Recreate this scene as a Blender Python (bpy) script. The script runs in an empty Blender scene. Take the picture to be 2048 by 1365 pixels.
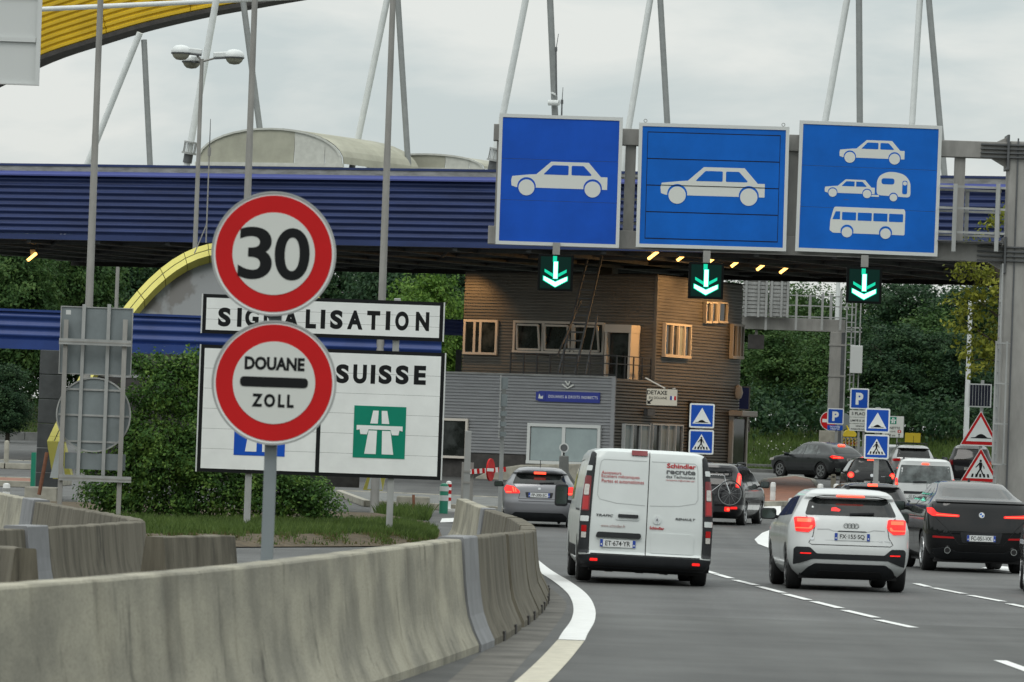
import bpy, bmesh, math, random
from mathutils import Vector, Matrix
SC = bpy.context.scene
COL = SC.collection
R = math.radians
random.seed(7)

# ------------------------------------------------------------------ camera, sky, sun, exposure
CAM_H, F_PX, CX, CY = 1.9, 11400.0, 1024.0, 682.5
PITCH, ROLL = math.atan(217.5 / 11400.0), 0.036
cam_d = bpy.data.cameras.new('camera')
cam_d.sensor_width = 36.0
cam_d.lens = 36.0 * F_PX / 2048.0
cam_d.clip_start, cam_d.clip_end = 0.5, 6000.0
cam_d.dof.use_dof = True
cam_d.dof.focus_distance = 125.0
cam_d.dof.aperture_fstop = 10.0
cam = bpy.data.objects.new('camera', cam_d)
COL.objects.link(cam)
cam.matrix_world = Matrix.Translation((0, 0, CAM_H)) @ Matrix.Rotation(R(90) + PITCH, 4, 'X') @ Matrix.Rotation(ROLL, 4, 'Z')
SC.camera = cam
CAM_M = cam.matrix_world.copy()

SUN_EL, SUN_AZ = 54.0, 205.0           # high veiled sun behind the camera, a little to the left
world = bpy.data.worlds.new('World')
SC.world = world
world.use_nodes = True
wn, wl = world.node_tree.nodes, world.node_tree.links
wn.clear()
w_out = wn.new('ShaderNodeOutputWorld')
sky = wn.new('ShaderNodeTexSky')
sky.sky_type = 'NISHITA'
sky.sun_disc = False
sky.sun_elevation = R(SUN_EL)
sky.sun_rotation = R(SUN_AZ)
bg_sky = wn.new('ShaderNodeBackground')
bg_sky.inputs['Strength'].default_value = 0.07
wl.new(sky.outputs[0], bg_sky.inputs['Color'])
tc = wn.new('ShaderNodeTexCoord')
sep = wn.new('ShaderNodeSeparateXYZ')
wl.new(tc.outputs['Generated'], sep.inputs[0])
mp = wn.new('ShaderNodeMapping')
mp.inputs['Scale'].default_value = (7.0, 7.0, 26.0)
mp.inputs['Location'].default_value = (3.1, 0.0, 1.4)
wl.new(tc.outputs['Generated'], mp.inputs['Vector'])
nz = wn.new('ShaderNodeTexNoise')
nz.inputs['Scale'].default_value = 1.6
nz.inputs['Detail'].default_value = 6.0
nz.inputs['Roughness'].default_value = 0.55
nz.inputs['Distortion'].default_value = 0.35
wl.new(mp.outputs[0], nz.inputs['Vector'])
rp = wn.new('ShaderNodeValToRGB')       # stratus: blue grey gaps to milky white
rp.color_ramp.elements[0].position = 0.38
rp.color_ramp.elements[0].color = (0.55, 0.612, 0.612, 1)
rp.color_ramp.elements[1].position = 0.57
rp.color_ramp.elements[1].color = (0.735, 0.757, 0.728, 1)
wl.new(nz.outputs['Fac'], rp.inputs['Fac'])
ov = wn.new('ShaderNodeMapRange')       # overcast luminance: brighter towards the zenith
ov.inputs['From Min'].default_value = 0.0
ov.inputs['From Max'].default_value = 1.0
ov.inputs['To Min'].default_value = 1.0
ov.inputs['To Max'].default_value = 2.3
wl.new(sep.outputs['Z'], ov.inputs['Value'])
bg_cl = wn.new('ShaderNodeBackground')
wl.new(rp.outputs[0], bg_cl.inputs['Color'])
wl.new(ov.outputs[0], bg_cl.inputs['Strength'])
wmix = wn.new('ShaderNodeMixShader')
wmix.inputs[0].default_value = 0.94
wl.new(bg_sky.outputs[0], wmix.inputs[1])
wl.new(bg_cl.outputs[0], wmix.inputs[2])
wl.new(wmix.outputs[0], w_out.inputs['Surface'])

sun_d = bpy.data.lights.new('sun', 'SUN')
sun_d.energy = 0.9
sun_d.angle = R(28)
sun_d.color = (1.0, 0.965, 0.91)
sun = bpy.data.objects.new('sun', sun_d)
COL.objects.link(sun)
sun.location = (-20, -40, 60)
sun_dir = Vector((math.sin(R(SUN_AZ)) * math.cos(R(SUN_EL)), math.cos(R(SUN_AZ)) * math.cos(R(SUN_EL)), math.sin(R(SUN_EL))))
sun.rotation_euler = sun_dir.to_track_quat('Z', 'Y').to_euler()

SC.view_settings.view_transform = 'Standard'
SC.view_settings.look = 'None'
SC.view_settings.exposure = 0.0
SC.view_settings.gamma = 1.0
SC.view_settings.use_curve_mapping = False
SC.render.engine = 'CYCLES'
SC.cycles.max_bounces = 8
SC.cycles.diffuse_bounces = 4
SC.cycles.glossy_bounces = 3
SC.cycles.transparent_max_bounces = 8
SC.cycles.caustics_reflective = False
SC.cycles.caustics_refractive = False
SC.cycles.use_denoising = True

# ------------------------------------------------------------------ where things stand
def terrain(y):
    t = max(0.0, y - 125.0)
    return 0.0125 * t * t / (t + 30.0) if y < 420 else terrain(419.9)

def ray(px, py):
    d = Vector(((px - CX) / F_PX, -(py - CY) / F_PX, -1.0))
    return (CAM_M.to_3x3() @ d)

def at(px, py, d):                       # the point seen at a pixel of the photograph, d metres ahead
    r = ray(px, py)
    return Vector((0, 0, CAM_H)) + r * (d / r.y)

def on_ground(px, py):
    r = ray(px, py)
    o = Vector((0, 0, CAM_H))
    y, step = 20.0, 1.0
    while y < 600:
        p = o + r * (y / r.y)
        if p.z <= terrain(y):
            break
        y += step
    lo, hi = y - step, y
    for _ in range(24):
        m = (lo + hi) / 2
        p = o + r * (m / r.y)
        if p.z <= terrain(m): hi = m
        else: lo = m
    p = o + r * (hi / r.y)
    p.z = terrain(hi)
    return p

def foot(px, py, d):                     # ground point below a pixel at distance d
    p = at(px, py, d)
    p.z = terrain(d)
    return p

def ppm(d):
    return F_PX / d

# ------------------------------------------------------------------ materials
MATS = {}
def mat(name, col, rough=0.6, metal=0.0, var=0.0, scale=4.0, stretch=(1, 1, 1), bump=0.0, bscale=40.0, emit=None, estr=0.0,
        coat=0.0, spec=0.5, col2=None, lo=0.35, hi=0.65, island=False, ramp_detail=5.0):
    if name in MATS: return MATS[name]
    m = bpy.data.materials.new(name)
    m.use_nodes = True
    n, l = m.node_tree.nodes, m.node_tree.links
    b = n['Principled BSDF']
    b.inputs['Base Color'].default_value = (*col, 1)
    b.inputs['Roughness'].default_value = rough
    b.inputs['Metallic'].default_value = metal
    b.inputs['Specular IOR Level'].default_value = spec
    b.inputs['Coat Weight'].default_value = coat
    b.inputs['Coat Roughness'].default_value = 0.06
    if emit:
        b.inputs['Emission Color'].default_value = (*emit, 1)
        b.inputs['Emission Strength'].default_value = estr
    if var or col2 or bump:
        t = n.new('ShaderNodeTexCoord'); mp = n.new('ShaderNodeMapping')
        mp.inputs['Scale'].default_value = stretch
        l.new(t.outputs['Object'], mp.inputs['Vector'])
    if var or col2:
        z = n.new('ShaderNodeTexNoise')
        z.inputs['Scale'].default_value = scale
        z.inputs['Detail'].default_value = ramp_detail
        z.inputs['Roughness'].default_value = 0.6
        l.new(mp.outputs[0], z.inputs['Vector'])
        r = n.new('ShaderNodeValToRGB')
        a = col2 if col2 else tuple(c * (1 - var) for c in col)
        c = col if col2 else tuple(min(1, c * (1 + var)) for c in col)
        r.color_ramp.elements[0].position = lo; r.color_ramp.elements[0].color = (*a, 1)
        r.color_ramp.elements[1].position = hi; r.color_ramp.elements[1].color = (*c, 1)
        l.new(z.outputs['Fac'], r.inputs['Fac'])
        l.new(r.outputs[0], b.inputs['Base Color'])
        rr = n.new('ShaderNodeMapRange')
        rr.inputs['To Min'].default_value = min(1, rough * 1.15); rr.inputs['To Max'].default_value = rough * 0.85
        l.new(z.outputs['Fac'], rr.inputs['Value']); l.new(rr.outputs[0], b.inputs['Roughness'])
    if bump:
        z2 = n.new('ShaderNodeTexNoise'); z2.inputs['Scale'].default_value = bscale; z2.inputs['Detail'].default_value = 6
        l.new(mp.outputs[0], z2.inputs['Vector'])
        bp = n.new('ShaderNodeBump'); bp.inputs['Strength'].default_value = bump; bp.inputs['Distance'].default_value = 0.02
        l.new(z2.outputs['Fac'], bp.inputs['Height']); l.new(bp.outputs[0], b.inputs['Normal'])
    MATS[name] = m
    return m

def leaf_mat(name, a, c, d, nscale=0.7):
    m = bpy.data.materials.new(name); m.use_nodes = True
    n, l = m.node_tree.nodes, m.node_tree.links
    n.clear()
    out = n.new('ShaderNodeOutputMaterial'); mix = n.new('ShaderNodeMixShader')
    df = n.new('ShaderNodeBsdfPrincipled'); tr = n.new('ShaderNodeBsdfTranslucent')
    df.inputs['Roughness'].default_value = 0.6; df.inputs['Specular IOR Level'].default_value = 0.18
    g = n.new('ShaderNodeNewGeometry'); r = n.new('ShaderNodeValToRGB')
    t = n.new('ShaderNodeTexCoord'); z = n.new('ShaderNodeTexNoise'); z.inputs['Scale'].default_value = nscale; z.inputs['Detail'].default_value = 3
    l.new(t.outputs['Object'], z.inputs['Vector'])
    ad = n.new('ShaderNodeMath'); ad.operation = 'MULTIPLY_ADD'; ad.inputs[1].default_value = 0.30; 
    l.new(g.outputs['Random Per Island'], ad.inputs[0])
    sb = n.new('ShaderNodeMath'); sb.operation = 'MULTIPLY'; sb.inputs[1].default_value = 0.78
    l.new(z.outputs['Fac'], sb.inputs[0]); l.new(sb.outputs[0], ad.inputs[2])
    e = r.color_ramp.elements
    e[0].position = 0.22; e[0].color = (*a, 1)
    e[1].position = 0.80; e[1].color = (*d, 1)
    k = e.new(0.52); k.color = (*c, 1)
    l.new(ad.outputs[0], r.inputs['Fac'])
    l.new(r.outputs[0], df.inputs['Base Color']); l.new(r.outputs[0], tr.inputs['Color'])
    mix.inputs[0].default_value = 0.28
    l.new(df.outputs[0], mix.inputs[1]); l.new(tr.outputs[0], mix.inputs[2]); l.new(mix.outputs[0], out.inputs[0])
    MATS[name] = m
    return m

def sheeting(name, col, var=.05, scale=2): return mat(name, col, 0.5, var=var, scale=scale, spec=0.18)
M = dict(
    galv=mat('galvanised steel', (0.36, 0.37, 0.365), 0.5, 0.35, var=0.14, scale=3, stretch=(1, 1, 0.4)),
    steel=mat('painted grey steel', (0.29, 0.285, 0.27), 0.55, 0.1, var=0.22, scale=1.6, stretch=(1, 1, 0.35)),
    steel_dark=mat('dark grey steel', (0.10, 0.105, 0.11), 0.5, 0.2, var=0.15),
    white=sheeting('white reflective sheeting', (0.76, 0.785, 0.775), .05, 1.5),
    sign_grey=mat('off white reflective print', (0.62, 0.64, 0.61), 0.45),
    frame_white=mat('pale aluminium edging', (0.60, 0.62, 0.615), 0.4, 0.2),
    black=mat('black print', (0.010, 0.011, 0.012), 0.6, spec=0.15),
    red=sheeting('traffic red', (0.52, 0.012, 0.014)),
    blue=sheeting('motorway sign blue', (0.008, 0.080, 0.47), .10, .9),
    blue2=sheeting('lighter sign blue', (0.004, 0.115, 0.50), .10, .9),
    blue_small=sheeting('small sign blue', (0.012, 0.080, 0.44)),
    blue_navy=mat('office plaque blue', (0.02, 0.035, 0.25), 0.4),
    green=sheeting('motorway sign green', (0.004, 0.21, 0.135)),
    back=mat('sign back grey', (0.19, 0.22, 0.23), 0.55, 0.15, var=0.12, scale=2),
    fascia=mat('canopy blue cladding', (0.021, 0.037, 0.120), 0.42, spec=.4, var=0.22, scale=0.9, stretch=(0.35, 1, 2.5)),
    fascia_lit=mat('canopy lit trim', (0.060, 0.080, 0.27), 0.45),  # fascia blue made lighter: light on the sloped ledge put into the colour
    band=mat('kiosk blue cladding', (0.018, 0.048, 0.20), 0.42, spec=.4, var=0.15, scale=0.9),
    band_pale=mat('pale blue cladding', (0.10, 0.14, 0.44), 0.42),
    coping=mat('weathered grey coping', (0.24, 0.245, 0.24), 0.7, var=0.3, scale=1.5, stretch=(1, 1, 4)),
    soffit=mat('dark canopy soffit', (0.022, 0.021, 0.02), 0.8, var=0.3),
    yellow=mat('yellow cladding', (0.55, 0.36, 0.012), 0.45, var=0.12, scale=0.7),
    yellow_arch=mat('lemon yellow panels', (0.66, 0.60, 0.13), 0.45, var=0.06, scale=1.2),
    yellow_board=mat('matt yellow board', (0.62, 0.47, 0.03), 0.6),
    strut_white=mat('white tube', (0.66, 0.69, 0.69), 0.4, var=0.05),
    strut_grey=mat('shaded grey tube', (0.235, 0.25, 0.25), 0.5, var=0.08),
    vault=mat('fibreglass vault', (0.36, 0.36, 0.29), 0.5, var=0.15, scale=0.8),
    vault_pale=mat('pale vault panel', (0.50, 0.51, 0.47), 0.5, var=0.08),
    shell=mat('stained grey membrane', (0.105, 0.118, 0.124), 0.4, col2=(0.042, 0.042, 0.038), lo=0.46, hi=0.50, scale=0.55, stretch=(1, 1, 0.5), var=0.1),
    clad=mat('shaded steel cladding', (0.145, 0.138, 0.122), 0.45, 0.2, var=0.12, scale=1.2, stretch=(0.6, 0.6, 3)),  # darker copy of the cladding, canopy shade put into the colour
    clad_daylit=mat('daylit steel cladding', (0.275, 0.282, 0.295), 0.42, 0.25, var=0.08, scale=1.2, stretch=(0.6, 0.6, 3)),  # paler copy of the cladding, daylight on the lower front put into the colour
    frame=mat('cream window frame', (0.60, 0.56, 0.50), 0.5),
    glass=mat('dark window glass', (0.050, 0.055, 0.055), 0.06, spec=0.5, col2=(.010, .012, .012), scale=1.3, lo=.45, hi=.62),  # paler noise patches paint reflections into the glass colour
    frosted=mat('frosted window glass', (0.30, 0.36, 0.37), 0.25, var=0.08, scale=1.5),
    plinth=mat('dark plinth', (0.045, 0.042, 0.04), 0.8, var=0.2),
    concrete=mat('concrete', (0.33, 0.315, 0.265), 0.85, var=0.2, scale=2.5, bump=0.3),
    concrete_dark=mat('dark concrete', (0.14, 0.145, 0.14), 0.85, var=0.2, scale=2, bump=0.2),
    rust=mat('rusty steel', (0.16, 0.065, 0.035), 0.8, var=0.3),
    rail=mat('black railing paint', (0.02, 0.02, 0.021), 0.5),
    rubber=mat('tyre rubber', (0.014, 0.014, 0.015), 0.75, var=0.2, bump=0.2),
    under=mat('underbody', (0.008, 0.008, 0.009), 0.8),
    plast=mat('dark bumper plastic', (0.022, 0.024, 0.027), 0.6, spec=.3, var=0.15),
    chrome=mat('chrome', (0.55, 0.56, 0.57), 0.18, 1.0),
    alloy=mat('alloy rim', (0.42, 0.43, 0.44), 0.3, 0.8),
    alloy_dark=mat('dark alloy rim', (0.06, 0.062, 0.065), 0.35, 0.6),
    plate=mat('number plate white', (0.66, 0.68, 0.68), 0.4),
    plate_blue=mat('plate blue band', (0.015, 0.055, 0.34), 0.4),
    plate_grey=mat('dirty plate', (0.42, 0.41, 0.39), 0.5),
    lens=mat('red lens', (0.28, 0.006, 0.008), 0.12, spec=0.6, emit=(1, 0.02, 0.02), estr=0.10),
    lens_dim=mat('dark red lens', (0.17, 0.008, 0.012), 0.12, spec=0.6),
    lens_on=mat('lit red lens', (0.5, 0.01, 0.01), 0.2, emit=(1.0, 0.022, 0.018), estr=0.95),
    lens_hot=mat('brake lamp', (0.8, 0.05, 0.02), 0.2, emit=(1.0, 0.065, 0.03), estr=2.8),
    lens_clear=mat('clear lens', (0.55, 0.53, 0.50), 0.12, var=0.15, scale=25),
    amber=mat('amber lens', (0.7, 0.2, 0.01), 0.2, emit=(1, 0.4, 0.03), estr=1.2),
    led_green=mat('green signal', (0.1, 0.9, 0.6), 0.3, emit=(0.34, 1.0, 0.76), estr=3.6),
    led_glow=mat('green signal glow', (0.0, 0.5, 0.3), 0.3, emit=(0.0, 0.62, 0.36), estr=0.62),
    tube_on=mat('lit canopy lamp', (1, 0.7, 0.3), 0.3, emit=(1.0, 0.50, 0.12), estr=4.2),
    post_white=mat('white plastic', (0.62, 0.63, 0.62), 0.5, var=0.1, scale=6),
    post_green=mat('green plastic', (0.01, 0.23, 0.14), 0.45),
    orange=mat('orange plastic', (0.70, 0.10, 0.015), 0.5),
    island_red=mat('worn red paving', (0.20, 0.085, 0.05), 0.7, var=0.3, scale=2),
    clamp=mat('weathered clamp steel', (0.20, 0.205, 0.215), 0.65, 0.1, var=0.15, scale=2),
    paint=mat('road paint', (0.72, 0.73, 0.72), 0.6, var=0.06, scale=5, bump=0.2, bscale=60),
    paint_old=mat('aged road paint', (0.50, 0.47, 0.38), 0.7, var=0.12, scale=5, bump=0.2, bscale=60),
    bark=mat('bark', (0.055, 0.045, 0.035), 0.9, var=0.3, scale=3, stretch=(1, 1, 0.3)),
)
def road_mats():
    # asphalt: fine aggregate, wheel-polished bands, damp sheen
    m = mat('asphalt', (0.076, 0.078, 0.077), 0.62, var=0.14, scale=0.35, bump=0.25, bscale=90, spec=0.35)
    n, l = m.node_tree.nodes, m.node_tree.links
    b = n['Principled BSDF']
    src = b.inputs['Base Color'].links[0].from_socket
    t = n.new('ShaderNodeTexCoord'); z = n.new('ShaderNodeTexNoise'); z.inputs['Scale'].default_value = 22; z.inputs['Detail'].default_value = 8
    l.new(t.outputs['Object'], z.inputs['Vector'])
    mr = n.new('ShaderNodeMapRange'); mr.inputs['From Min'].default_value = 0.3; mr.inputs['From Max'].default_value = 0.7
    mr.inputs['To Min'].default_value = 0.66; mr.inputs['To Max'].default_value = 1.34
    l.new(z.outputs['Fac'], mr.inputs['Value'])
    mx = n.new('ShaderNodeVectorMath'); mx.operation = 'SCALE'
    l.new(src, mx.inputs[0]); l.new(mr.outputs[0], mx.inputs['Scale']); l.new(mx.outputs[0], b.inputs['Base Color'])
    M['asphalt'] = m
    def wear(m):                           # wheel tracks and drips drawn out along the lanes
        n, l = m.node_tree.nodes, m.node_tree.links
        b = n['Principled BSDF']; src = b.inputs['Base Color'].links[0].from_socket
        t = n.new('ShaderNodeTexCoord'); mp = n.new('ShaderNodeMapping'); mp.inputs['Scale'].default_value = (1.1, .045, 1); mp.inputs['Rotation'].default_value = (0, 0, R(4))
        l.new(t.outputs['Object'], mp.inputs[0])
        z = n.new('ShaderNodeTexNoise'); z.inputs['Scale'].default_value = 1.0; z.inputs['Detail'].default_value = 5; l.new(mp.outputs[0], z.inputs['Vector'])
        z2 = n.new('ShaderNodeTexNoise'); z2.inputs['Scale'].default_value = .12; z2.inputs['Detail'].default_value = 4; l.new(t.outputs['Object'], z2.inputs['Vector'])
        a = n.new('ShaderNodeMath'); a.operation = 'ADD'; l.new(z.outputs['Fac'], a.inputs[0]); l.new(z2.outputs['Fac'], a.inputs[1])
        mr = n.new('ShaderNodeMapRange'); mr.inputs['From Min'].default_value = .75; mr.inputs['From Max'].default_value = 1.25; mr.inputs['To Min'].default_value = .72; mr.inputs['To Max'].default_value = 1.28
        l.new(a.outputs[0], mr.inputs['Value'])
        mx = n.new('ShaderNodeVectorMath'); mx.operation = 'SCALE'; l.new(src, mx.inputs[0]); l.new(mr.outputs[0], mx.inputs['Scale']); l.new(mx.outputs[0], b.inputs['Base Color'])
    wear(m)
    M['asphalt2'] = mat('older asphalt', (0.058, 0.060, 0.058), 0.62, var=0.16, scale=0.5, bump=0.25, bscale=90, spec=0.35)
    wear(M['asphalt2'])
    M['gutter'] = mat('dirty gutter', (0.105, 0.10, 0.088), 0.8, var=0.35, scale=1.2, bump=0.3)
    M['under_tar'] = mat('tar seam', (.035, .035, .035), .5)
    M['soil'] = mat('soil', (0.075, 0.055, 0.03), 0.95, var=0.4, scale=6, bump=0.6, bscale=30)
    M['turf'] = mat('turf base', (0.035, 0.055, 0.015), 0.95, col2=(0.06, 0.05, 0.025), lo=0.35, hi=0.5, scale=1.5)
    # cast concrete: vertical water streaks, soot, mossy top
    m = mat('cast barrier concrete', (0.375, 0.36, 0.30), 0.9, col2=(0.235, 0.222, 0.18), lo=0.26, hi=0.50, scale=1.6, stretch=(2.2, 1.3, 0.20), bump=0.25, bscale=35)
    n, l = m.node_tree.nodes, m.node_tree.links
    b = n['Principled BSDF']
    src = b.inputs['Base Color'].links[0].from_socket
    t = n.new('ShaderNodeTexCoord'); z = n.new('ShaderNodeTexNoise'); z.inputs['Scale'].default_value = 1.0; z.inputs['Detail'].default_value = 7
    mp2 = n.new('ShaderNodeMapping'); mp2.inputs['Scale'].default_value = (0.9, 0.9, 1.6)
    l.new(t.outputs['Object'], mp2.inputs[0]); l.new(mp2.outputs[0], z.inputs['Vector'])
    r = n.new('ShaderNodeValToRGB')
    r.color_ramp.elements[0].position = 0.38; r.color_ramp.elements[0].color = (0.68, 0.675, 0.655, 1)
    r.color_ramp.elements[1].position = 0.60; r.color_ramp.elements[1].color = (1.08, 1.06, 1.0, 1)
    l.new(z.outputs['Fac'], r.inputs['Fac'])
    mu = n.new('ShaderNodeVectorMath'); mu.operation = 'MULTIPLY'
    l.new(src, mu.inputs[0]); l.new(r.outputs[0], mu.inputs[1]); l.new(mu.outputs[0], b.inputs['Base Color'])
    z3 = n.new('ShaderNodeTexNoise'); z3.inputs['Scale'].default_value = 55; z3.inputs['Detail'].default_value = 4; l.new(t.outputs['Object'], z3.inputs['Vector'])
    m3 = n.new('ShaderNodeMapRange'); m3.inputs['From Min'].default_value = .32; m3.inputs['From Max'].default_value = .55; m3.inputs['To Min'].default_value = .72; m3.inputs['To Max'].default_value = 1.04
    l.new(z3.outputs['Fac'], m3.inputs['Value'])
    sc3 = n.new('ShaderNodeVectorMath'); sc3.operation = 'SCALE'; l.new(mu.outputs[0], sc3.inputs[0]); l.new(m3.outputs[0], sc3.inputs['Scale']); l.new(sc3.outputs[0], b.inputs['Base Color'])
    def streaks(m, dark, sx):              # sharp black water runs
        n, l = m.node_tree.nodes, m.node_tree.links
        b = n['Principled BSDF']; src = b.inputs['Base Color'].links[0].from_socket
        t = n.new('ShaderNodeTexCoord'); mp = n.new('ShaderNodeMapping'); mp.inputs['Scale'].default_value = (sx, sx * .45, .5)
        l.new(t.outputs['Object'], mp.inputs[0])
        z = n.new('ShaderNodeTexNoise'); z.inputs['Scale'].default_value = 1.0; z.inputs['Detail'].default_value = 7; z.inputs['Roughness'].default_value = .7; l.new(mp.outputs[0], z.inputs['Vector'])
        mr = n.new('ShaderNodeMapRange'); mr.inputs['From Min'].default_value = .57; mr.inputs['From Max'].default_value = .70; mr.inputs['To Min'].default_value = 1.0; mr.inputs['To Max'].default_value = dark
        l.new(z.outputs['Fac'], mr.inputs['Value'])
        s_ = n.new('ShaderNodeVectorMath'); s_.operation = 'SCALE'; l.new(src, s_.inputs[0]); l.new(mr.outputs[0], s_.inputs['Scale']); l.new(s_.outputs[0], b.inputs['Base Color'])
    streaks(m, .38, 7)
    M['cast'] = m
    m2 = mat('mossy block concrete', (0.155, 0.14, 0.105), 0.95, col2=(0.06, 0.053, 0.037), lo=0.28, hi=0.62, scale=2.2, stretch=(2.4, 1.8, 0.22), bump=0.3, bscale=35)
    streaks(m2, .4, 9)
    M['mossy'] = m2
    M['paint_white_car'] = mat('white car paint', (0.60, 0.62, 0.62), 0.35, spec=.2, coat=0.7, var=0.025, scale=2)
    M['paint_van'] = mat('white van paint', (0.62, 0.655, 0.65), 0.4, spec=.2, coat=0.5, var=0.04, scale=1.5)
    M['paint_black'] = mat('black car paint', (0.006, 0.0065, 0.0075), 0.4, spec=.05, coat=0.9)
    M['paint_grey'] = mat('grey metallic paint', (0.21, 0.214, 0.23), 0.36, 0.4, spec=.2, coat=0.8)
    M['paint_graphite'] = mat('graphite metallic paint', (0.045, 0.049, 0.052), 0.38, 0.35, spec=.1, coat=0.9)
    M['paint_dark'] = mat('dark metallic paint', (0.018, 0.018, 0.021), 0.38, 0.3, spec=.1, coat=0.9)
    M['paint_silver'] = mat('silver metallic paint', (0.36, 0.37, 0.375), 0.35, 0.5, coat=0.8)
    M['car_glass'] = mat('car glass', (0.022, 0.025, 0.025), 0.05, spec=0.4, col2=(.006, .007, .007), scale=2.2, stretch=(1, 1, 1.4), lo=.42, hi=.60)
    M['car_glass_pale'] = mat('hazy car glass', (0.10, 0.115, 0.115), 0.12, spec=0.6, var=0.6, scale=3)
    M['mirror'] = mat('mirror glass', (0.16, 0.19, 0.19), 0.08, 1.0)
road_mats()

# ------------------------------------------------------------------ mesh helpers
class MB:
    def __init__(s): s.v, s.f = [], []
    def add(s, vs, fs):
        o = len(s.v); s.v += [tuple(v) for v in vs]; s.f += [tuple(i + o for i in f) for f in fs]; return s
    def box(s, x0, x1, y0, y1, z0, z1):
        return s.add([(x0, y0, z0), (x1, y0, z0), (x1, y1, z0), (x0, y1, z0), (x0, y0, z1), (x1, y0, z1), (x1, y1, z1), (x0, y1, z1)],
                     [(0, 3, 2, 1), (4, 5, 6, 7), (0, 1, 5, 4), (1, 2, 6, 5), (2, 3, 7, 6), (3, 0, 4, 7)])
    def bar(s, p, q, w, h=None):          # rectangular bar from p to q
        p, q = Vector(p), Vector(q); h = h or w
        d = (q - p).normalized()
        up = Vector((0, 0, 1)) if abs(d.z) < 0.95 else Vector((0, 1, 0))
        a = d.cross(up).normalized() * (w / 2); b = a.cross(d).normalized() * (h / 2)
        vs = [c + e for c in (p, q) for e in (-a - b, a - b, a + b, -a + b)]
        return s.add(vs, [(0, 3, 2, 1), (4, 5, 6, 7), (0, 1, 5, 4), (1, 2, 6, 5), (2, 3, 7, 6), (3, 0, 4, 7)])
    def tube(s, p, q, r0, r1=None, n=10):
        p, q = Vector(p), Vector(q); r1 = r0 if r1 is None else r1
        d = (q - p).normalized()
        up = Vector((0, 0, 1)) if abs(d.z) < 0.95 else Vector((0, 1, 0))
        a = d.cross(up).normalized(); b = a.cross(d).normalized()
        vs = []
        for c, r in ((p, r0), (q, r1)):
            for i in range(n):
                t = 2 * math.pi * i / n
                vs.append(c + a * (r * math.cos(t)) + b * (r * math.sin(t)))
        fs = [(i, (i + 1) % n, n + (i + 1) % n, n + i) for i in range(n)]
        fs += [tuple(range(n - 1, -1, -1)), tuple(range(n, 2 * n))]
        return s.add(vs, fs)
    def path(s, pts, r, n=8):
        for a, b in zip(pts, pts[1:]): s.tube(a, b, r, r, n)
        return s
    def prism(s, poly, y0, y1):           # polygon in (x, z), from y0 (front) to y1
        n = len(poly)
        a = sum(poly[i][0] * poly[(i + 1) % n][1] - poly[(i + 1) % n][0] * poly[i][1] for i in range(n))
        if a < 0: poly = poly[::-1]
        vs = [(x, y0, z) for x, z in poly] + [(x, y1, z) for x, z in poly]
        fs = [tuple(range(n)), tuple(range(2 * n - 1, n - 1, -1))]
        fs += [(i, n + i, n + (i + 1) % n, (i + 1) % n) for i in range(n)]
        return s.add(vs, fs)
    def ring(s, cx, cz, ri, ro, y0, y1, n=48):
        vs, fs = [], []
        for i in range(n):
            t = 2 * math.pi * i / n; c, d = math.cos(t), math.sin(t)
            vs += [(cx + ri * c, y0, cz + ri * d), (cx + ro * c, y0, cz + ro * d), (cx + ro * c, y1, cz + ro * d), (cx + ri * c, y1, cz + ri * d)]
        for i in range(n):
            a, b = 4 * i, 4 * ((i + 1) % n)
            for k in range(4):
                fs.append((a + k, a + (k + 1) % 4, b + (k + 1) % 4, b + k))
        return s.add(vs, fs)
    def lathe(s, prof, c=(0, 0, 0), n=16, axis='Z', cap=True):   # profile of (r, h)
        vs, fs = [], []
        for r, h in prof:
            for i in range(n):
                t = 2 * math.pi * i / n
                if axis == 'Z': vs.append((c[0] + r * math.cos(t), c[1] + r * math.sin(t), c[2] + h))
                else: vs.append((c[0] + h, c[1] + r * math.cos(t), c[2] + r * math.sin(t)))
        for j in range(len(prof) - 1):
            for i in range(n):
                fs.append((j * n + i, j * n + (i + 1) % n, (j + 1) * n + (i + 1) % n, (j + 1) * n + i))
        if cap: fs += [tuple(range(n - 1, -1, -1)), tuple(range((len(prof) - 1) * n, len(prof) * n))]
        return s.add(vs, fs)
    def build(s, name, m, parent=None, bevel=0.0, smooth=False, loc=None, fix=False):
        me = bpy.data.meshes.new(name)
        me.from_pydata(s.v, [], s.f)
        if bevel or fix:
            bm = bmesh.new(); bm.from_mesh(me)
            bmesh.ops.recalc_face_normals(bm, faces=bm.faces)
            if bevel:
                es = [e for e in bm.edges if len(e.link_faces) == 2 and e.calc_face_angle(0) > 0.5]
                bmesh.ops.bevel(bm, geom=es, offset=bevel, segments=2, affect='EDGES', profile=0.5, clamp_overlap=True)
            bm.to_mesh(me); bm.free()
        me.materials.append(M[m] if isinstance(m, str) else m)
        if smooth: smooth_mesh(me, smooth if isinstance(smooth, float) else 0.6)
        o = bpy.data.objects.new(name, me)
        COL.objects.link(o)
        if parent: o.parent = parent
        if loc: o.location = loc
        return o

def smooth_mesh(me, ang=0.6):
    for p in me.polygons: p.use_smooth = True
    try: me.set_sharp_from_angle(angle=ang)
    except Exception: pass

def tag(o, label=None, cat=None, group=None, kind=None):
    if label: o['label'] = label
    if cat: o['category'] = cat
    if group: o['group'] = group
    if kind: o['kind'] = kind
    return o

def thing(name, label, cat, loc=(0, 0, 0), rz=0.0, group=None):
    o = bpy.data.objects.new(name, None)
    o.empty_display_size = 0.2
    COL.objects.link(o)
    o.location = loc; o.rotation_euler = (0, 0, rz)
    return tag(o, label, cat, group)

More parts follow.
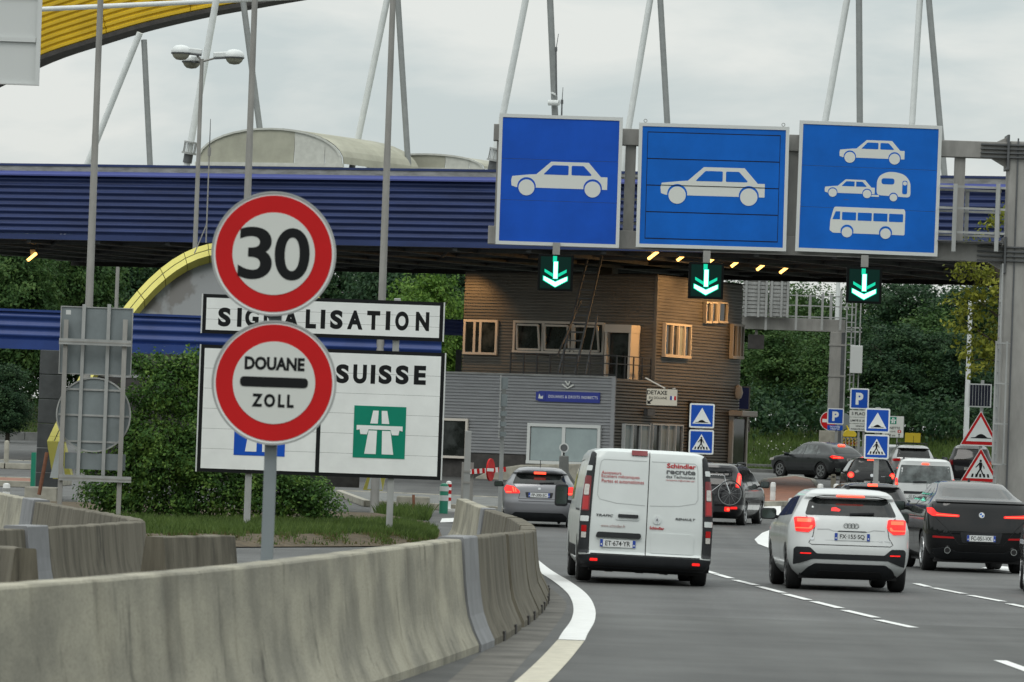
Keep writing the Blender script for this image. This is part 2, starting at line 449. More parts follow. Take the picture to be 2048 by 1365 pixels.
def copy_tree(o, parent=None):
    c = o.copy(); COL.objects.link(c)
    if parent: c.parent = parent
    for ch in list(o.children): copy_tree(ch, c)
    return c

def rpoly(pts, r, seg=4):                 # polygon with rounded corners
    if r <= 0: return list(pts)
    out, n = [], len(pts)
    for i in range(n):
        a, b, c = Vector(pts[i - 1]), Vector(pts[i]), Vector(pts[(i + 1) % n])
        u, w = (a - b), (c - b)
        q = min(r, u.length * 0.45, w.length * 0.45)
        p0, p2 = b + u.normalized() * q, b + w.normalized() * q
        for k in range(seg + 1):
            t = k / seg
            p = p0 * (1 - t) ** 2 + b * 2 * t * (1 - t) + p2 * t * t
            out.append((p.x, p.y))
    return out

def rect(cx, cz, w, h): return [(cx - w / 2, cz - h / 2), (cx + w / 2, cz - h / 2), (cx + w / 2, cz + h / 2), (cx - w / 2, cz + h / 2)]
def circ(cx, cz, r, n=32): return [(cx + r * math.cos(2 * math.pi * i / n), cz + r * math.sin(2 * math.pi * i / n)) for i in range(n)]
def tri_pts(cx, cz, s):                   # equilateral, centre of the base box
    h = s * 0.866
    return [(cx - s / 2, cz - h / 2), (cx + s / 2, cz - h / 2), (cx, cz + h / 2)]

def flat(name, poly, m, parent, y, t=0.004, r=0.0):
    return MB().prism(rpoly(poly, r), y, y + t).build(name, m, parent)

TEXTS = {}
def lettering(s, x, z, w, h, m, parent, y, t=0.003, bold=0.0, sp=1.0, name='lettering', shear=0.0, warp=None):
    """flat text fitted into a box w x h centred on (x, z), facing -y"""
    key = (s, bold, sp, shear)
    if key not in TEXTS:
        cu = bpy.data.curves.new('lettering', 'FONT')
        cu.body = s; cu.size = 1.0; cu.offset = bold; cu.space_character = sp; cu.shear = shear
        cu.extrude = 0.5; cu.resolution_u = 3 if len(s) > 2 else 8
        o = bpy.data.objects.new('lettering', cu); COL.objects.link(o)
        dg = bpy.context.evaluated_depsgraph_get()
        dg.update()
        me = bpy.data.meshes.new_from_object(o.evaluated_get(dg))
        bpy.data.objects.remove(o); bpy.data.curves.remove(cu)
        TEXTS[key] = [v.co.copy() for v in me.vertices], [tuple(p.vertices) for p in me.polygons]
        bpy.data.meshes.remove(me)
    vs, fs = TEXTS[key]
    x0, x1 = min(v.x for v in vs), max(v.x for v in vs)
    y0, y1 = min(v.y for v in vs), max(v.y for v in vs)
    out = []
    for v in vs:
        X = x + ((v.x - x0) / (x1 - x0) - 0.5) * w
        Z = z + ((v.y - y0) / (y1 - y0) - 0.5) * h
        Y = y - v.z * t
        if warp:
            p = warp(X, Z, -v.z * t); out.append(p)
        else: out.append((X, Y, Z))
    return MB().add(out, fs).build(name, m, parent)
# ------------------------------------------------------------------ ground, roads, markings
def bank(x, y):                           # grassy bank behind the station
    y0 = 253.0 if x > -8 else 272.0
    t = min(1.0, max(0.0, (y - y0 - 2) / 13.0))
    return terrain(y) + 1.5 * t * t * (3 - 2 * t) + (0.12 if y >= y0 else 0)

def sheet(name, rows, lift, m, kind='structure', hfun=None):
    """rows of (y, x0, x1); a strip that follows the terrain"""
    ys, n = [], 9
    vs, fs = [], []
    rr = []
    for (ya, a0, a1), (yb, b0, b1) in zip(rows, rows[1:]):
        k = max(1, int(math.ceil(abs(yb - ya) / 1.5)))
        for i in range(k):
            t = i / k
            rr.append((ya + (yb - ya) * t, a0 + (b0 - a0) * t, a1 + (b1 - a1) * t))
    rr.append(rows[-1])
    for y, a, b in rr:
        for j in range(n):
            x = a + (b - a) * j / (n - 1)
            vs.append((x, y, (hfun(x, y) if hfun else terrain(y)) + lift))
    for i in range(len(rr) - 1):
        for j in range(n - 1):
            fs.append((i * n + j, i * n + j + 1, (i + 1) * n + j + 1, (i + 1) * n + j))
    o = MB().add(vs, fs).build(name, m)
    for p in o.data.polygons: p.use_smooth = True
    return tag(o, kind=kind) if kind else o

sheet('ground', [(-900, -900, 900), (-60, -900, 900), (100, -900, 900), (420, -900, 900), (1800, -1800, 1800)], -0.12, 'turf')
hv, hf = [], []                          # unseen wooded ridge added behind and beside the road, darkening reflections in the cars
for i in range(61):
    a_ = R(64) + R(412 - 64 * 2 + 0) * i / 60 if False else R(50) - R(280) * i / 60
    rr_ = 560 + 60 * math.sin(i * 1.7)
    hh_ = 52 + 16 * math.sin(i * .9) + 9 * math.sin(i * 2.3)
    for r_, z_ in ((rr_ - 180, -1), (rr_ - 60, hh_ * .55), (rr_ + 60, hh_), (rr_ + 160, hh_ * .8)): hv.append((r_ * math.cos(a_), r_ * math.sin(a_), z_))
for i in range(60):
    for k in range(3): hf.append((4 * i + k, 4 * i + k + 1, 4 * i + 5 + k, 4 * i + 4 + k))
o = MB().add(hv, hf).build('unseen_hills', mat('wooded hills', (.03, .045, .02), .9, var=.4, scale=.05))
smooth_mesh(o.data, 1.5); tag(o, kind='structure')
sheet('road', [(-30, -70, 70), (275, -70, 70)], 0.0, 'asphalt')
e1 = [on_ground(*p) for p in ((900, 1196), (1250, 1212), (1650, 1226), (2120, 1247))]
sheet('road_patch', [(20, -12, 14), (62, -12, 14), (e1[3].y - 3, -12, 14)], 0.004, 'asphalt2')
sheet('bank', [(253.0, -8, 60), (262, -8, 60), (270, -8, 60), (330, -8, 70)], 0.0, 'turf', hfun=bank)
sheet('bank', [(272.0, -70, -8.1), (282, -70, -8.1), (290, -70, -8.1), (340, -80, -8.1)], 0.0, 'turf', hfun=bank)

def ground_poly(name, pts, lift, m, kind='structure', thick=0.0, label=None, cat=None, parent=None):
    c = Vector((sum(p[0] for p in pts) / len(pts), sum(p[1] for p in pts) / len(pts), 0))
    n = len(pts)
    vs = [(p[0], p[1], terrain(p[1]) + lift) for p in pts]
    fs = [tuple(range(n))]
    mb = MB().add(vs, fs)
    if thick:
        vs2 = [(p[0], p[1], terrain(p[1]) + lift - thick) for p in pts]
        o = len(mb.v); mb.v += vs2
        for i in range(n): mb.f.append((i, o + i, o + (i + 1) % n, (i + 1) % n))
    ob = mb.build(name, m, parent, fix=True)
    # keep the top facing up
    if ob.data.polygons[0].normal.z < 0:
        ob.data.flip_normals()
    if kind: tag(ob, kind=kind)
    return tag(ob, label, cat)

def strip_on_ground(name, pts, w0, w1, lift, m):
    L, Rr = [], []
    for i, p in enumerate(pts):
        a, b = pts[max(0, i - 1)], pts[min(len(pts) - 1, i + 1)]
        d = (b - a); d.z = 0; d.normalize()
        nrm = Vector((-d.y, d.x, 0))
        t = i / max(1, len(pts) - 1)
        w = (w0 + (w1 - w0) * t) / 2
        L.append(p + nrm * w); Rr.append(p - nrm * w)
    vs, fs = [], []
    for a, b in zip(L, Rr):
        vs += [(a.x, a.y, terrain(a.y) + lift), (b.x, b.y, terrain(b.y) + lift)]
    for i in range(len(pts) - 1): fs.append((2 * i, 2 * i + 1, 2 * i + 3, 2 * i + 2))
    o = MB().add(vs, fs).build(name, m)
    if o.data.polygons[0].normal.z < 0: o.data.flip_normals()
    return tag(o, kind='structure')

def smooth_path(pts, step=0.6):
    out = []
    n = len(pts)
    for i in range(n - 1):
        p0, p1, p2, p3 = pts[max(0, i - 1)], pts[i], pts[i + 1], pts[min(n - 1, i + 2)]
        k = max(2, int((p2 - p1).length / step))
        for j in range(k):
            t = j / k
            out.append(0.5 * ((2 * p1) + (p2 - p0) * t + (2 * p0 - 5 * p1 + 4 * p2 - p3) * t * t + (3 * p1 - p0 - 3 * p2 + p3) * t ** 3))
    out.append(pts[-1])
    return out

edge_new = [on_ground(*p) for p in ((1060, 1119), (1088, 1142), (1126, 1166), (1155, 1190), (1168, 1216), (1166, 1242), (1150, 1268), (1143, 1282))]
edge_old = [on_ground(*p) for p in ((1142, 1283), (1112, 1318), (1068, 1362), (1000, 1420))]
strip_on_ground('edge_line', smooth_path(edge_new, 0.8), 0.24, 0.27, 0.010, 'paint')
strip_on_ground('edge_line', smooth_path(edge_old, 0.8), 0.27, 0.27, 0.010, 'paint_old')
# dirty concrete gutter between barrier foot and edge line
gut = [on_ground(*p) for p in ((1040, 1150), (1090, 1190), (1100, 1215), (1060, 1265), (1000, 1320), (930, 1390), (800, 1500))]
strip_on_ground('gutter', smooth_path(gut, 0.8), 0.34, 0.5, 0.006, 'gutter')
for a, b in (((1405, 1141), (1432, 1149)), ((1434, 1150), (1462, 1158)), ((1470, 1161.5), (1513, 1172)), ((1518, 1174.5), (1566, 1187)), ((1570, 1189.5), (1617, 1201.5)), ((1627, 1204.5), (1681, 1218)),
             ((1689, 1222), (1752, 1237)), ((1756, 1241.5), (1827, 1257)), ((1832, 1168.5), (1857, 1175)), ((1866, 1177), (1928, 1189)),
             ((1940, 1192), (2006, 1204.5)), ((2018, 1209), (2090, 1224)), ((2000, 1323), (2080, 1352))):
    strip_on_ground('lane_dash', [on_ground(*a), on_ground(*b)], 0.13, 0.13, 0.010, 'paint')
isl = [on_ground(*p) for p in ((1700, 1034), (1640, 1038), (1596, 1045), (1556, 1055), (1524, 1067), (1509, 1080), (1516, 1089), (1540, 1098), (1575, 1106), (1620, 1112), (1720, 1122))]
ground_poly('painted_island', isl, 0.010, 'paint')
ground_poly('painted_wedge', [on_ground(*p) for p in ((1468, 1021), (1562, 1011), (1562, 1032), (1510, 1028))], 0.010, 'paint')
ground_poly('stop_line', [on_ground(*p) for p in ((880, 1046), (884, 1038), (910, 1037), (906, 1045))], 0.010, 'paint')
ground_poly('stop_line', [on_ground(*p) for p in ((1960, 1138), (1990, 1132), (2060, 1140), (2060, 1148), (1990, 1141))], 0.010, 'paint')
for px, py, w, l in ((1575, 938, 30, 3), (1490, 965, 26, 3), (1600, 945, 60, 2)):
    p = on_ground(px, py); s = ppm(p.y)
    ground_poly('worn_marking', [(p.x, p.y), (p.x + w / s, p.y - 0.4), (p.x + w / s, p.y + l), (p.x, p.y + l + 0.4)], 0.010, 'paint_old')

# traffic islands (kerbed, worn red paving)
def island(name, pts, h, top, label):
    t = thing(name, label, 'traffic island', (0, 0, 0))
    ground_poly('paving', pts, h, top, kind=None, parent=t)
    c = Vector((sum(p[0] for p in pts) / len(pts), sum(p[1] for p in pts) / len(pts)))
    n = len(pts)
    for i in range(n):
        a, b = Vector(pts[i][:2]), Vector(pts[(i + 1) % n][:2])
        L = (b - a).length; k = max(1, int(L / 1.6))
        for j in range(k):
            p, q = a.lerp(b, j / k), a.lerp(b, (j + 0.98) / k)
            m_ = MB().bar((p.x, p.y, terrain(p.y) + h / 2 + 0.012), (q.x, q.y, terrain(q.y) + h / 2 + 0.012), 0.18, h + 0.02)
            m_.build('kerb_stone', 'concrete', t, bevel=0.015)
    return t

def G(px, py): p = on_ground(px, py); return (p.x, p.y)
island('traffic_island', [G(1502, 990), G(1532, 965), G(1590, 959), G(1625, 966), G(1650, 1000), G(1600, 1012), G(1510, 1014)], 0.14, 'island_red', 'worn red paved island with concrete kerbs and white bollards in the centre')
island('traffic_island', [(-19, 166), (-13.6, 166), (-13.2, 172), (-19, 172)], 0.16, 'island_red', 'red topped kerbed island at the left edge beside the grey block pier')
island('traffic_island', [(-26, 196), (-15.5, 196), (-15.5, 203), (-26, 203)], 0.18, 'concrete_dark', 'dark kerbed island with stone post at the far left')
island('traffic_island', [(-3.8, 156), (0.8, 153.5), (1.0, 168), (-5.0, 170)], 0.16, 'concrete_dark', 'kerbed dark island at the foot of the grey customs office wall')

# ------------------------------------------------------------------ concrete barriers
PROF = [(-0.30, 0.0), (-0.30, 0.07), (-0.235, 0.20), (-0.185, 0.32), (-0.158, 0.45), (-0.135, 0.62), (-0.10, 0.985), (-0.088, 1.0), (0.088, 1.0), (0.10, 0.985), (0.135, 0.62), (0.158, 0.45), (0.185, 0.32), (0.235, 0.20), (0.30, 0.07), (0.30, 0.0)]
def sweep(path, off=0.0, wob=0.0, grow=0.0, low=0.0):
    """path of (Vector(x, y), height): new-jersey profile swept along it"""
    n = len(PROF); vs, fs = [], []
    for i, (p, h) in enumerate(path):
        a, b = path[max(0, i - 1)][0], path[min(len(path) - 1, i + 1)][0]
        d = (b - a).normalized(); nr = Vector((d.y, -d.x))
        jig = [random.uniform(-wob, wob) for _ in range(2)]
        for u, w in PROF:
            uu = u + (grow if u > 0 else -grow)
            zz = (w * h if w > 0.5 else w * (h if w > 0.3 else 1)) + (grow if w > 0.9 else 0) + low
            q = p + nr * (uu + jig[0])
            vs.append((q.x, q.y, terrain(p.y) + zz + (jig[1] if w > 0.9 else 0)))
    for i in range(len(path) - 1):
        for k in range(n):
            fs.append((i * n + k, i * n + (k + 1) % n, (i + 1) * n + (k + 1) % n, (i + 1) * n + k))
    fs += [tuple(range(n - 1, -1, -1)), tuple(range((len(path) - 1) * n, len(path) * n))]
    return MB().add(vs, fs)

def bar_path(keys):
    P = smooth_path([Vector((x, y, h)) for x, y, h in keys], 0.35)
    return [(Vector((p.x, p.y)), p.z) for p in P]
def cut(path, y0, y1): return [q for q in path if y0 <= q[0].y <= y1]

def barrier(path, m, label, group=None, wob=0.006, name='concrete_barrier'):
    o = sweep(path, wob=wob).build(name, m, fix=True)
    smooth_mesh(o.data, 0.25)
    return tag(o, label, 'barrier', group)

front = bar_path([(-5.4, 17, 1.05), (-4.0, 24, 1.05), (-2.87, 31, 1.05), (-1.74, 39.4, 1.05), (-0.46, 53.8, 1.045), (-0.06, 61, 1.0), (0.20, 68, 0.93), (0.30, 74, 0.88), (0.28, 80, 0.87), (0.12, 87, 0.87), (-0.28, 97, 0.87), (-0.88, 113, 0.9)])
barrier(cut(front, 0, 53.3), 'cast', 'long smooth cast concrete barrier with dark water streaks in the foreground', wob=0.002)
o = sweep(cut(front, 53.2, 54.9), grow=0.022).build('steel_clamp', 'clamp', fix=True)
tag(o, 'wide grey steel clamp over the joint of the foreground barrier', 'clamp')
BG = 'short concrete barrier blocks round the bend'
for y0, y1, w in ((54.7, 60.6, 'mossy concrete barrier block directly after the wide steel clamp'), (60.68, 65.3, 'mossy concrete barrier block with notched foot, second after the steel clamp'),
                  (65.38, 69.6, 'mossy concrete barrier block third after the steel clamp, entering the bend'), (69.68, 73.6, 'mossy concrete barrier block at the outermost point of the bend'),
                  (73.68, 78.0, 'mossy concrete barrier block just behind the outermost point of the bend'), (78.1, 87.0, 'mossy concrete barrier block running back from the bend'),
                  (87.1, 96.6, 'mossy concrete barrier block just before the thin rear clamp')):
    c = cut(front, y0, y1)
    b = barrier(c, 'mossy', w, BG, 0.004)
    # dark drainage notches at the foot
    if y1 < 80:
        for fr in (0.3, 0.7):
            k = int(fr * (len(c) - 1)); p = c[k][0]
            d = (c[min(k + 1, len(c) - 1)][0] - c[k - 1][0]).normalized(); nr = Vector((d.y, -d.x))
            q = p + nr * 0.301
            MB().bar((q.x - d.x * 0.12, q.y - d.y * 0.12, 0.05), (q.x + d.x * 0.12, q.y + d.y * 0.12, 0.05), 0.02, 0.11).build('drain_notch', 'plinth', b)
o = sweep(cut(front, 96.5, 98.0), grow=0.02).build('steel_clamp', 'clamp', fix=True)
tag(o, 'narrow grey steel clamp on the rear part of the barrier bend', 'clamp')
barrier(cut(front, 97.8, 120), 'cast', 'last pale concrete barrier beside the tall steel post', wob=0.002)

median = bar_path([(-10.8, 110, 0.85), (-8.75, 98, 0.85), (-6.6, 84, 0.85), (-5.0, 74.5, 0.85), (-4.62, 71.5, 0.85)])
median2 = bar_path([(-4.55, 70.6, 0.85), (-4.9, 66, 0.85), (-5.5, 61.0, 0.85), (-6.6, 55, 0.85)])
barrier(cut(median, 87.8, 120), 'cast', 'pale concrete barrier behind the left clamp, running back on the left')
barrier([q for q in median if q[0].y < 87.6], 'mossy', 'dark streaked concrete barrier tapering to the tip of the left lane divider')
barrier([q for q in median2 if q[0].y > 62.4][::1], 'mossy', 'dark streaked concrete barrier in front of the divider tip')
barrier([q for q in median2 if q[0].y <= 62.2], 'mossy', 'end piece of the left divider beside the pale metal cap')
o = sweep([q for q in median if 87.0 < q[0].y < 90.0], grow=0.025).build('steel_clamp', 'clamp', fix=True)
tag(o, 'pale metal clamp with bolts on the rear left barrier', 'clamp')
o = sweep([q for q in median2 if 62.0 < q[0].y < 63.4], grow=0.03).build('steel_clamp', 'clamp', fix=True)
tag(o, 'pale metal cap on the nearer left barrier', 'clamp')
def block(x, y, rz, L, label, h=0.86):
    d = Vector((math.sin(rz), math.cos(rz))); c = Vector((x, y))
    p = [(c + d * (L * (i / 6 - 0.5)), h) for i in range(7)]
    return barrier(p, 'mossy', label, None, 0.008)
block(-3.35, 61.0, R(14), 2.6, 'loose dark concrete block standing right of the left divider tip')
block(-4.62, 52.6, R(-20), 1.6, 'low dark concrete block nearest the camera at the left edge', 0.84)

# ------------------------------------------------------------------ canopy over the border lanes
CR = Matrix.Translation((3.0, 206.7, 0)) @ Matrix.Rotation(R(-25), 4, 'Z')
CRI = CR.inverted()
def corrug(x0, x1, z0, z1, y, depth, per, wave=False):
    """ribbed sheet in the x-z plane facing -y"""
    n = max(1, int(round((z1 - z0) / per))); per = (z1 - z0) / n
    pr = []
    for i in range(n):
        b = z0 + i * per
        if wave: pr += [(b + per * q / 8, y - depth * (.5 - .5 * math.cos(2 * math.pi * q / 8)) ** 1.4) for q in range(8)]
        else: pr += [(b, y), (b + per * 0.15, y - depth), (b + per * 0.62, y - depth), (b + per * 0.80, y)]
    pr.append((z1, y))
    vs, fs = [], []
    for z, yy in pr: vs += [(x0, yy, z), (x1, yy, z)]
    for i in range(len(pr) - 1): fs.append((2 * i, 2 * i + 1, 2 * i + 3, 2 * i + 2))
    k = len(vs)
    vs += [(x0, y + 0.08, z0), (x1, y + 0.08, z0), (x1, y + 0.08, z1), (x0, y + 0.08, z1)]
    fs.append((k, k + 3, k + 2, k + 1))
    return MB().add(vs, fs)

can = thing('border_canopy', 'long blue ribbed canopy across all lanes over the customs office', 'canopy', CR.translation, R(-25))
ZB, ZT = 9.25, 11.66
smooth_mesh(corrug(-34, 34, ZB + 0.22, ZT, 0, 0.085, 0.232, True).build('ribbed_fascia', 'fascia', can).data, 1.2)
MB().box(-34, 34, -0.02, 0.2, ZB, ZB + 0.21).build('lower_trim', 'fascia', can)
MB().prism([(-34, 0), (34, 0), (34, 1), (-34, 1)], 0, 1)
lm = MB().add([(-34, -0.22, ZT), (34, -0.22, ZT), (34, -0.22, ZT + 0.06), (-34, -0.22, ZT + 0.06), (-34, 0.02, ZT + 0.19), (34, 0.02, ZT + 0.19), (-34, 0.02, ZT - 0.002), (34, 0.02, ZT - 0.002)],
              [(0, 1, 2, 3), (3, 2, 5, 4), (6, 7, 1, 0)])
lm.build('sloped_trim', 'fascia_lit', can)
MB().box(-34, 34, 0.03, 0.3, ZT + 0.0, ZT + 0.38).build('coping', 'coping', can)
MB().box(-34, 34, 0.0, 0.32, ZT + 0.383, ZT + 0.47).build('top_trim', 'fascia', can)
MB().box(-34, 34, 0.32, 21.5, ZT - 0.1, ZT + 0.2).build('roof', 'coping', can)
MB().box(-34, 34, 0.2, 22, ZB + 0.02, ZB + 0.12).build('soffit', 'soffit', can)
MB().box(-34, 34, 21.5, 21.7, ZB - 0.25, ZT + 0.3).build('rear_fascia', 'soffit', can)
sb = MB()
for k in range(23): sb.box(-33 + 3 * k, -32.8 + 3 * k, 0.3, 21.4, ZB - 0.12, ZB + 0.018)
for k in range(5): sb.box(-33.9, 33.9, 2 + 4.5 * k, 2.18 + 4.5 * k, ZB - 0.10, ZB + 0.015)
sb.build('soffit_beams', 'steel_dark', can)
for x in (-6.4,):          # columns that carry it, mostly hidden behind signs
    MB().box(x - 0.3, x + 0.3, 15, 15.6, 0.4, ZB + 0.02).build('column', 'steel_dark', can, bevel=0.02)

def cl(px, py, ly):                        # canopy-local point seen at a pixel, on the plane local y = ly
    r = ray(px, py); o = Vector((0, 0, CAM_H))
    ro = CRI.to_3x3() @ r; oo = CRI @ o
    t = (ly - oo.y) / ro.y
    return oo + ro * t

def strut(base, top, ly, r, m, nm, collar=False):
    a, b = cl(*base, ly), cl(*top, ly)
    a2 = a + (a - b).normalized() * max(0, (a.z - (ZT + 0.2)) / max(0.2, (b - a).normalized().z))
    o = MB().tube(a2, b, r, r, 14).build(nm, m, can, smooth=True)
    if collar:
        d = (b - a).normalized(); c = a + d * 0.1
        k = MB(); k.tube(c - d * 0.5, c - d * 0.12, r * 1.35, r * 1.35, 14)
        k.build('strut_shoe', 'steel_dark', o, smooth=True)
        k = MB(); k.tube(c - d * 0.15, c - d * 0.08, r * 2.2, r * 2.2, 18); k.tube(c + d * 0.28, c + d * 0.34, r * 2.0, r * 2.0, 18)
        for i in range(10):
            t = i * math.pi / 5; u = d.cross(Vector((0, 1, 0))).normalized(); w = d.cross(u)
            e = (u * math.cos(t) + w * math.sin(t)) * r * 1.8
            k.tube(c - d * 0.08 + e, c + d * 0.28 + e, 0.018, 0.018, 6)
        k.build('strut_collar', 'galv', o)
    return o
S = lambda x0, y0, x1, y1, ly, r, m, c=False: strut((x0, y0), (x1, y1), ly, r, m, 'strut', c)
S(180, 315, 280, 66, 9.0, .125, 'strut_white'); S(300, 327, 288, 80, 9.2, .115, 'strut_grey')
S(378, 306, 468, -200, 5, .13, 'strut_white', True); S(520, 262, 460, -200, 9, .12, 'strut_grey')
S(714, 288, 793, -90, 9, .125, 'strut_white'); S(815, 308, 790, -90, 9, .115, 'strut_grey')
S(988, 320, 1094, -215, 4, .125, 'strut_white', True); S(1113, 300, 1091, -215, 9, .125, 'strut_grey')
S(1250, 300, 1317, -100, 9, .12, 'strut_white'); S(1337, 290, 1315, -100, 9, .115, 'strut_grey')
S(1640, 300, 1720, -145, 9, .125, 'strut_white'); S(1720, 300, 1717, -145, 9, .12, 'strut_grey')
S(1819, 330, 1848, -130, 9, .115, 'strut_white'); S(1888, 340, 1846, -130, 9, .115, 'strut_grey')
S(60, 20, 660, -8, 6.0, .095, 'strut_white')

# yellow arch girder above the canopy
arch = thing('yellow_arch_girder', 'large yellow ribbed arch girder with black lower edge over the canopy', 'arch girder', CR.translation, R(-25))
pts = [(-260, 285), (-150, 238), (-40, 180), (80, 122), (180, 88), (283, 57), (400, 30), (500, 12), (580, -2), (760, -30), (1000, -55), (1300, -72), (1600, -72), (1900, -55), (2250, -18)]
P = smooth_path([Vector((q.x, q.z, 0)) for q in (cl(x, y, 12.0) for x, y in pts)], 0.5)
def arch_band(seg, o0, o1, y0, y1, ribs=0):
    vs, fs = [], []
    if ribs:
        pr = []
        for i in range(ribs):
            b = o0 + (o1 - o0) * i / ribs; w = (o1 - o0) / ribs
            pr += [(b, y0), (b + w * .2, y0 - .07), (b + w * .6, y0 - .07), (b + w * .85, y0)]
        pr += [(o1, y0), (o1, y1), (o0, y1)]
    else: pr = [(o0, y0), (o1, y0), (o1, y1), (o0, y1)]
    n = len(pr)
    for i, p in enumerate(seg):
        a, b = seg[max(0, i - 1)], seg[min(len(seg) - 1, i + 1)]
        d = (b - a).normalized(); nr = Vector((-d.y, d.x, 0))
        for off, y in pr: q = p + nr * off; vs.append((q.x, y, q.y))
    for i in range(len(seg) - 1):
        for k in range(n): fs.append((i * n + k, i * n + (k + 1) % n, (i + 1) * n + (k + 1) % n, (i + 1) * n + k))
    fs += [tuple(range(n)), tuple(range((len(seg) - 1) * n, len(seg) * n))]
    return MB().add(vs, fs)
arch_band(P, 0, 0.17, 11.9, 13.0).build('lower_flange', 'plinth', arch, fix=True)
breaks = [cl(x, 60, 12.0).x for x in (-250, -120, 40, 217, 383, 548, 713, 880, 1045, 1210, 1375, 1540, 1705, 1870, 2035, 2240)]
for a, b in zip(breaks, breaks[1:]):
    def on_arch(x):
        for p_, q_ in zip(P, P[1:]):
            if p_.x <= x <= q_.x: return p_.lerp(q_, (x - p_.x) / (q_.x - p_.x))
    a_, b_ = on_arch(a + .02), on_arch(b - .02)
    seg = [a_] * bool(a_) + [p for p in P if a + 0.1 <= p.x <= b - 0.1] + [b_] * bool(b_)
    if len(seg) > 2: arch_band(seg, 0.172, 2.9, 12.0, 13.0, 11).build('ribbed_panel', 'yellow', arch, fix=True)

# vaulted rooflights on the canopy
def vault(cx, y0, y1, w, h, zb, label):
    t = thing('vaulted_rooflight', label, 'rooflight', CR @ Vector((cx, y0, zb)), R(-25))
    n = 18
    arcp = [(-w / 2 * math.cos(math.pi * i / n), h * math.sin(math.pi * i / n) ** 0.9 if 0 < i < n else 0) for i in range(n + 1)]
    vs, fs = [], []
    rows = int((y1 - y0) / 0.3)
    for j in range(rows * 2 + 1):
        y = (y1 - y0) * j / (rows * 2); k = 1.0 if j % 2 else 1.03
        for x, z in arcp: vs.append((x * k, y, z * k))
    m_ = n + 1
    for j in range(rows * 2):
        for i in range(n): fs.append((j * m_ + i, (j + 1) * m_ + i, (j + 1) * m_ + i + 1, j * m_ + i + 1))
    MB().add(vs, fs).build('vault_sheet', 'vault', t)
    for (i0, i1, mm) in ((0, 11, 'vault'), (11, 14, 'vault_pale'), (14, 18, 'vault_pale')):
        poly = [arcp[i] for i in range(i0, i1 + 1)]
        poly = [(arcp[i0][0] + 0.02, 0)] + [(x, z * 0.97) for x, z in poly] + [(arcp[i1][0] - 0.02, 0)]
        flat('end_panel', poly, mm, t, -0.02, 0.04)
    rim = MB()
    for a, b in zip(arcp, arcp[1:]): rim.bar((a[0], -0.04, a[1]), (b[0], -0.04, b[1]), 0.09, 0.07)
    rim.box(-w / 2 - 0.1, w / 2 + 0.1, -0.1, 0.02, -0.14, 0.0)
    rim.build('end_frame', 'vault_pale', t)
    MB().box(-w / 2 - 0.05, w / 2 + 0.05, -0.05, y1 - y0, -0.75, -0.141).build('kerb', 'coping', t)
    return t
a, b = cl(397, 322, 3.0), cl(683, 330, 3.0); ap = cl(535, 258, 3.0)
vault((a.x + b.x) / 2, 3.0, 9.5, b.x - a.x, ap.z - (a.z + b.z) / 2, (a.z + b.z) / 2, 'beige barrel vaulted rooflight with pale end panels, the larger of two')
a, b = cl(740, 334, 10.5), cl(965, 338, 10.5); ap = cl(850, 309, 10.5)
vault((a.x + b.x) / 2, 10.5, 15, b.x - a.x, ap.z - (a.z + b.z) / 2, (a.z + b.z) / 2, 'low beige vaulted rooflight behind the larger one')

# lit canopy lamps
def canopy_lamp(px, py, ly, label, power=0, on=True, aim=58, spot=92, tx=0):
    p = cl(px, py, ly); w = CR @ p
    t = thing('canopy_lamp', label, 'lamp', w, R(-25), 'tilted lamps under the canopy')
    mb = MB().bar((-0.02, 0.10, 0.08), (0.16, -0.30, 0.30), 0.20, 0.07); mb.build('housing', 'steel_dark', t)
    MB().bar((0.16, 0.1, 0.28), (0.16, 0.1, ZB + 0.04 - p.z), 0.05).build('bracket', 'steel_dark', t)
    MB().bar((-0.19, -0.02, -0.14), (0.19, -0.06, 0.13), 0.10, 0.085).build('tube', 'tube_on' if on else 'steel_dark', t)
    if power:
        l = bpy.data.lights.new('canopy_lamp_light', 'SPOT'); l.energy = power; l.color = (1.0, 0.53, 0.20)
        l.spot_size = R(spot); l.spot_blend = 0.8; l.shadow_soft_size = .12
        o = bpy.data.objects.new('lamp_light', l); COL.objects.link(o); o.parent = t
        o.location = (-0.1, 0.0, -0.25)
        o.rotation_euler = (R(tx), R(aim), 0)
    return t
for i, (px, py, ly) in enumerate(((1307, 511, 1.2), (1365, 514, 3.2), (1423, 521, 5.2), (1473, 526, 7.2), (1524, 533, 9.2), (1570, 539, 11.2))):
    canopy_lamp(px, py, ly, 'warm lit lamp under the canopy, ' + ('leftmost of the six above the office', 'second from the left above the office', 'just above the middle green arrow', 'right of the middle green arrow', 'fifth from the left above the office', 'rightmost of the six above the office')[i], (0, 0, 300, 800, 150, 1000)[i])
canopy_lamp(65, 514, 3.0, 'warm lit lamp under the canopy at the far left', 60, True, 0)
canopy_lamp(893, 507, 5.2, 'dim lamp under the canopy left of the office roof', 380, False, -12, 76, 36)
canopy_lamp(112, 486, 2.0, 'dim lamp under the canopy beside the first tall pole', 0, False)

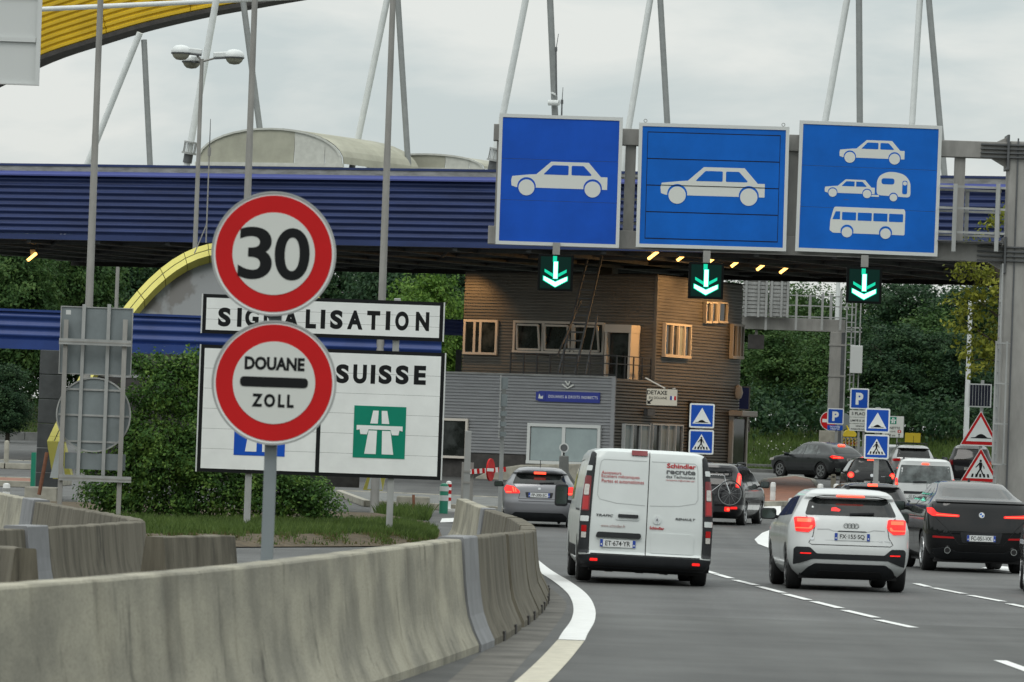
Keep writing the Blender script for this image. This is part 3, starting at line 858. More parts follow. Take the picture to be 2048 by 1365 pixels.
# ------------------------------------------------------------------ customs office
OFR = Matrix.Translation((3.83, 210, terrain(210))) @ Matrix.Rotation(R(-25), 4, 'Z')
off = thing('customs_office', 'two storey customs office with brown grey ribbed steel cladding and roof terrace', 'office building', OFR.translation, R(-25))
ZG = terrain(210)
HL, HU, YU, WL, DR = 4.67 - ZG, 8.58 - ZG, 3.6, 10.5, 11.9
def clad_front(x0, x1, z0, z1, y, m, nm):
    return corrug(x0, x1, z0, z1, y, 0.035, 0.118).build(nm, m, off)
def clad_side(y0, y1, z0, z1, x, m, nm):
    mb = corrug(y0, y1, z0, z1, 0, 0.035, 0.118)
    mb.v = [(x - b, a, c) for a, b, c in mb.v]
    return mb.build(nm, m, off)
clad_front(-WL, -0.09, 0.95, HL, 0, 'clad_daylit', 'front_cladding')
MB().box(-WL, 0, 0.04, DR, -0.4, HL - 0.12).build('lower_core', 'plinth', off)
MB().box(-WL, -0.05, -0.02, 0.03, -0.5, 0.93).build('plinth', 'plinth', off)
clad_side(0.02, DR, 0.5, HL, 0.0, 'clad', 'side_cladding')
MB().box(-0.088, 0.06, -0.06, 0.02, -0.3, HL + 0.03).build('corner_trim', 'clad_daylit', off)
MB().box(-WL, 0.05, -0.05, 0.0, HL + 0.002, HL + 0.07).build('parapet_cap', 'coping', off)
MB().box(-WL, -0.05, 0.06, YU, HL - 0.118, HL - 0.06).build('terrace_floor', 'coping', off)
XU = -7.95
clad_front(XU, -0.06, HL - 0.05, HU, YU, 'clad', 'upper_front_cladding')
clad_side(YU + 0.0, DR, HL + 0.002, HU, 0.0, 'clad', 'upper_side_cladding')
MB().box(XU + 0.02, -0.08, YU + 0.1, DR - 0.05, HL - 0.1, HU - 0.03).build('upper_core', 'plinth', off)
MB().box(XU - 0.03, 0.06, YU - 0.07, DR + 0.03, HU + 0.002, HU + 0.06).build('roof_edge', 'plinth', off)
mbw = corrug(-DR, -YU, HL, HU, 0, 0.035, 0.118); mbw.v = [(XU + 0.0 + b, -a, c) for a, b, c in mbw.v]; mbw.build('upper_left_cladding', 'clad', off)
MB().box(-0.06, 0.055, YU - 0.055, YU + 0.0, HL, HU).build('upper_corner_trim', 'clad', off)

def oz(py, px, y_loc=0.0):               # building-local height for a pixel, via depth
    p = CRI
    return None
def front_px(px, py, yl=0.0):            # office-local x, z on the plane local y = yl
    r = ray(px, py); I = OFR.inverted(); ro = I.to_3x3() @ r; oo = I @ Vector((0, 0, CAM_H))
    t = (yl - oo.y) / ro.y; q = oo + ro * t
    return q.x, q.z
def side_px(px, py, xl=0.0):
    r = ray(px, py); I = OFR.inverted(); ro = I.to_3x3() @ r; oo = I @ Vector((0, 0, CAM_H))
    t = (xl - oo.x) / ro.x; q = oo + ro * t
    return q.y, q.z

def window_front(x0, x1, z0, z1, y, splits, gm='glass', fw=0.09, fm='frame', tilt=()):
    w = MB().box(x0 - 0.02, x1 + 0.02, y - 0.09, y - 0.04, z0 - 0.02, z1 + 0.02).build('window', 'plinth', off)
    f = MB()
    f.box(x0 - fw, x1 + fw, y - 0.16, y - 0.04, z1, z1 + fw); f.box(x0 - fw, x1 + fw, y - 0.19, y - 0.04, z0 - fw, z0)
    xs = [x0] + [x0 + (x1 - x0) * s for s in splits] + [x1]
    f.box(x0 - fw, x0, y - 0.158, y - 0.04, z0, z1); f.box(x1, x1 + fw, y - 0.158, y - 0.04, z0, z1)
    for s in xs[1:-1]: f.box(s - fw * .55, s + fw * .55, y - 0.155, y - 0.04, z0, z1)
    f.build('frame', fm, w)
    for i, (a, b) in enumerate(zip(xs, xs[1:])):
        m_ = gm[i] if isinstance(gm, (list, tuple)) else gm
        MB().box(a + 0.03, b - 0.03, y - 0.115, y - 0.105, z0 + 0.01, z1 - 0.01).build('pane', m_, w)
        if i in tilt:
            g = MB(); e = 0.07
            a2, b2 = a + 0.12, b - 0.1
            g.bar((a2, y - 0.17, z0 + .05), (a2 + 0.08, y - 0.42, z1 - .08), e); g.bar((b2, y - 0.17, z0 + .05), (b2 + .02, y - 0.42, z1 - .08), e)
            g.bar((a2 + .08, y - 0.42, z1 - .08), (b2 + .02, y - 0.42, z1 - .08), e); g.bar((a2, y - 0.17, z0 + .05), (b2, y - 0.17, z0 + .05), e)
            g.build('open_sash', fm, w)
    return w
def window_side(y0, y1, z0, z1, x, splits, gm='glass', fw=0.08, fm='frame'):
    w = MB().box(x + 0.04, x + 0.09, y0 - .02, y1 + .02, z0 - .02, z1 + .02).build('window', 'plinth', off)
    f = MB()
    f.box(x + 0.04, x + 0.18, y0 - fw, y1 + fw, z1, z1 + fw); f.box(x + 0.04, x + 0.2, y0 - fw, y1 + fw, z0 - fw * 1.4, z0)
    ys = [y0] + [y0 + (y1 - y0) * s for s in splits] + [y1]
    f.box(x + .04, x + .178, y0 - fw, y0, z0, z1); f.box(x + .04, x + .178, y1, y1 + fw, z0, z1)
    for s in ys[1:-1]: f.box(x + .04, x + .20, s - fw * .6, s + fw * .6, z0, z1)
    f.build('frame', fm, w)
    for i, (a, b) in enumerate(zip(ys, ys[1:])):
        m_ = gm[i % len(gm)] if isinstance(gm, (list, tuple)) else gm
        MB().box(x + .10, x + .11, a + .03, b - .03, z0 + .01, z1 - .01).build('pane', m_, w)
    return w
x0, z1 = front_px(1064, 853); x1, z0 = front_px(1196, 926)
window_front(x0, x1, z0, z1, 0, (0.5,), 'frosted', 0.12, 'frame_white')
x0, z1 = front_px(790, 838); x1, z0 = front_px(932, 913)
window_front(x0, x1, z0, z1, 0, (0.28, 0.62,), 'glass')
x0, z1 = front_px(935, 644, YU); x1, z0 = front_px(992, 706, YU)
window_front(x0, x1, z0, z1, YU, (0.30, 0.5), 'glass')
x0, z1 = front_px(1034, 646, YU); x1, z0 = front_px(1206, 706, YU)
window_front(x0, x1, z0, z1, YU, (0.32, 0.66), 'glass', tilt=(0, 1, 2))
# porch box with door
x0, z1 = front_px(1210, 665, YU - .9); x1, _ = front_px(1262, 665, YU - .9)
pr_ = MB(); pr_.box(x0, x0 + .09, YU - .9, YU - .02, HL - .05, z1); pr_.box(x1 - .09, x1, YU - .9, YU - .02, HL - .05, z1); pr_.box(x0 - .02, x1 + .02, YU - .93, YU - .02, z1 + .002, z1 + .3)
pr_.build('porch', 'frame', off)
MB().box(x0 + .1, x1 - .1, YU - .62, YU - .55, HL - .05, z1 - .02).build('door', 'glass', off)
# side windows
y0, z1 = side_px(1325, 650); y1, z0 = side_px(1372, 712)
window_side(y0, y1, z0, z1, 0, (0.25, 0.5, 0.75), ['glass', 'glass', 'frosted', 'glass'])
y0, z1 = side_px(1460, 652); y1, z0 = side_px(1487, 714)
window_side(y0, min(y1, DR - .15), z0, z1, 0, (0.35, 0.7), ['glass', 'frosted', 'glass'])
for a_, b_ in ((1406, 1413), (1418, 1426), (1432, 1446)):
    y0, z1 = side_px(a_, 607); y1, z0 = side_px(b_, 643)
    window_side(y0, y1, z0, z1, 0, (), 'glass', 0.06)
y0, z1 = side_px(1243, 850); y1, z0 = side_px(1290, 905)
window_side(y0, y1, z0 - .3, z1, 0, (0.3, 0.62), ['frosted', 'glass', 'frosted'], .05, 'frame_white')
y0, z1 = side_px(1299, 850); y1, z0 = side_px(1356, 905)
window_side(y0, y1, z0 - .3, z1, 0, (0.25, 0.5, 0.75), ['glass', 'frosted', 'frosted', 'glass'], .05, 'frame_white')
# side door with orange lit awning, wall lamp, dark down pipe
y0, z1 = side_px(1459, 838); y1, z0 = side_px(1482, 930)
MB().box(.04, .14, y0, y1, 0.25, z1).build('side_door', 'glass', off)
f = MB(); f.box(.04, .2, y0 - .12, y0, .25, z1 + .1); f.box(.04, .2, y1, y1 + .12, .25, z1 + .1); f.build('side_door_frame', 'frame', off)
ya, za = side_px(1455, 821); yb, zb = side_px(1486, 834)
MB().box(.04, .62, ya, yb, zb, za).build('awning', 'frame', off, bevel=0.03)
yy, zz = side_px(1473, 785)
MB().lathe([(0.02, -.3), (.14, -.22), (.2, 0), (.14, .22), (.02, .3)], (.06, yy, zz), 14).build('wall_lamp', 'frame', off, smooth=True)
ya, za = side_px(1380, 802)
MB().box(.04, .16, ya - .2, ya + .2, 0.3, za).build('dark_duct', 'plinth', off)
yy, zz = side_px(1293, 824)
MB().box(.04, .2, yy - .35, yy + .35, zz - .15, zz + .1).build('junction_box', 'steel_dark', off)
# railing on the terrace
rl = MB()
x0, zt = front_px(1022, 706, .12)
for k in range(9):
    x = x0 + (0.0 - x0) * k / 8
    rl.box(x - .025, x + .025, .1, .15, HL - .05, zt)
for z in (zt, (zt + HL) / 2 + .12, HL + .12): rl.box(x0, 0.0, .105, .145, z - .02, z + .02)
for k in range(4):
    y = .13 + (YU - .4) * (k + 1) / 4
    rl.box(-.045, .0, y - .02, y + .02, HL, zt)
for z in (zt, (zt + HL) / 2 + .12): rl.box(-.04, 0.0, .15, YU - .3, z - .018, z + .018)
rl.box(x0 - .02, x0 + .02, .15, YU - .1, zt - .02, zt + .02)
rl.build('terrace_railing', 'rail', off)
# ladder up to the canopy
ld = thing('roof_ladder', 'grey steel ladder leaning from the terrace up to the canopy', 'ladder', OFR @ Vector((0, 0, 0)), R(-25))
bx, bz = front_px(1131, 752, 1.2); tx, tz = front_px(1192, 505, 2.6)
r1 = ((bx - .34, 1.2, HL - .05), (tx - .28, 2.6, tz)); r2 = ((bx + .34, 1.2, HL - .05), (tx + .28, 2.6, tz))
MB().bar(*r1, .07).build('rail', 'steel_dark', ld); MB().bar(*r2, .07).build('rail', 'steel_dark', ld)
for k in range(15):
    t = (k + .5) / 15
    MB().bar(Vector(r1[0]).lerp(Vector(r1[1]), t), Vector(r2[0]).lerp(Vector(r2[1]), t), .05).build('rung', 'steel_dark', ld)
g = MB(); hx, hz = front_px(1108, 712, .6)
g.bar((hx, .9, hz), (bx + .15, 2.0, hz + 2.1), .05); g.bar((bx + .75, 1.3, HL), (bx + 1.0, 1.7, hz + 1.6), .05)
g.build('handrail', 'steel_dark', ld)
# plaque, emblem
x0, z1 = front_px(1078, 782, -.05); x1, z0 = front_px(1200, 807, -.05)
pq = thing('office_plaque', 'dark blue plaque with white customs office lettering on the grey wall', 'plaque', OFR @ Vector(((x0 + x1) / 2, -.05, (z0 + z1) / 2)), R(-25))
w, h = x1 - x0, z1 - z0
MB().box(-w / 2, w / 2, -.03, .0, -h / 2, h / 2).build('board', 'blue_navy', pq)
MB().box(-w / 2 - .1, -w / 2 + .28, -.045, -.002, -h / 2 + .04, h / 2 - .03).build('crest_panel', 'blue_navy', pq)
lettering('DOUANES & DROITS INDIRECTS', .16, 0, w * .80, h * .27, 'white', pq, -.032, bold=.0, sp=1.12)
flat('crest_mark', [(-w / 2 + .0, -.08), (-w / 2 + .18, -.1), (-w / 2 + .2, .02), (-w / 2 + .1, -.02), (-w / 2 + .04, .1)], 'sign_grey', pq, -.05, .004)
bx, bz = front_px(1136, 770, -.05)
em = thing('wall_emblem', 'small pale metal emblem of folded chevrons above the blue plaque', 'emblem', OFR @ Vector((bx, -.05, bz)), R(-25))
for k, (a_, b_) in enumerate((((-.22, .02), (0, -.13)), ((0, -.13), (.24, .0)), ((-.10, .14), (.02, -.02)), ((.02, -.02), (.09, .13)))):
    MB().bar((a_[0], -.03, a_[1]), (b_[0], -.03, b_[1]), .03, .045).build('wing', 'sign_grey', em)
# rough concrete base under the office front
cb = MB()
px_pts = ((942, 985), (950, 955), (985, 938), (1040, 930), (1160, 928), (1165, 990))
poly = [front_px(*p, -1.6) for p in px_pts]
cb.prism(poly, -1.6, -.06)
tag(cb.build('concrete_ramp', 'concrete', None, bevel=.05), 'rough concrete ramp below the frosted office windows', 'ramp').matrix_world = OFR

# ------------------------------------------------------------------ toll kiosk with yellow arch on the left
def kz(py, px, d): return at(px, py, d).z
D_ARCH = 150.0
c0 = at(448, 980, D_ARCH); zb0 = 0.75
ap = at(448, 484, D_ARCH + 3.6)
AW = (at(777, 985, D_ARCH).x - at(87, 985, D_ARCH).x) / 2
cxk = (at(777, 985, D_ARCH).x + at(87, 985, D_ARCH).x) / 2
ka = thing('yellow_arch', 'lemon yellow arch of panels framing a grey stained shell behind the road signs', 'arch', (cxk, D_ARCH, zb0))
TILT = math.atan2(3.6, ap.z - zb0); BH = math.hypot(3.6, ap.z - zb0)
def tilt(x, y, z): return (x, y * math.cos(TILT) + z * math.sin(TILT), z * math.cos(TILT) - y * math.sin(TILT))
NP = 22
def ell(t, k):
    s_ = -math.cos(min(math.pi, max(0, t))); z0_ = .145 * BH
    return ((AW - k) * s_, z0_ + (BH - z0_ - k) * (1 - abs(s_) ** 2.2))
def arch_panel(t0, t1, k0, k1, y0, y1, m, nm):
    vs = []
    for t in (t0, (t0 + t1) / 2, t1):
        for k, y in ((k0, y0), (k1, y0), (k1, y1), (k0, y1)):
            x, z = ell(t, k); vs.append(tilt(x, y, z))
    fs = []
    for j in range(2):
        for q in range(4): fs.append((4 * j + q, 4 * j + (q + 1) % 4, 4 * j + 4 + (q + 1) % 4, 4 * j + 4 + q))
    fs += [(0, 1, 2, 3), (8, 9, 10, 11)]
    MB().add(vs, fs).build(nm, m, ka, fix=True)
T0 = 0.004
for i in range(NP):
    a_, b_ = T0 + (math.pi - 2 * T0) * i / NP + .002, T0 + (math.pi - 2 * T0) * (i + 1) / NP - .002
    arch_panel(a_, b_, 0.0, 0.17, 0, .5, 'yellow_arch', 'panel')
    arch_panel(a_, b_, 0.20, 0.37, 0, .5, 'yellow_arch', 'panel')
    arch_panel(a_ - .003, b_ + .003, 0.165, 0.205, .03, .45, 'coping', 'gutter')
for sgn in (-1, 1):
    xo, zo = ell(T0, 0); xi, zi = ell(T0, .40)
    a1, a2 = tilt(xo, 0, zo), tilt(xi, 0, zi)
    f = MB().add([(-sgn * a1[0] * -1 if False else sgn * abs(a1[0]), a1[1], a1[2]), (sgn * abs(a2[0]), a2[1], a2[2]), (sgn * abs(a2[0]) * .93, a2[1] + .1, -.05), (sgn * abs(a1[0]) * .96, a1[1] + .1, -.05),
                  (sgn * abs(a1[0]), a1[1] + .9, a1[2] + .1), (sgn * abs(a2[0]), a2[1] + .9, a2[2] + .1), (sgn * abs(a2[0]) * .93, a2[1] + .9, -.05), (sgn * abs(a1[0]) * .96, a1[1] + .9, -.05)],
                 [(0, 1, 2, 3), (4, 7, 6, 5), (0, 4, 5, 1), (3, 2, 6, 7), (0, 3, 7, 4), (1, 5, 6, 2)])
    f.build('foot', 'yellow_arch', ka, fix=True)
    hx = sgn * (AW - .36)
    MB().add([(hx - .20, -.12, -.02), (hx + .20, -.12, -.02), (hx, -.12, .95), (hx - .20, .06, -.02), (hx + .20, .06, -.02), (hx, .06, .95)], [(0, 1, 2), (3, 5, 4), (0, 3, 4, 1), (1, 4, 5, 2), (2, 5, 3, 0)]).build('gusset', 'strut_white', ka, fix=True)
sv = []
for i in range(41):
    t = math.pi * i / 40; x, z = ell(t, .35)
    if z > 3.0: sv.append((x, z))
shell_v = [tilt(x, .38, z) for x, z in sv]
MB().add(shell_v, [tuple(range(len(shell_v)))]).build('shell', 'shell', ka)
MB().add([(-AW + .8, .9, 0), (AW - .8, .9, 0), (AW - .8, 2.3, 3.6), (-AW + .8, 2.3, 3.6)], [(0, 1, 2, 3)]).build('shade_sheet', 'soffit', ka)  # dark sheet standing for the shaded interior below the band
for px, lab in ((83, 'pale concrete block under the left foot of the yellow arch'), (826, 'pale concrete block under the right foot of the yellow arch')):
    p = at(px, 1000, 147.5)
    wd = 0.42
    o = MB().box(-wd, wd, -.35, 1.2, terrain(147) - .05, .50 if px < 200 else .60).build('concrete_block', 'concrete', None, bevel=.03)
    o.location = (p.x, 147.5, 0); tag(o, lab, 'concrete block')
# rusty stay beside the left foot
tag(MB().tube(at(78, 990, 146), at(94, 905, 146), .05, .05, 8).build('rusty_stay', 'rust'), 'leaning rusty steel stay in front of the left arch foot', 'stay')
tag(MB().tube(at(828, 1040, 145), at(827, 990, 145), .035, .035, 8).build('rusty_pipe', 'rust'), 'thin rusty pipe in front of the right concrete block', 'pipe')
# blue band
kb = thing('blue_kiosk_band', 'low blue ribbed canopy band crossing in front of the yellow arch', 'canopy', (0, 146, 0))
xa, xb = at(-120, 660, 146).x, at(884, 660, 146).x
zt_, zm_, zb_ = at(0, 622, 146).z, at(0, 678, 146).z, at(0, 697, 146).z
smooth_mesh(corrug(xa, xb, zm_, zt_, 0, .06, .24, True).build('ribbed_fascia', 'band', kb).data, 1.2)
MB().box(xa, xb, -.06, .1, zb_, zm_ - .003).build('lower_trim', 'band', kb)
MB().box(xa, xb, -.08, .12, zt_ + .002, zt_ + .06).build('top_trim', 'band', kb)
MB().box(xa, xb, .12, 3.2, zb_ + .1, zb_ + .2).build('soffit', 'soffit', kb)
xa, xb = at(840, 655, 228).x, at(960, 655, 228).x
kc = thing('far_blue_canopy', 'short piece of pale blue ribbed canopy left of the office', 'canopy', (0, 228, 0))
corrug(xa, xb, at(905, 671, 228).z, at(905, 639, 228).z, 0, .05, .16).build('ribbed_fascia', 'band_pale', kc)
pp = at(918, 700, 228.3)
MB().box(pp.x - .12, pp.x + .12, .1, .35, terrain(228), pp.z).build('post', 'steel_dark', kc)
# grey block pier
pier = thing('block_pier', 'dark grey pier of large stacked blocks under the blue band', 'pier', (at(93, 950, 153.5).x, 153.5, 0))
zs = terrain(153.5)
for k in range(6):
    MB().box(-.29, .29, 0, .7, zs + .66 * k + .012, zs + .66 * (k + 1)).build('block', mat('charcoal pier block', (.06, .066, .07), .8, var=.2, scale=2), pier, bevel=.015)
o = MB().box(-.06, .06, 0, .3, 0.2, 1.35).build('green_post', 'post_green'); o.location = (at(66, 940, 158).x, 158, 0)
tag(o, 'thin dark green plate beside the grey block pier', 'post')
# ------------------------------------------------------------------ road signs
def size_px(a, b, d):                     # width, height in metres of a pixel box, roll removed
    p, q = at(*a, d), at(*b, d)
    return abs(q.x - p.x), abs(q.z - p.z)

def board(parent, cx, cz, w, h, face, y=0.0, edge='frame_white', r=0.05, bw=0.03, name='panel', back='back', t=0.03):
    p = flat(name, rect(cx, cz, w, h), back, parent, y, t, r)
    flat('border', rect(cx, cz, w - .004, h - .004), edge, p, y - .004, .0035, r)
    flat('face', rect(cx, cz, w - 2 * bw, h - 2 * bw), face, p, y - .008, .0035, max(.005, r - bw * .6))
    return p

# twin round sign on one post, nearest sign
D = 46.0
c1, c2 = at(547.5, 508, D), at(548, 766, D)
ts = thing('speed_limit_sign', 'round white 30 speed limit disc with red ring on the near grey post', 'road sign', c1)
def disc(parent, r):
    b = MB(); b.lathe([(r, .0), (r, .03)], (0, 0, 0), 64)
    b.v = [(x, z, y) for x, y, z in b.v]
    o = b.build('disc', 'back', parent, fix=True)
    rim = MB().ring(0, 0, r - .012, r + .004, -.012, .03, 72).build('rim', 'galv', parent)
    flat('white_edge', circ(0, 0, r - .010, 72), 'white', parent, -.004, .003)
    flat('red_ring', circ(0, 0, r - .030, 72), 'red', parent, -.008, .003)
    flat('face', circ(0, 0, r * .665, 72), 'sign_grey', parent, -.012, .003)
rr = 248 / ppm(D) / 2
disc(ts, rr)
s = ppm(D)
lettering('3', -37 / s, 0, 68 / s, 105 / s, 'black', ts, -.0125, bold=.020)
lettering('0', 37 / s, 0, 70 / s, 105 / s, 'black', ts, -.0125, bold=.020)
MB().box(-.03, .03, .03, .075, -.3, .3).build('bracket', 'galv', ts)
tz = thing('customs_stop_sign', 'round DOUANE ZOLL disc with black bar and red ring, below the 30 disc', 'road sign', c2)
disc(tz, rr)
lettering('DOUANE', 0, 38 / s, 120 / s, 27 / s, 'black', tz, -.0125, bold=.045)
lettering('ZOLL', -1 / s, -36 / s, 84 / s, 27 / s, 'black', tz, -.0125, bold=.045, sp=1.35)
flat('bar', rect(0, 1 / s, 136 / s, 20 / s), 'black', tz, -.0155, .003, .036)
MB().box(-.03, .03, .03, .075, -.3, .3).build('bracket', 'galv', tz)
pf = foot(544, 1120, D)
o = MB().box(-.05, .05, -.03, .03, 0, c1.z + .42).build('sign_post', mat('grey sign post', (.22, .25, .265), .5, .2, var=.06), None, bevel=.008)
o.location = (at(548, 700, D).x, D + .11, 0)
tag(o, 'plain grey rectangular post carrying the two round red ringed signs', 'sign post')

# SIGNALISATION SUISSE board
D = 113.0; s = ppm(D)
bc = at(643, 826, D)
sb_ = thing('border_notice_board', 'large white SIGNALISATION SUISSE notice board in two black edged panels on posts', 'notice board', bc)
def bl(px, py): p = at(px, py, D) - bc; return p.x, p.z
x0, z1 = bl(407, 588); x1, z0 = bl(884.5, 684); 
def planked(x0, x1, z0, z1, rows, nm):
    p = MB().box(x0, x1, 0, .05, z0, z1).build(nm, 'black', sb_)
    b = 7 / s
    hh = (z1 - z0 - 2 * b) / rows
    for k in range(rows):
        MB().box(x0 + b, x1 - b, -.012, -.001, z0 + b + k * hh + .0022, z0 + b + (k + 1) * hh - .0022).build('plank', 'white', p)
    MB().box(x0 - .03, x0 - .004, -.02, .06, z0, z1).build('edge_strip', 'frame_white', p)
    MB().box(x1 + .004, x1 + .03, -.02, .06, z0, z1).build('edge_strip', 'frame_white', p)
    return p
planked(x0, x1, z0, z1, 3, 'upper_panel')
for ch, px in (('S', 447), ('I', 483), ('G', 517), ('N', 562), ('A', 607), ('L', 650), ('I', 680), ('S', 706.5), ('A', 746), ('T', 783), ('I', 814), ('O', 840), ('N', 884 - 40 + 0)):
    pass
wx = {'S': 25, 'I': 9, 'G': 27, 'N': 27, 'A': 31, 'L': 21, 'T': 26, 'O': 27}
xs = [449, 479, 504, 541, 582, 622, 646, 673, 710, 747, 776, 804, 845]
for ch, px in zip('SIGNALISATION', xs):
    xx, zz = bl(px, 634.5 + (px - 447) * .0225)
    lettering(ch, xx, zz, wx[ch] / s, 38 / s, 'black', sb_, -.0125, bold=.05)
x0, z1 = bl(403, 689); x1, z0 = bl(880.5, 961)
planked(x0, x1, z0, z1, 6, 'main_panel')
xm, _ = bl(638, 830)
flat('divider', rect(xm, (z0 + z1) / 2, 8 / s, z1 - z0 - .1), 'black', sb_, -.018, .005)
for ch, px, w in zip('SUISSE', (685, 720, 746, 770.5, 804.5, 840), (26, 27, 9, 26, 26, 24)):
    xx, zz = bl(px, 748 + (px - 690) * .02)
    lettering(ch, xx, zz, w / s, 38 / s, 'black', sb_, -.0125, bold=.05)
for ch, px, w in zip('FRANCE', (445, 475, 510, 545, 580, 612), (25, 28, 32, 28, 28, 24)):
    xx, zz = bl(px, 740 + (px - 445) * .02)
    lettering(ch, xx, zz, w / s, 38 / s, 'black', sb_, -.0125, bold=.05)
def motorway_symbol(parent, cx, cz, w, h, m, y):
    p = flat('motorway_square', rect(cx, cz, w, h), m, parent, y, .004)
    u = w / 104
    q = lambda pts: [(cx + a * u, cz + b * u) for a, b in pts]
    for sg in (-1, 1):
        flat('lane_mark', q([(sg * 6, -44), (sg * 29, -44), (sg * 22, 3), (sg * 5, 3)]), 'white', p, y - .004, .003)
        flat('lane_mark', q([(sg * 4, 17), (sg * 19, 17), (sg * 14, 43), (sg * 3, 43)]), 'white', p, y - .004, .003)
    flat('bridge', q([(-46, 5), (46, 5), (46, 13), (-46, 13)]), 'white', p, y - .008, .003)
    for sg in (-1, 1):
        flat('bridge', q([(sg * 25, -5), (sg * 38, -5), (sg * 40, 5.2), (sg * 22, 5.2)]), 'white', p, y - .008, .003)
        flat('bridge', q([(sg * 38, 5), (sg * 46, 5), (sg * 46, 3)]), 'white', p, y - .0085, .003)
    return p
cx_, cz_ = bl(759, 865); motorway_symbol(sb_, cx_, cz_, 104 / s, 104 / s, 'green', -.018)
cx_, cz_ = bl(520, 861); motorway_symbol(sb_, cx_, cz_, 102 / s, 102 / s, 'blue', -.018)
for px, py in ((492, 1075), (777, 1086)):
    p = foot(px, py, D); x = p.x - bc.x
    z0 = terrain(D) - bc.z
    MB().box(x - .065, x + .065, .06, .18, z0, at(600, 590, D).z - bc.z).build('post', 'galv', sb_, bevel=.01)
for py in (625, 660, 735, 810, 890, 940):
    _, z = bl(640, py)
    x0, _ = bl(410, py); x1, _ = bl(876, py)
    MB().box(x0, x1, .052, .058 + .03, z - .04, z + .04).build('rail', 'galv', sb_)

# backs of signs on the left
D = 115.0; s = ppm(D)
bc = at(190, 790, D)
lb = thing('reversed_sign', 'grey back of a tall sign with square, round and small plates on two steel posts', 'road sign', bc)
def l2(px, py): p = at(px, py, D) - bc; return p.x, p.z
x0, z1 = l2(122, 612); x1, z0 = l2(262, 753)
flat('square_plate', rect((x0 + x1) / 2, (z0 + z1) / 2, x1 - x0, z1 - z0), 'back', lb, 0, .03, .06)
fr = MB(); b = .02
fr.box(x0, x1, -.02, 0, z1 - b, z1); fr.box(x0, x1, -.02, 0, z0, z0 + b); fr.box(x0, x0 + b, -.02, 0, z0 + b, z1 - b); fr.box(x1 - b, x1, -.02, 0, z0 + b, z1 - b)
fr.build('plate_edge', 'galv', lb)
xx, zz = l2(137, 625); flat('sticker', rect(xx, zz, 10 / s, 9 / s), 'frame_white', lb, -.004, .003)
cx_, cz_ = l2(187, 830)
flat('round_plate', circ(cx_, cz_, 73 / s, 56), 'back', lb, .0, .03)
MB().ring(cx_, cz_, 72 / s, 75 / s, -.025, .03, 56).build('plate_edge', 'galv', lb)
x0, z1 = l2(130, 905); x1, z0 = l2(250, 942)
flat('small_plate', rect((x0 + x1) / 2, (z0 + z1) / 2, x1 - x0, z1 - z0), 'back', lb, 0, .03, .02)
for px in (168, 218):
    xa, za = l2(px + 1, 612); xb, zb = l2(px - 4, 952)
    MB().box(xa - .035, xa + .035, -.085, -.021, zb, za + .03).build('inner_upright', 'galv', lb)
for px, y0 in ((134, 640), (252, 640)):
    xa, za = l2(px, y0)
    MB().box(xa - .045, xa + .045, -.19, -.09, terrain(D) - bc.z, za).build('post', 'steel', lb)
for py, nm in ((683, 'crossbar'), (955, 'crossbar')):
    xa, za = l2(120, py); xb, _ = l2(264, py)
    cb_ = MB().box(xa, xb, -.25, -.195, za - .06, za + .06).build(nm, 'galv', lb)
    MB().box(xa, xb, -.256, -.251, za - .012, za + .012).build('groove', 'steel', cb_)
for py in (778, 829, 882):
    xa, za = l2(128 if py != 829 else 117, py); xb, _ = l2(247 if py != 829 else 258, py)
    MB().box(xa, xb, -.021, -.002, za - .02, za + .02).build('stiffener', 'galv', lb)

# white panel back, upper left corner
D = 100.0; s = ppm(D)
bc = at(78, 166, D)
wp = thing('overhead_panel_back', 'pale ribbed back of an overhead sign cut by the upper left corner', 'road sign', bc)
W_ = 3.0
for k in range(5):
    z0, z1 = -.02 + .80 * k, -.02 + .80 * (k + 1) - .015
    MB().box(-W_, -.03, 0, .05, z0, z1).build('panel', 'frame_white', wp)
    MB().box(-W_, -.08, -.05, -.002, z1 - .06, z1 + .02).build('rib', 'frame_white', wp)
MB().box(-.07, 0, -.06, .06, -.05, 4.0).build('edge_channel', 'frame_white', wp)
MB().box(-W_, -.071, -.06, .06, -.05, -.022).build('edge_channel', 'frame_white', wp)
MB().box(-2.0, -1.7, .06, .36, -bc.z, 4.0).build('post', 'galv', wp)

# ------------------------------------------------------------------ signal gantry with three lane signs
D = 142.0; s = ppm(D)
go = at(2026, 640, D); go.z = terrain(D)
ga = thing('signal_gantry', 'grey steel cantilever gantry with column at the right edge, carrying the lane signs', 'gantry', (go.x, D, go.z))
def gl(px, py, d=D): p = at(px, py, d); return p.x - go.x, p.z - go.z
xl, zt1 = gl(988, 248); _, zt0 = gl(988, 281)
_, zb1 = gl(985, 452); _, zb0 = gl(985, 488)
xr, _ = gl(2014, 290)
MB().box(xl, xr + .05, 0, .45, zt0, zt1).build('upper_beam', 'steel', ga, bevel=.012)
MB().box(xl - .05, xr + .05, 0, .45, zb0, zb1).build('lower_beam', 'steel', ga, bevel=.012)
for px in (1000, 1258, 1585, 1918):
    x, _ = gl(px + 2, 360)
    MB().box(x - .13, x + .13, .1, .36, zb1 - .002, zt0 + .002).build('upright', 'steel', ga)
MB().box(xr + .06, xr + .92, -.1, .75, 0, zt1 + .03).build('column', 'steel', ga, bevel=.03)
MB().box(xr + .25, xr + .29, -.13, -.102, .1, zt1 + .1).build('column_seam', 'steel_dark', ga)
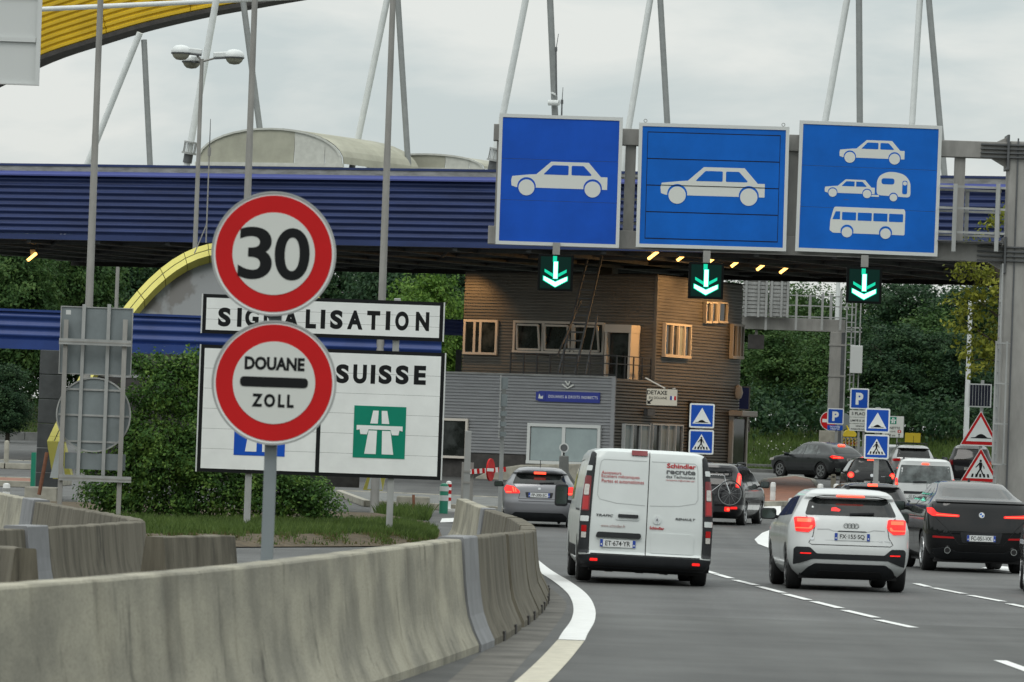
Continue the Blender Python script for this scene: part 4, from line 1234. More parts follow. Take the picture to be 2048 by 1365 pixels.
for z0, z1, nm in ((zt0, zt1, 'flange'), (zb0, zb1, 'flange')):
    f = MB()
    f.box(xr + .0, xr + .055, -.2, .8, z0 - .28, z1 + .18)
    f.build(nm, 'steel_dark', ga)
    for k in range(4):
        z = z0 + (z1 - z0) * (k + .5) / 4 - .02
        g = MB(); g.box(xr - .75 + .1, xr - .004, -.09, -.003, z - .018, z + .018); g.box(xr + .058, xr + .8, -.19, -.102, z - .018, z + .018)
        g.build('flange_rib', 'steel_dark', ga)
    MB().prism([(xr - .26, z1), (xr - .002, z1), (xr - .002, z1 + .13)], .15, .3).build('haunch', 'steel', ga)
    MB().prism([(xr - .36, z0), (xr - .002, z0), (xr - .002, z0 - .20)], .1, .36).build('haunch', 'steel', ga)
# service walkway rails
for py, dy in ((375, 0), (418, 0), (466, 0)):
    _, z = gl(1900, py)
    MB().box(xr - 1.68, xr - .03, -.55, -.50, z - .028, z + .028).build('walkway_rail', 'galv', ga)
    MB().box(xl + .3, xr - .03, .75, .80, z - .05, z + .006).build('walkway_rail', 'galv', ga)
for px in (1903, 1988):
    x, z0 = gl(px, 505); _, z1 = gl(px, 370)
    MB().box(x - .05, x + .05, -.61, -.552, z0, z1).build('walkway_post', 'galv', ga)
for px in (1937, 2000, 1600, 1260):
    x, z0 = gl(px, 478); _, z1 = gl(px, 375)
    MB().box(x - .05, x + .05, .802, .86, z0, z1).build('walkway_post', 'galv', ga)
MB().box(xr - 1.68, xr - .05, -.5, -.003, zb1 + .003, zb1 + .03).build('walkway_grating', 'steel_dark', ga)
# caged ladder on the column's left side
for dx, y in ((-.06, -.45), (-.06, .05)):
    MB().box(xr + dx, xr + dx + .04, y, y + .04, .8, zb0 - .05).build('ladder_rail', 'galv', ga)
for k in range(18):
    z = 1.0 + k * .29
    MB().box(xr - .052, xr - .028, -.408, .048, z, z + .025).build('ladder_rung', 'galv', ga)
for z in (1.9, 2.9, 3.9, 4.9):
    g = MB()
    pts = [(xr - .06, -.43, z), (xr - .12, -.6, z), (xr - .16, -.75, z), (xr + .1, -.85, z), (xr + .2, -.43, z)]
    for a, b in zip(pts, pts[1:]): g.bar(a, b, .035)
    g.build('ladder_hoop', 'galv', ga)
for q in ((-.12, -.6), (-.16, -.75), (.1, -.85)):
    MB().box(xr + q[0] - .018, xr + q[0] + .018, q[1] - .018, q[1] + .018, 1.9, 4.95).build('cage_bar', 'galv', ga)

def car_symbol(parent, cx, cz, w, bg, y, caravan=False):
    """white saloon pictogram, pointing left, w wide"""
    u = w / 192.0
    q = lambda pts: [(cx + a * u, cz + b * u) for a, b in pts]
    body = [(-96, -3), (-94, 5), (-60, 9), (-46, 10), (-17, 36), (58, 36), (83, 8), (96, 8), (96, -17), (-86, -17), (-95, -14)]
    p = flat('car_symbol', q(body), 'sign_grey', parent, y, .003, 0)
    flat('window_print', rpoly(q([(-32, 10), (-14, 29), (18, 29), (18, 10)]), 2.5 * u), bg, p, y - .003, .0025)
    flat('window_print', rpoly(q([(24, 10), (24, 29), (48, 29), (64, 12), (63, 10)]), 2.5 * u), bg, p, y - .003, .0025)
    for wx_ in (-65, 67):
        flat('wheel_gap', circ(cx + wx_ * u, cz - 15 * u, 18.5 * u, 28), bg, p, y - .003, .0025)
        flat('wheel_print', circ(cx + wx_ * u, cz - 17 * u, 16 * u, 28), 'sign_grey', p, y - .006, .0025)
    return p

def lane_sign(tl, tr, br, bl_, face, label, d=D):
    P = [at(*q, d - .35) for q in (tl, tr, br, bl_)]
    c = sum(P, Vector()) / 4
    w = ((P[1] - P[0]).length + (P[2] - P[3]).length) / 2; h = ((P[0] - P[3]).length + (P[1] - P[2]).length) / 2
    t = thing('lane_sign', label, 'road sign', c, 0, 'blue lane signs on the gantry')
    ang = math.atan2((P[1] - P[0]).z + (P[2] - P[3]).z, (P[1] - P[0]).x + (P[2] - P[3]).x)
    t.rotation_euler = (0, -ang, 0)
    p = flat('panel', rect(0, 0, w, h), 'back', t, 0, .12)
    fr = MB(); e = .085
    fr.box(-w / 2, w / 2, -.03, -.001, h / 2 - e, h / 2); fr.box(-w / 2, w / 2, -.03, -.001, -h / 2, -h / 2 + e)
    fr.box(-w / 2, -w / 2 + e, -.03, -.001, -h / 2 + e, h / 2 - e); fr.box(w / 2 - e, w / 2, -.03, -.001, -h / 2 + e, h / 2 - e)
    fr.build('border', 'frame_white', t)
    return t, w, h, e
t, w, h, e = lane_sign((1001, 227), (1246, 236), (1238, 496), (989, 489), 'blue', 'blue lane sign with one white car, leftmost on the gantry')
for k in range(3):
    z0 = -h / 2 + e + (h - 2 * e) * k / 3; z1 = -h / 2 + e + (h - 2 * e) * (k + 1) / 3
    flat('plank', [(-w / 2 + e, z0 + .004), (w / 2 - e, z0 + .004), (w / 2 - e, z1 - .004), (-w / 2 + e, z1 - .004)], 'blue', t, -.012, .012)
car_symbol(t, 0, 0.02, 192 / s, 'blue', -.016)
t, w, h, e = lane_sign((1280, 245.5), (1580, 254.5), (1571, 503), (1270, 494.5), 'blue2', 'blue lane sign with black panel joints and one white car, middle of the gantry')
flat('face', rect(0, 0, w - 2 * e, h - 2 * e), 'blue2', t, -.010, .01)
i2 = .13
flat('seam_field', rect(0, 0, w - 2 * e - 2 * i2, h - 2 * e - 2 * i2), 'black', t, -.013, .0025)
hh = (h - 2 * e - 2 * i2 - .03) / 4
for k in range(4):
    z0 = -h / 2 + e + i2 + .012 + k * (hh + .002)
    ww = w - 2 * e - 2 * i2 - .03
    flat('plank', [(-ww / 2, z0 + .012), (ww / 2, z0 + .012), (ww / 2, z0 + hh - .012), (-ww / 2, z0 + hh - .012)], 'blue2', t, -.018, .005)
car_symbol(t, 0, 0.0, 208 / s, 'blue2', -.022)
flat('joint', rect(0, .01, 208 / s, .018), 'black', t, -.0295, .001)
for sx in (-.45, .45):
    MB().ring(sx * w * 1.02, h / 2 + .05, .03, .048, -.01, .01, 12).build('lifting_eye', 'galv', t)
t, w, h, e = lane_sign((1601, 241.5), (1884, 252), (1875, 514), (1589, 502), 'blue2', 'blue lane sign with car, caravan and bus symbols, rightmost on the gantry')
for k in range(3):
    z0 = -h / 2 + e + (h - 2 * e) * k / 3; z1 = -h / 2 + e + (h - 2 * e) * (k + 1) / 3
    flat('plank', [(-w / 2 + e, z0 + .004), (w / 2 - e, z0 + .004), (w / 2 - e, z1 - .004), (-w / 2 + e, z1 - .004)], 'blue2', t, -.012, .012)
car_symbol(t, .05, 72 / s, 130 / s, 'blue2', -.016)
car_symbol(t, -.47, -.03, 100 / s, 'blue2', -.016)
u = 1 / s
q = lambda pts, ox, oz: [(ox + a * u, oz + b * u) for a, b in pts]
cv = flat('caravan_symbol', q([(-34, -14), (-34, 14), (-29, 25), (-14, 33), (4, 33), (22, 28), (33, 14), (34, -17), (-34, -14)][:8], 50 / s, .02), 'sign_grey', t, -.016, .003, .10)
flat('window_print', rect(38 / s, .02 + 14 / s, 26 / s, 12 / s), 'blue2', cv, -.019, .0025, .07)
flat('window_print', rect(72 / s, .02 + 3 / s, 10 / s, 27 / s), 'blue2', cv, -.019, .0025, .05)
flat('wheel_print', circ(72 / s, .02 + 11 / s, 4 / s, 18), 'sign_grey', cv, -.022, .0025)
flat('wheel_gap', circ(50 / s, .02 - 17 / s, 9 / s, 24), 'blue2', cv, -.019, .0025)
flat('wheel_print', circ(50 / s, .02 - 18 / s, 7.5 / s, 24), 'sign_grey', cv, -.022, .0025)
flat('tow_bar', rect(8 / s, .02 - 16 / s, 26 / s, 3.5 / s), 'sign_grey', t, -.0155, .003)
bu = flat('bus_symbol', q([(-75, -18), (-74, 2), (-68, 26), (-66, 29), (73, 29), (75, 24), (75, -23), (-68, -23)], .0, -68 / s), 'sign_grey', t, -.016, .003, .03)
flat('window_print', q([(-70, 4), (-64, 20), (-55, 20), (-55, 4)], 0, -68 / s), 'blue2', bu, -.019, .0025)
for k in range(4):
    flat('window_print', rect((-37 + 31.3 * k) / s, (-68 + 11) / s, 28 / s, 16 / s), 'blue2', bu, -.019, .0025, .02)
for wx_ in (-40, 37):
    flat('wheel_gap', circ(wx_ / s, (-68 - 19) / s, 13 / s, 26), 'blue2', bu, -.019, .0025)
    flat('wheel_print', circ(wx_ / s, (-68 - 21) / s, 10.5 / s, 26), 'sign_grey', bu, -.022, .0025)
for cx_, cz_ in ((0.2, -.25), (.6, -.28), (-.55, -.3)): flat('scratch', rect(cx_, cz_, .12, .008), 'steel_dark', t, -.0165, .0005)
# green arrows
def lane_signal(px, py, label):
    c = at(px, py, D - .5)
    t = thing('lane_signal', label, 'traffic signal', c, 0, 'green arrow signals under the gantry')
    w = 70 / s; h = 72 / s
    MB().box(-w / 2, w / 2, -.08, .16, -h / 2, h / 2).build('housing', mat('signal black', (.005, .006, .006), .8, spec=.1), t, bevel=.015)
    MB().box(-.09, .09, .02, .14, h / 2 + .002, h / 2 + .3).build('hanger', 'steel', t)
    v = MB().ring(0, 0, w * .47, w * .50, -.10, -.081, 4)
    flat('led_glow_board', rect(0, 0, w * .86, h * .88), mat('led glow board', (.004, .012, .010), .8, spec=.1, emit=(0, .5, .36), estr=.022), t, -.0835, .003)  # LED board whose faint emission stands for the glow around the arrow
    # lit: shaft and V; dim: painted glow fringe and smeared upper ghosts of other rows
    flat('arrow_glow_edge', rect(0, 5 / s, 10.5 / s, 36 / s), 'led_glow', t, -.087, .004)
    flat('arrow_glow_edge', q([(-25, -6), (0, -17), (25, -6), (25, -16), (0, -30), (-25, -16)], 0, 0.0), 'led_glow', t, -.086, .004)
    flat('arrow_shaft', rect(0, 5 / s, 7.5 / s, 33 / s), 'led_green', t, -.092, .008)
    flat('arrow_head', q([(-23, -8), (0, -19), (23, -8), (23, -15), (0, -28), (-23, -15)], 0, 0.0), 'led_green', t, -.094, .008)
    flat('arrow_head', q([(-22, 7), (0, -5), (22, 7), (22, 1), (0, -12), (-22, 1)], 0, 0.0), 'led_glow', t, -.090, .006)
    flat('arrow_shaft', rect(-2 / s, 27 / s, 8 / s, 12 / s), 'led_glow', t, -.090, .006)
    return t
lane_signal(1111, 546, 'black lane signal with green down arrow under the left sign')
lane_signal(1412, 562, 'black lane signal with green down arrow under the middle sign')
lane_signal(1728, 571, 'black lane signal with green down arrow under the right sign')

# ------------------------------------------------------------------ far gantry behind the lanes
D = 249.5; s = ppm(D)
go2 = at(1674, 760, D); go2.z = terrain(D)
g2 = thing('far_gantry', 'smaller grey gantry with ribbed sign backs and railings behind the office', 'gantry', (go2.x, D, go2.z))
def g2l(px, py): p = at(px, py, D); return p.x - go2.x, p.z - go2.z
x0, z1 = g2l(1440, 634); x1, z0 = g2l(1690, 661)
_, z1 = g2l(1600, 637); _, z0 = g2l(1600, 662)
MB().box(x0, x1, 0, .4, z0, z1).build('beam', 'steel', g2, bevel=.01)
xa, _ = g2l(1658, 760); xb, _ = g2l(1690, 760)
MB().box(xa, xb, -.05, .5, 0, z0 - .003).build('column', 'steel', g2, bevel=.02)
MB().box(xb - .22, xb + .004, -.06, -.052, .1, z0 - .01).build('column_painted_shade', 'steel_dark', g2)  # dark strip paints the shaded half of the column
for py in (690, 752):
    _, z = g2l(1660, py); MB().box(xa - .03, xb + .03, -.08, .52, z - .04, z + .04).build('collar', 'steel', g2)
for py in (591, 611, 633):
    _, z = g2l(1580, py)
    MB().box(x0, x1 + .1, -.3, -.26, z - .025, z + .025).build('rail', 'galv', g2)
for px in (1533, 1593, 1645, 1682):
    x, za = g2l(px, 588 if px < 1680 else 582); _, zb = g2l(px, 661)
    MB().box(x - .05, x + .05, -.36, -.302, zb, za).build('rail_post', 'galv', g2)
for px in (1622, 1664):
    x, za = g2l(px, 589); MB().box(x - .06, x + .06, .42, .48, z1, za).build('rail_post', 'galv', g2)
# ladder + cabinet
for px in (1694, 1712):
    x, za = g2l(px, 605); _, zb = g2l(px, 860)
    MB().box(x - .03, x + .03, -.2, -.15, zb, za).build('ladder_rail', 'galv', g2)
for px in (1703, 1720):
    x, za = g2l(px, 605); _, zb = g2l(px, 780)
    MB().box(x - .025, x + .025, -.7, -.66, zb, za).build('cage_bar', 'galv', g2)
for k in range(16):
    xx, zz = g2l(1694, 615 + 15 * k); x2, _ = g2l(1712, 615)
    MB().box(xx, x2, -.21, -.19, zz - .02, zz + .02).build('ladder_rung', 'galv', g2)
for py in (656, 664):
    xx, zz = g2l(1690, py); x2, _ = g2l(1722, py)
    MB().box(xx, x2, -.7, -.6, zz - .03, zz + .03).build('ladder_hoop', 'galv', g2)
xa, za = g2l(1699, 692); xb, zb = g2l(1721, 748)
MB().box(xa, xb, -.95, -.72, zb, za).build('cabinet', 'frame_white', g2, bevel=.02)
for k in range(2):
    xa, za = g2l(1487 + 52 * k, 548 + k); xb, zb = g2l(1534 + 42 * k, 636)
    sg = thing('ribbed_sign_back', ('wide ribbed grey sign back on the far gantry next to the office', 'narrow ribbed grey sign back on the far gantry, right one')[k], 'road sign', (go2.x, D, go2.z), 0, 'ribbed sign backs on the far gantry')
    n = 11; hh = (za - zb) / n
    for i in range(n): MB().box(xa, xb, -.42 , -.38, zb + hh * i + .04, zb + hh * (i + 1)).build('slat', 'galv', sg)
    for f_ in (.12, .62, .93): MB().box(xa + (xb - xa) * f_ - .05, xa + (xb - xa) * f_ + .05, -.5, -.43, zb, za + .02).build('upright', 'galv', sg)
    MB().box(xa, xb, -.375, -.36, zb, za).build('panel', 'steel', sg)
xa, za = g2l(1497, 669); xb, zb = g2l(1528, 699)
sg = thing('dark_lane_signal', 'unlit square black lane signal hanging under the far gantry', 'traffic signal', (go2.x, D, go2.z))
MB().box(xa, xb, .1, .4, zb, za).build('housing', 'plinth', sg, bevel=.02)
MB().box((xa + xb) / 2 - .06, (xa + xb) / 2 + .06, .2, .3, za + .002, z0 - .002).build('hanger', 'steel', sg)

# ------------------------------------------------------------------ tall poles, lamp post, antennas
def tall_pole(px0, px1, py1, d, label, r=.1, top=11.5):
    b = foot(px1, py1, d)
    o = thing('tall_pole', label, 'pole', b, 0, 'tall grey steel poles')
    MB().tube((0, 0, 0), (0, 0, 4.6), r * 1.15, r * 1.02, 14).build('lower_shaft', 'steel', o, smooth=True)
    MB().tube((0, 0, 4.6), (0, 0, 9.4), r * 1.0, r * .86, 14).build('middle_shaft', 'steel', o, smooth=True)
    MB().tube((0, 0, 9.4), (0, 0, top + 3), r * .82, r * .72, 14).build('upper_shaft', 'steel', o, smooth=True)
    return o
tall_pole(0, 177, 640, 144, 'tall grey pole behind the sign backs, leftmost of three')
tall_pole(0, 486, 640, 145, 'tall grey pole rising behind the 30 sign')
tall_pole(0, 764, 600, 146, 'tall grey pole behind the SIGNALISATION panel, rightmost of three')
D = 166.0
b = foot(391, 470, D); tp = at(396, 118, D)
lp = thing('street_lamp', 'grey lamp post with three round headed lamps behind the yellow arch', 'street lamp', b)
MB().tube((0, 0, 0), (0, 0, tp.z - b.z), .085, .055, 12).build('pole', 'steel', lp, smooth=True)
hz = tp.z - b.z
for (dx, dy, dz, L) in ((-.62, .0, .28, 1), (-.35, .9, .10, 1), (.95, -.1, .20, 1)):
    hd = Vector((dx, dy, hz - .1 + dz))
    arm_d = Vector((dx, dy, .0)).normalized()
    a_ = MB().tube((0, 0, hz - .08), hd - arm_d * .42 + Vector((0, 0, -.02)), .03, .03, 8).build('arm', 'steel', lp)
    h_ = MB().lathe([(.28, -.02), (.285, .03), (.25, .12), (.16, .185), (.03, .21)], hd, 18).build('lamp_head', 'strut_white', lp, smooth=True)
    MB().bar(hd - arm_d * .62 + Vector((0, 0, .02)), hd - arm_d * .2 + Vector((0, 0, .05)), .2, .16).build('gear_housing', 'strut_white', h_, bevel=.03)
    MB().bar(hd - arm_d * .60 + Vector((0, 0, -.075)), hd - arm_d * .22 + Vector((0, 0, -.045)), .18, .05).build('gear_base', 'steel_dark', h_)
    MB().lathe([(.285, -.06), (.292, -.022)], hd, 18).build('rim', 'steel_dark', h_)
    MB().lathe([(.02, -.24), (.14, -.22), (.22, -.15), (.262, -.062)], hd, 18).build('globe', 'vault', h_, smooth=True)
D = 153.0
a_, b_ = at(412, 486, D), at(410, 238, D)
o = thing('whip_antenna', 'thin whip antenna with joint standing on top of the yellow arch', 'antenna', a_)
MB().tube((0, 0, 0), (0, 0, (b_ - a_).z * .70), .02, .018, 8).build('mast', 'steel', o)
MB().tube((0, 0, (b_ - a_).z * .70), (0, 0, (b_ - a_).z * .77), .045, .045, 8).build('joint', 'steel', o)
MB().tube((0, 0, (b_ - a_).z * .77), (0, 0, (b_ - a_).z), .016, .008, 6).build('whip', 'steel_dark', o)
MB().bar((-.3, 0, -.3), (0, 0, .5), .03).build('stay', 'steel', o)
for pts, lab in ((((1113, 190), (1112, 100), (1117, 68)), 'tall thin radio antenna fixed to the grey strut above the left lane sign'), (((1123, 240), (1124, 205), (1126, 175)), 'short thin radio antenna right of the grey strut above the left lane sign')):
    p = [cl(x, y, 8.6) for x, y in pts]
    o = thing('radio_antenna', lab, 'antenna', CR @ p[0], R(-25))
    q_ = [x - p[0] for x in p]
    MB().tube(q_[0], q_[1], .035, .03, 8).build('mast', 'steel_dark', o)
    MB().tube(q_[1] - Vector((0, 0, .06)), q_[1] + Vector((0, 0, .1)), .055, .05, 8).build('joint', 'steel_dark', o)
    MB().tube(q_[1], q_[2], .018, .012, 6).build('whip', 'steel_dark', o)
    MB().bar(q_[0], q_[0] + Vector((-.35, .3, .1)), .06).build('clamp', 'strut_white', o)
p = cl(1108, 206, 8.7)
k = MB().tube(p + Vector((-.22, 0, 0)), p + Vector((.22, 0, 0)), .11, .11, 10); k.build('strut_clamp', 'strut_white', can)
# thin far poles
for px, py, d, top, lab in ((1932, 870, 249, 605, 'slim pale pole behind the yellow green tree'), (1674, 640, 262, 548, 'slim far lamp post above the far gantry railing')):
    b = foot(px, py, d); t_ = at(px + 3, top, d)
    b.z = terrain(d) if d < 253 else bank(b.x, d)
    o = thing('lamp_post', lab, 'street lamp', b)
    MB().tube((0, 0, 0), (0, 0, t_.z - b.z), .13, .09, 10).build('pole', 'strut_white', o, smooth=True)
    MB().tube((0, 0, t_.z - b.z), (.5, -.1, t_.z - b.z + .08), .05, .04, 8).build('arm', 'strut_white', o)
    MB().lathe([(.05, -.12), (.2, -.05), (.2, .05), (.05, .13)], (.6, -.1, t_.z - b.z + .05), 12).build('lamp_head', 'vault_pale', o, smooth=True)
# poles seen through the gaps left and middle
b = foot(222, 900, 262); o = thing('lamp_post', 'slim grey post among the trees seen left of the yellow arch', 'street lamp', b)
MB().tube((0, 0, 0), (0, 0, 9.5), .1, .08, 10).build('pole', 'steel', o, smooth=True)
MB().lathe([(.05, -.1), (.2, -.04), (.2, .04), (.05, .1)], (0, 0, 9.6), 12).build('lamp_head', 'vault_pale', o)

# ------------------------------------------------------------------ small signs on the right
def hump_print(parent, cx, cz, w, y):
    pts = [(-.5, 0), (-.5, .03), (-.3, .05), (-.16, .16), (-.05, .21), (.05, .21), (.16, .16), (.3, .05), (.5, .03), (.5, 0)]
    flat('hump_print', [(cx + a * w, cz + b * w) for a, b in pts], 'black', parent, y, .003)
def walker_print(parent, cx, cz, h, y):
    Q = lambda pts: [(cx + a * h, cz + b * h) for a, b in pts]
    p = flat('walker_print', Q([(-.075, .30), (.07, .30), (.10, .12), (.07, -.02), (.05, -.08), (-.06, -.08), (-.08, .1)]), 'black', parent, y, .003)
    flat('head_print', circ(cx, cz + .385 * h, .068 * h, 16), 'black', p, y - .0005, .003)
    for a in ([(-.05, -.05), (.04, -.05), (-.10, -.30), (-.16, -.50), (-.25, -.50), (-.18, -.28)], [(-.04, -.05), (.05, -.08), (.15, -.28), (.28, -.50), (.18, -.50), (.07, -.26)],
              [(-.07, .29), (-.04, .22), (-.18, .06), (-.25, -.0), (-.28, .04), (-.20, .12)], [(.06, .29), (.09, .2), (.20, .08), (.23, -.04), (.19, -.05), (.16, .05)]):
        flat('limb_print', Q(a), 'black', p, y - .001, .003)
def zebra_print(parent, cx, cz, w, y):
    for k in range(5):
        x = cx + (k - 2) * w * .2; sl = -(k - 2) * w * .018
        flat('zebra_print', [(x - w * .05 , cz), (x + w * .05, cz), (x + w * .045 + sl, cz + w * .17), (x - w * .045 + sl, cz + w * .17)], 'black', parent, y, .003)
def blue_square(px, py, d, kind, label, wpx=50, hpx=49, group=None):
    c = at(px, py, d); s = ppm(d); w, h = wpx / s, hpx / s
    t = thing('road_sign', label, 'road sign', c, 0, group)
    board(t, 0, 0, w, h, 'blue_small', 0, 'white', .05, .045)
    tp_ = tri_pts(0, -.0, w * .74)
    flat('triangle', tp_, 'white', t, -.012, .003)
    zb = -w * .74 * .433
    if kind == 'hump': hump_print(t, 0, zb + .03, w * .52, -.016)
    else:
        walker_print(t, 0, zb + w * .30, w * .50, -.018); zebra_print(t, 0, zb + .02, w * .60, -.015)
    return t
def post(px, d, z1, name, label, w=.08, m='galv', py=900):
    p = foot(px, py, d)
    o = MB().box(-w / 2, w / 2, .04, .04 + w, -.02, z1 - p.z).build(name, m, None, bevel=.008); o.location = p
    return tag(o, label, 'sign post')
blue_square(1755, 841.5, 160, 'hump', 'blue square speed hump sign, upper one right of the grey five space parking sign')
blue_square(1753, 894, 160, 'walk', 'blue square pedestrian crossing sign on the post behind the white hatchback')
post(1754, 160, at(1755, 815, 160).z, 'sign_post', 'grey post of the blue hump and crossing signs behind the white hatchback', .14)
blue_square(1404, 832, 160, 'hump', 'blue square speed hump sign above the white van roof')
blue_square(1402.5, 884.5, 160, 'walk', 'blue square pedestrian crossing sign half hidden by the white van roof')
post(1402, 160, at(1404, 808, 160).z, 'sign_post', 'grey post of the blue signs behind the white van', .1)

# red triangles with solar panel beside the gantry column
D = 146.0; s = ppm(D)
def red_triangle(px, py, wpx, kind, label):
    c = at(px, py, D); w = wpx / s
    t = thing('warning_sign', label, 'road sign', c)
    flat('panel', rpoly(tri_pts(0, 0, w), .04), 'back', t, 0, .03)
    flat('white_edge', rpoly(tri_pts(0, 0, w - .005), .04), 'white', t, -.004, .003)
    flat('red_border', rpoly(tri_pts(0, 0.0, w * .93), .03), 'red', t, -.008, .003)
    flat('face', tri_pts(0, -.02 * w, w * .70), 'white', t, -.012, .003)
    zb = -.02 * w - w * .70 * .433
    if kind == 'hump': hump_print(t, 0.02, zb + .08, w * .50, -.016)
    else: walker_print(t, 0, zb + w * .26, w * .44, -.018); zebra_print(t, 0, zb + .03, w * .5, -.015)
    return t
red_triangle(1961, 857, 82, 'hump', 'red bordered triangular speed hump sign below the solar panel')
red_triangle(1961, 931, 82, 'walk', 'red bordered triangular pedestrian crossing sign beside the gantry column')
x_ = at(1961, 800, D)
sp_ = thing('solar_panel', 'small dark solar panel with pale frame above the triangular signs', 'solar panel', at(1960, 791.5, D))
w, h = 46 / s, 47 / s
flat('panel', rect(0, 0, w, h), 'frame_white', sp_, 0, .05, .01)
for k in range(7):
    ww = (w - .06) / 7
    flat('solar_cell', rect(-w / 2 + .03 + ww * (k + .5), 0, ww - .01, h - .06), mat('solar cell', (.012, .014, .028), .25), sp_, -.006, .005)
post(1961, D + .0, x_.z + .5, 'sign_post', 'grey post of the triangular signs beside the gantry column', .08)

# parking signs
def plain_post(px, d, ztop, label, py=900): return post(px, d, ztop, 'sign_post', label, .09, 'galv', py)
D = 245.0; s = ppm(D)
c = at(1719, 798, D)
t = thing('parking_sign', 'blue P parking sign with three white text plates below, the taller one', 'road sign', c)
board(t, 0, 0, 38 / s, 42 / s, 'blue_small', 0, 'white', .06, .06)
lettering('P', 0, 0, 15 / s, 24 / s, 'white', t, -.010, bold=.05)
for (py, hh, txt, th, tw) in ((833, 23, '5 PLACES', 7, 31), (848, 0, '', 0, 0), (858, 0, '', 0, 0)):
    pass
def plate(parent, c, px, py, wpx, hpx, lines, m='sign_grey', tm='black', y=0):
    p_ = at(px, py, D) - c
    b = flat('text_plate', rect(p_.x, p_.z, wpx / s, hpx / s), m, parent, y, .03, .03)
    for txt, dz, tw, th in lines:
        lettering(txt, p_.x, p_.z + dz / s, tw / s, th / s, tm, b, y - .002, bold=.02)
plate(t, c, 1720, 828, 42, 13.5, [('5 PLACES', 0, 33, 6)])
plate(t, c, 1720, 841.5, 42, 12, [('LIMITÉ À 15 MN', 0, 38, 5)])
plate(t, c, 1720, 855.5, 42, 14, [('RÉSERVÉ', 3, 17, 3.2), ('FORMALITÉS DOUANES', -3, 36, 3.2)])
plain_post(1716, D + .0, at(1719, 778, D).z, 'left steel post of the taller parking sign', 905)
plain_post(1726, D + .0, at(1719, 778, D).z, 'right steel post of the taller parking sign', 905)
D = 242.5; s = ppm(D)
c = at(1671, 833, D)
t = thing('parking_sign', 'small blue P parking sign with narrow blue plate under it', 'road sign', c)
board(t, 0, 0, 33 / s, 32 / s, 'blue_small', 0, 'white', .05, .045)
lettering('P', 0, 0, 13 / s, 19 / s, 'white', t, -.010, bold=.05)
plate(t, c, 1670, 856, 31, 10, [('DOUANES', 2, 20, 3), ('réservé', -2, 18, 3)], 'blue_small', 'white')
plain_post(1671, D + .0, at(1671, 820, D).z, 'double steel post of the small parking sign', 900)
D = 246.0; s = ppm(D)
c = at(1659, 842, D)
t = thing('no_entry_sign', 'red no entry disc half hidden behind the small parking sign', 'road sign', c)
r_ = 19 / s
flat('disc', circ(0, 0, r_, 40), 'white', t, 0, .03); flat('face', circ(0, 0, r_ * .94, 40), 'red', t, -.004, .003)
flat('bar', rect(0, 0, r_ * 1.5, r_ * .34), 'white', t, -.008, .003)
plain_post(1659, D + .0, at(1659, 825, D).z, 'post of the no entry disc', 905)
c = at(1686, 843, D + 1)
t = thing('round_sign_back', 'dark round back of a sign right of the small parking sign', 'road sign', c)
flat('disc', circ(0, 0, 17 / s, 36), 'back', t, 0, .03)
MB().box(-.045, .045, .04, .12, terrain(D + 1) - c.z, .2).build('post', 'galv', t)
c = at(1786, 854, 248); D = 248.0; s = ppm(D)
t = thing('direction_board', 'white direction board with green motorway symbol, Swiss flag and up arrow', 'road sign', c)
board(t, 0, 0, 43 / s, 43 / s, 'sign_grey', 0, 'frame_white', .03, .02)
motorway_symbol(t, 0, 12.5 / s, 13 / s, 14 / s, 'green', -.014)
lettering('VIGNETTE', -2 / s, -2.5 / s, 32 / s, 5 / s, 'black', t, -.010, bold=.015)
lettering('EN DOUANE', -6 / s, -9.5 / s, 22 / s, 3 / s, 'black', t, -.010)
flat('flag', rect(13 / s, -9 / s, 7 / s, 5 / s), 'red', t, -.014, .004); flat('flag_cross', rect(13 / s, -9 / s, 3 / s, 1.1 / s), 'white', t, -.018, .003); flat('flag_cross', rect(13 / s, -9 / s, 1.1 / s, 3 / s), 'white', t, -.0185, .003)
lettering('500 m', -5 / s, -17 / s, 20 / s, 5 / s, 'black', t, -.010, bold=.015)
flat('arrow_print', [(12 / s, -21 / s), (13.3 / s, -21 / s), (13.3 / s, -15.5 / s), (14.6 / s, -15.5 / s), (12.65 / s, -12.6 / s), (10.7 / s, -15.5 / s), (12 / s, -15.5 / s)], 'black', t, -.010, .004)
MB().box(-10 / s, -8 / s, .04, .12, terrain(D) - c.z, 21 / s).build('post', 'galv', t); MB().box(8 / s, 10 / s, .04, .12, terrain(D) - c.z, 21 / s).build('post', 'galv', t)
# grey concrete cabinet under the small P sign, yellow roadwork gear
p = foot(1655, 915, 244.5)
o = MB().box(-.37, .37, 0, .5, 0, at(1655, 862, 244.5).z - p.z).build('utility_cabinet', 'concrete', None, bevel=.02); o.location = p
tag(o, 'pale concrete utility cabinet below the small parking sign', 'cabinet')
p = foot(1698, 905, 247); s = ppm(247)
yt = thing('roadwork_trailer', 'yellow roadwork trailer with striped warning boards behind the graphite car', 'trailer', p)
zb = at(1698, 890, 247).z - p.z
MB().prism(rpoly([(-14 / s, zb + 16 / s), (12 / s, zb + 16 / s), (14 / s, zb + 22 / s), (6 / s, zb + 30 / s), (-6 / s, zb + 30 / s), (-12 / s, zb + 24 / s)], .05), -.2, .6).build('hood', 'yellow_board', yt, bevel=.03)
MB().prism([(-3 / s, zb + 28 / s), (-8 / s, zb + 38 / s), (-6 / s, zb + 39 / s), (0, zb + 30 / s)], -.1, 0).build('arm', 'yellow_board', yt)
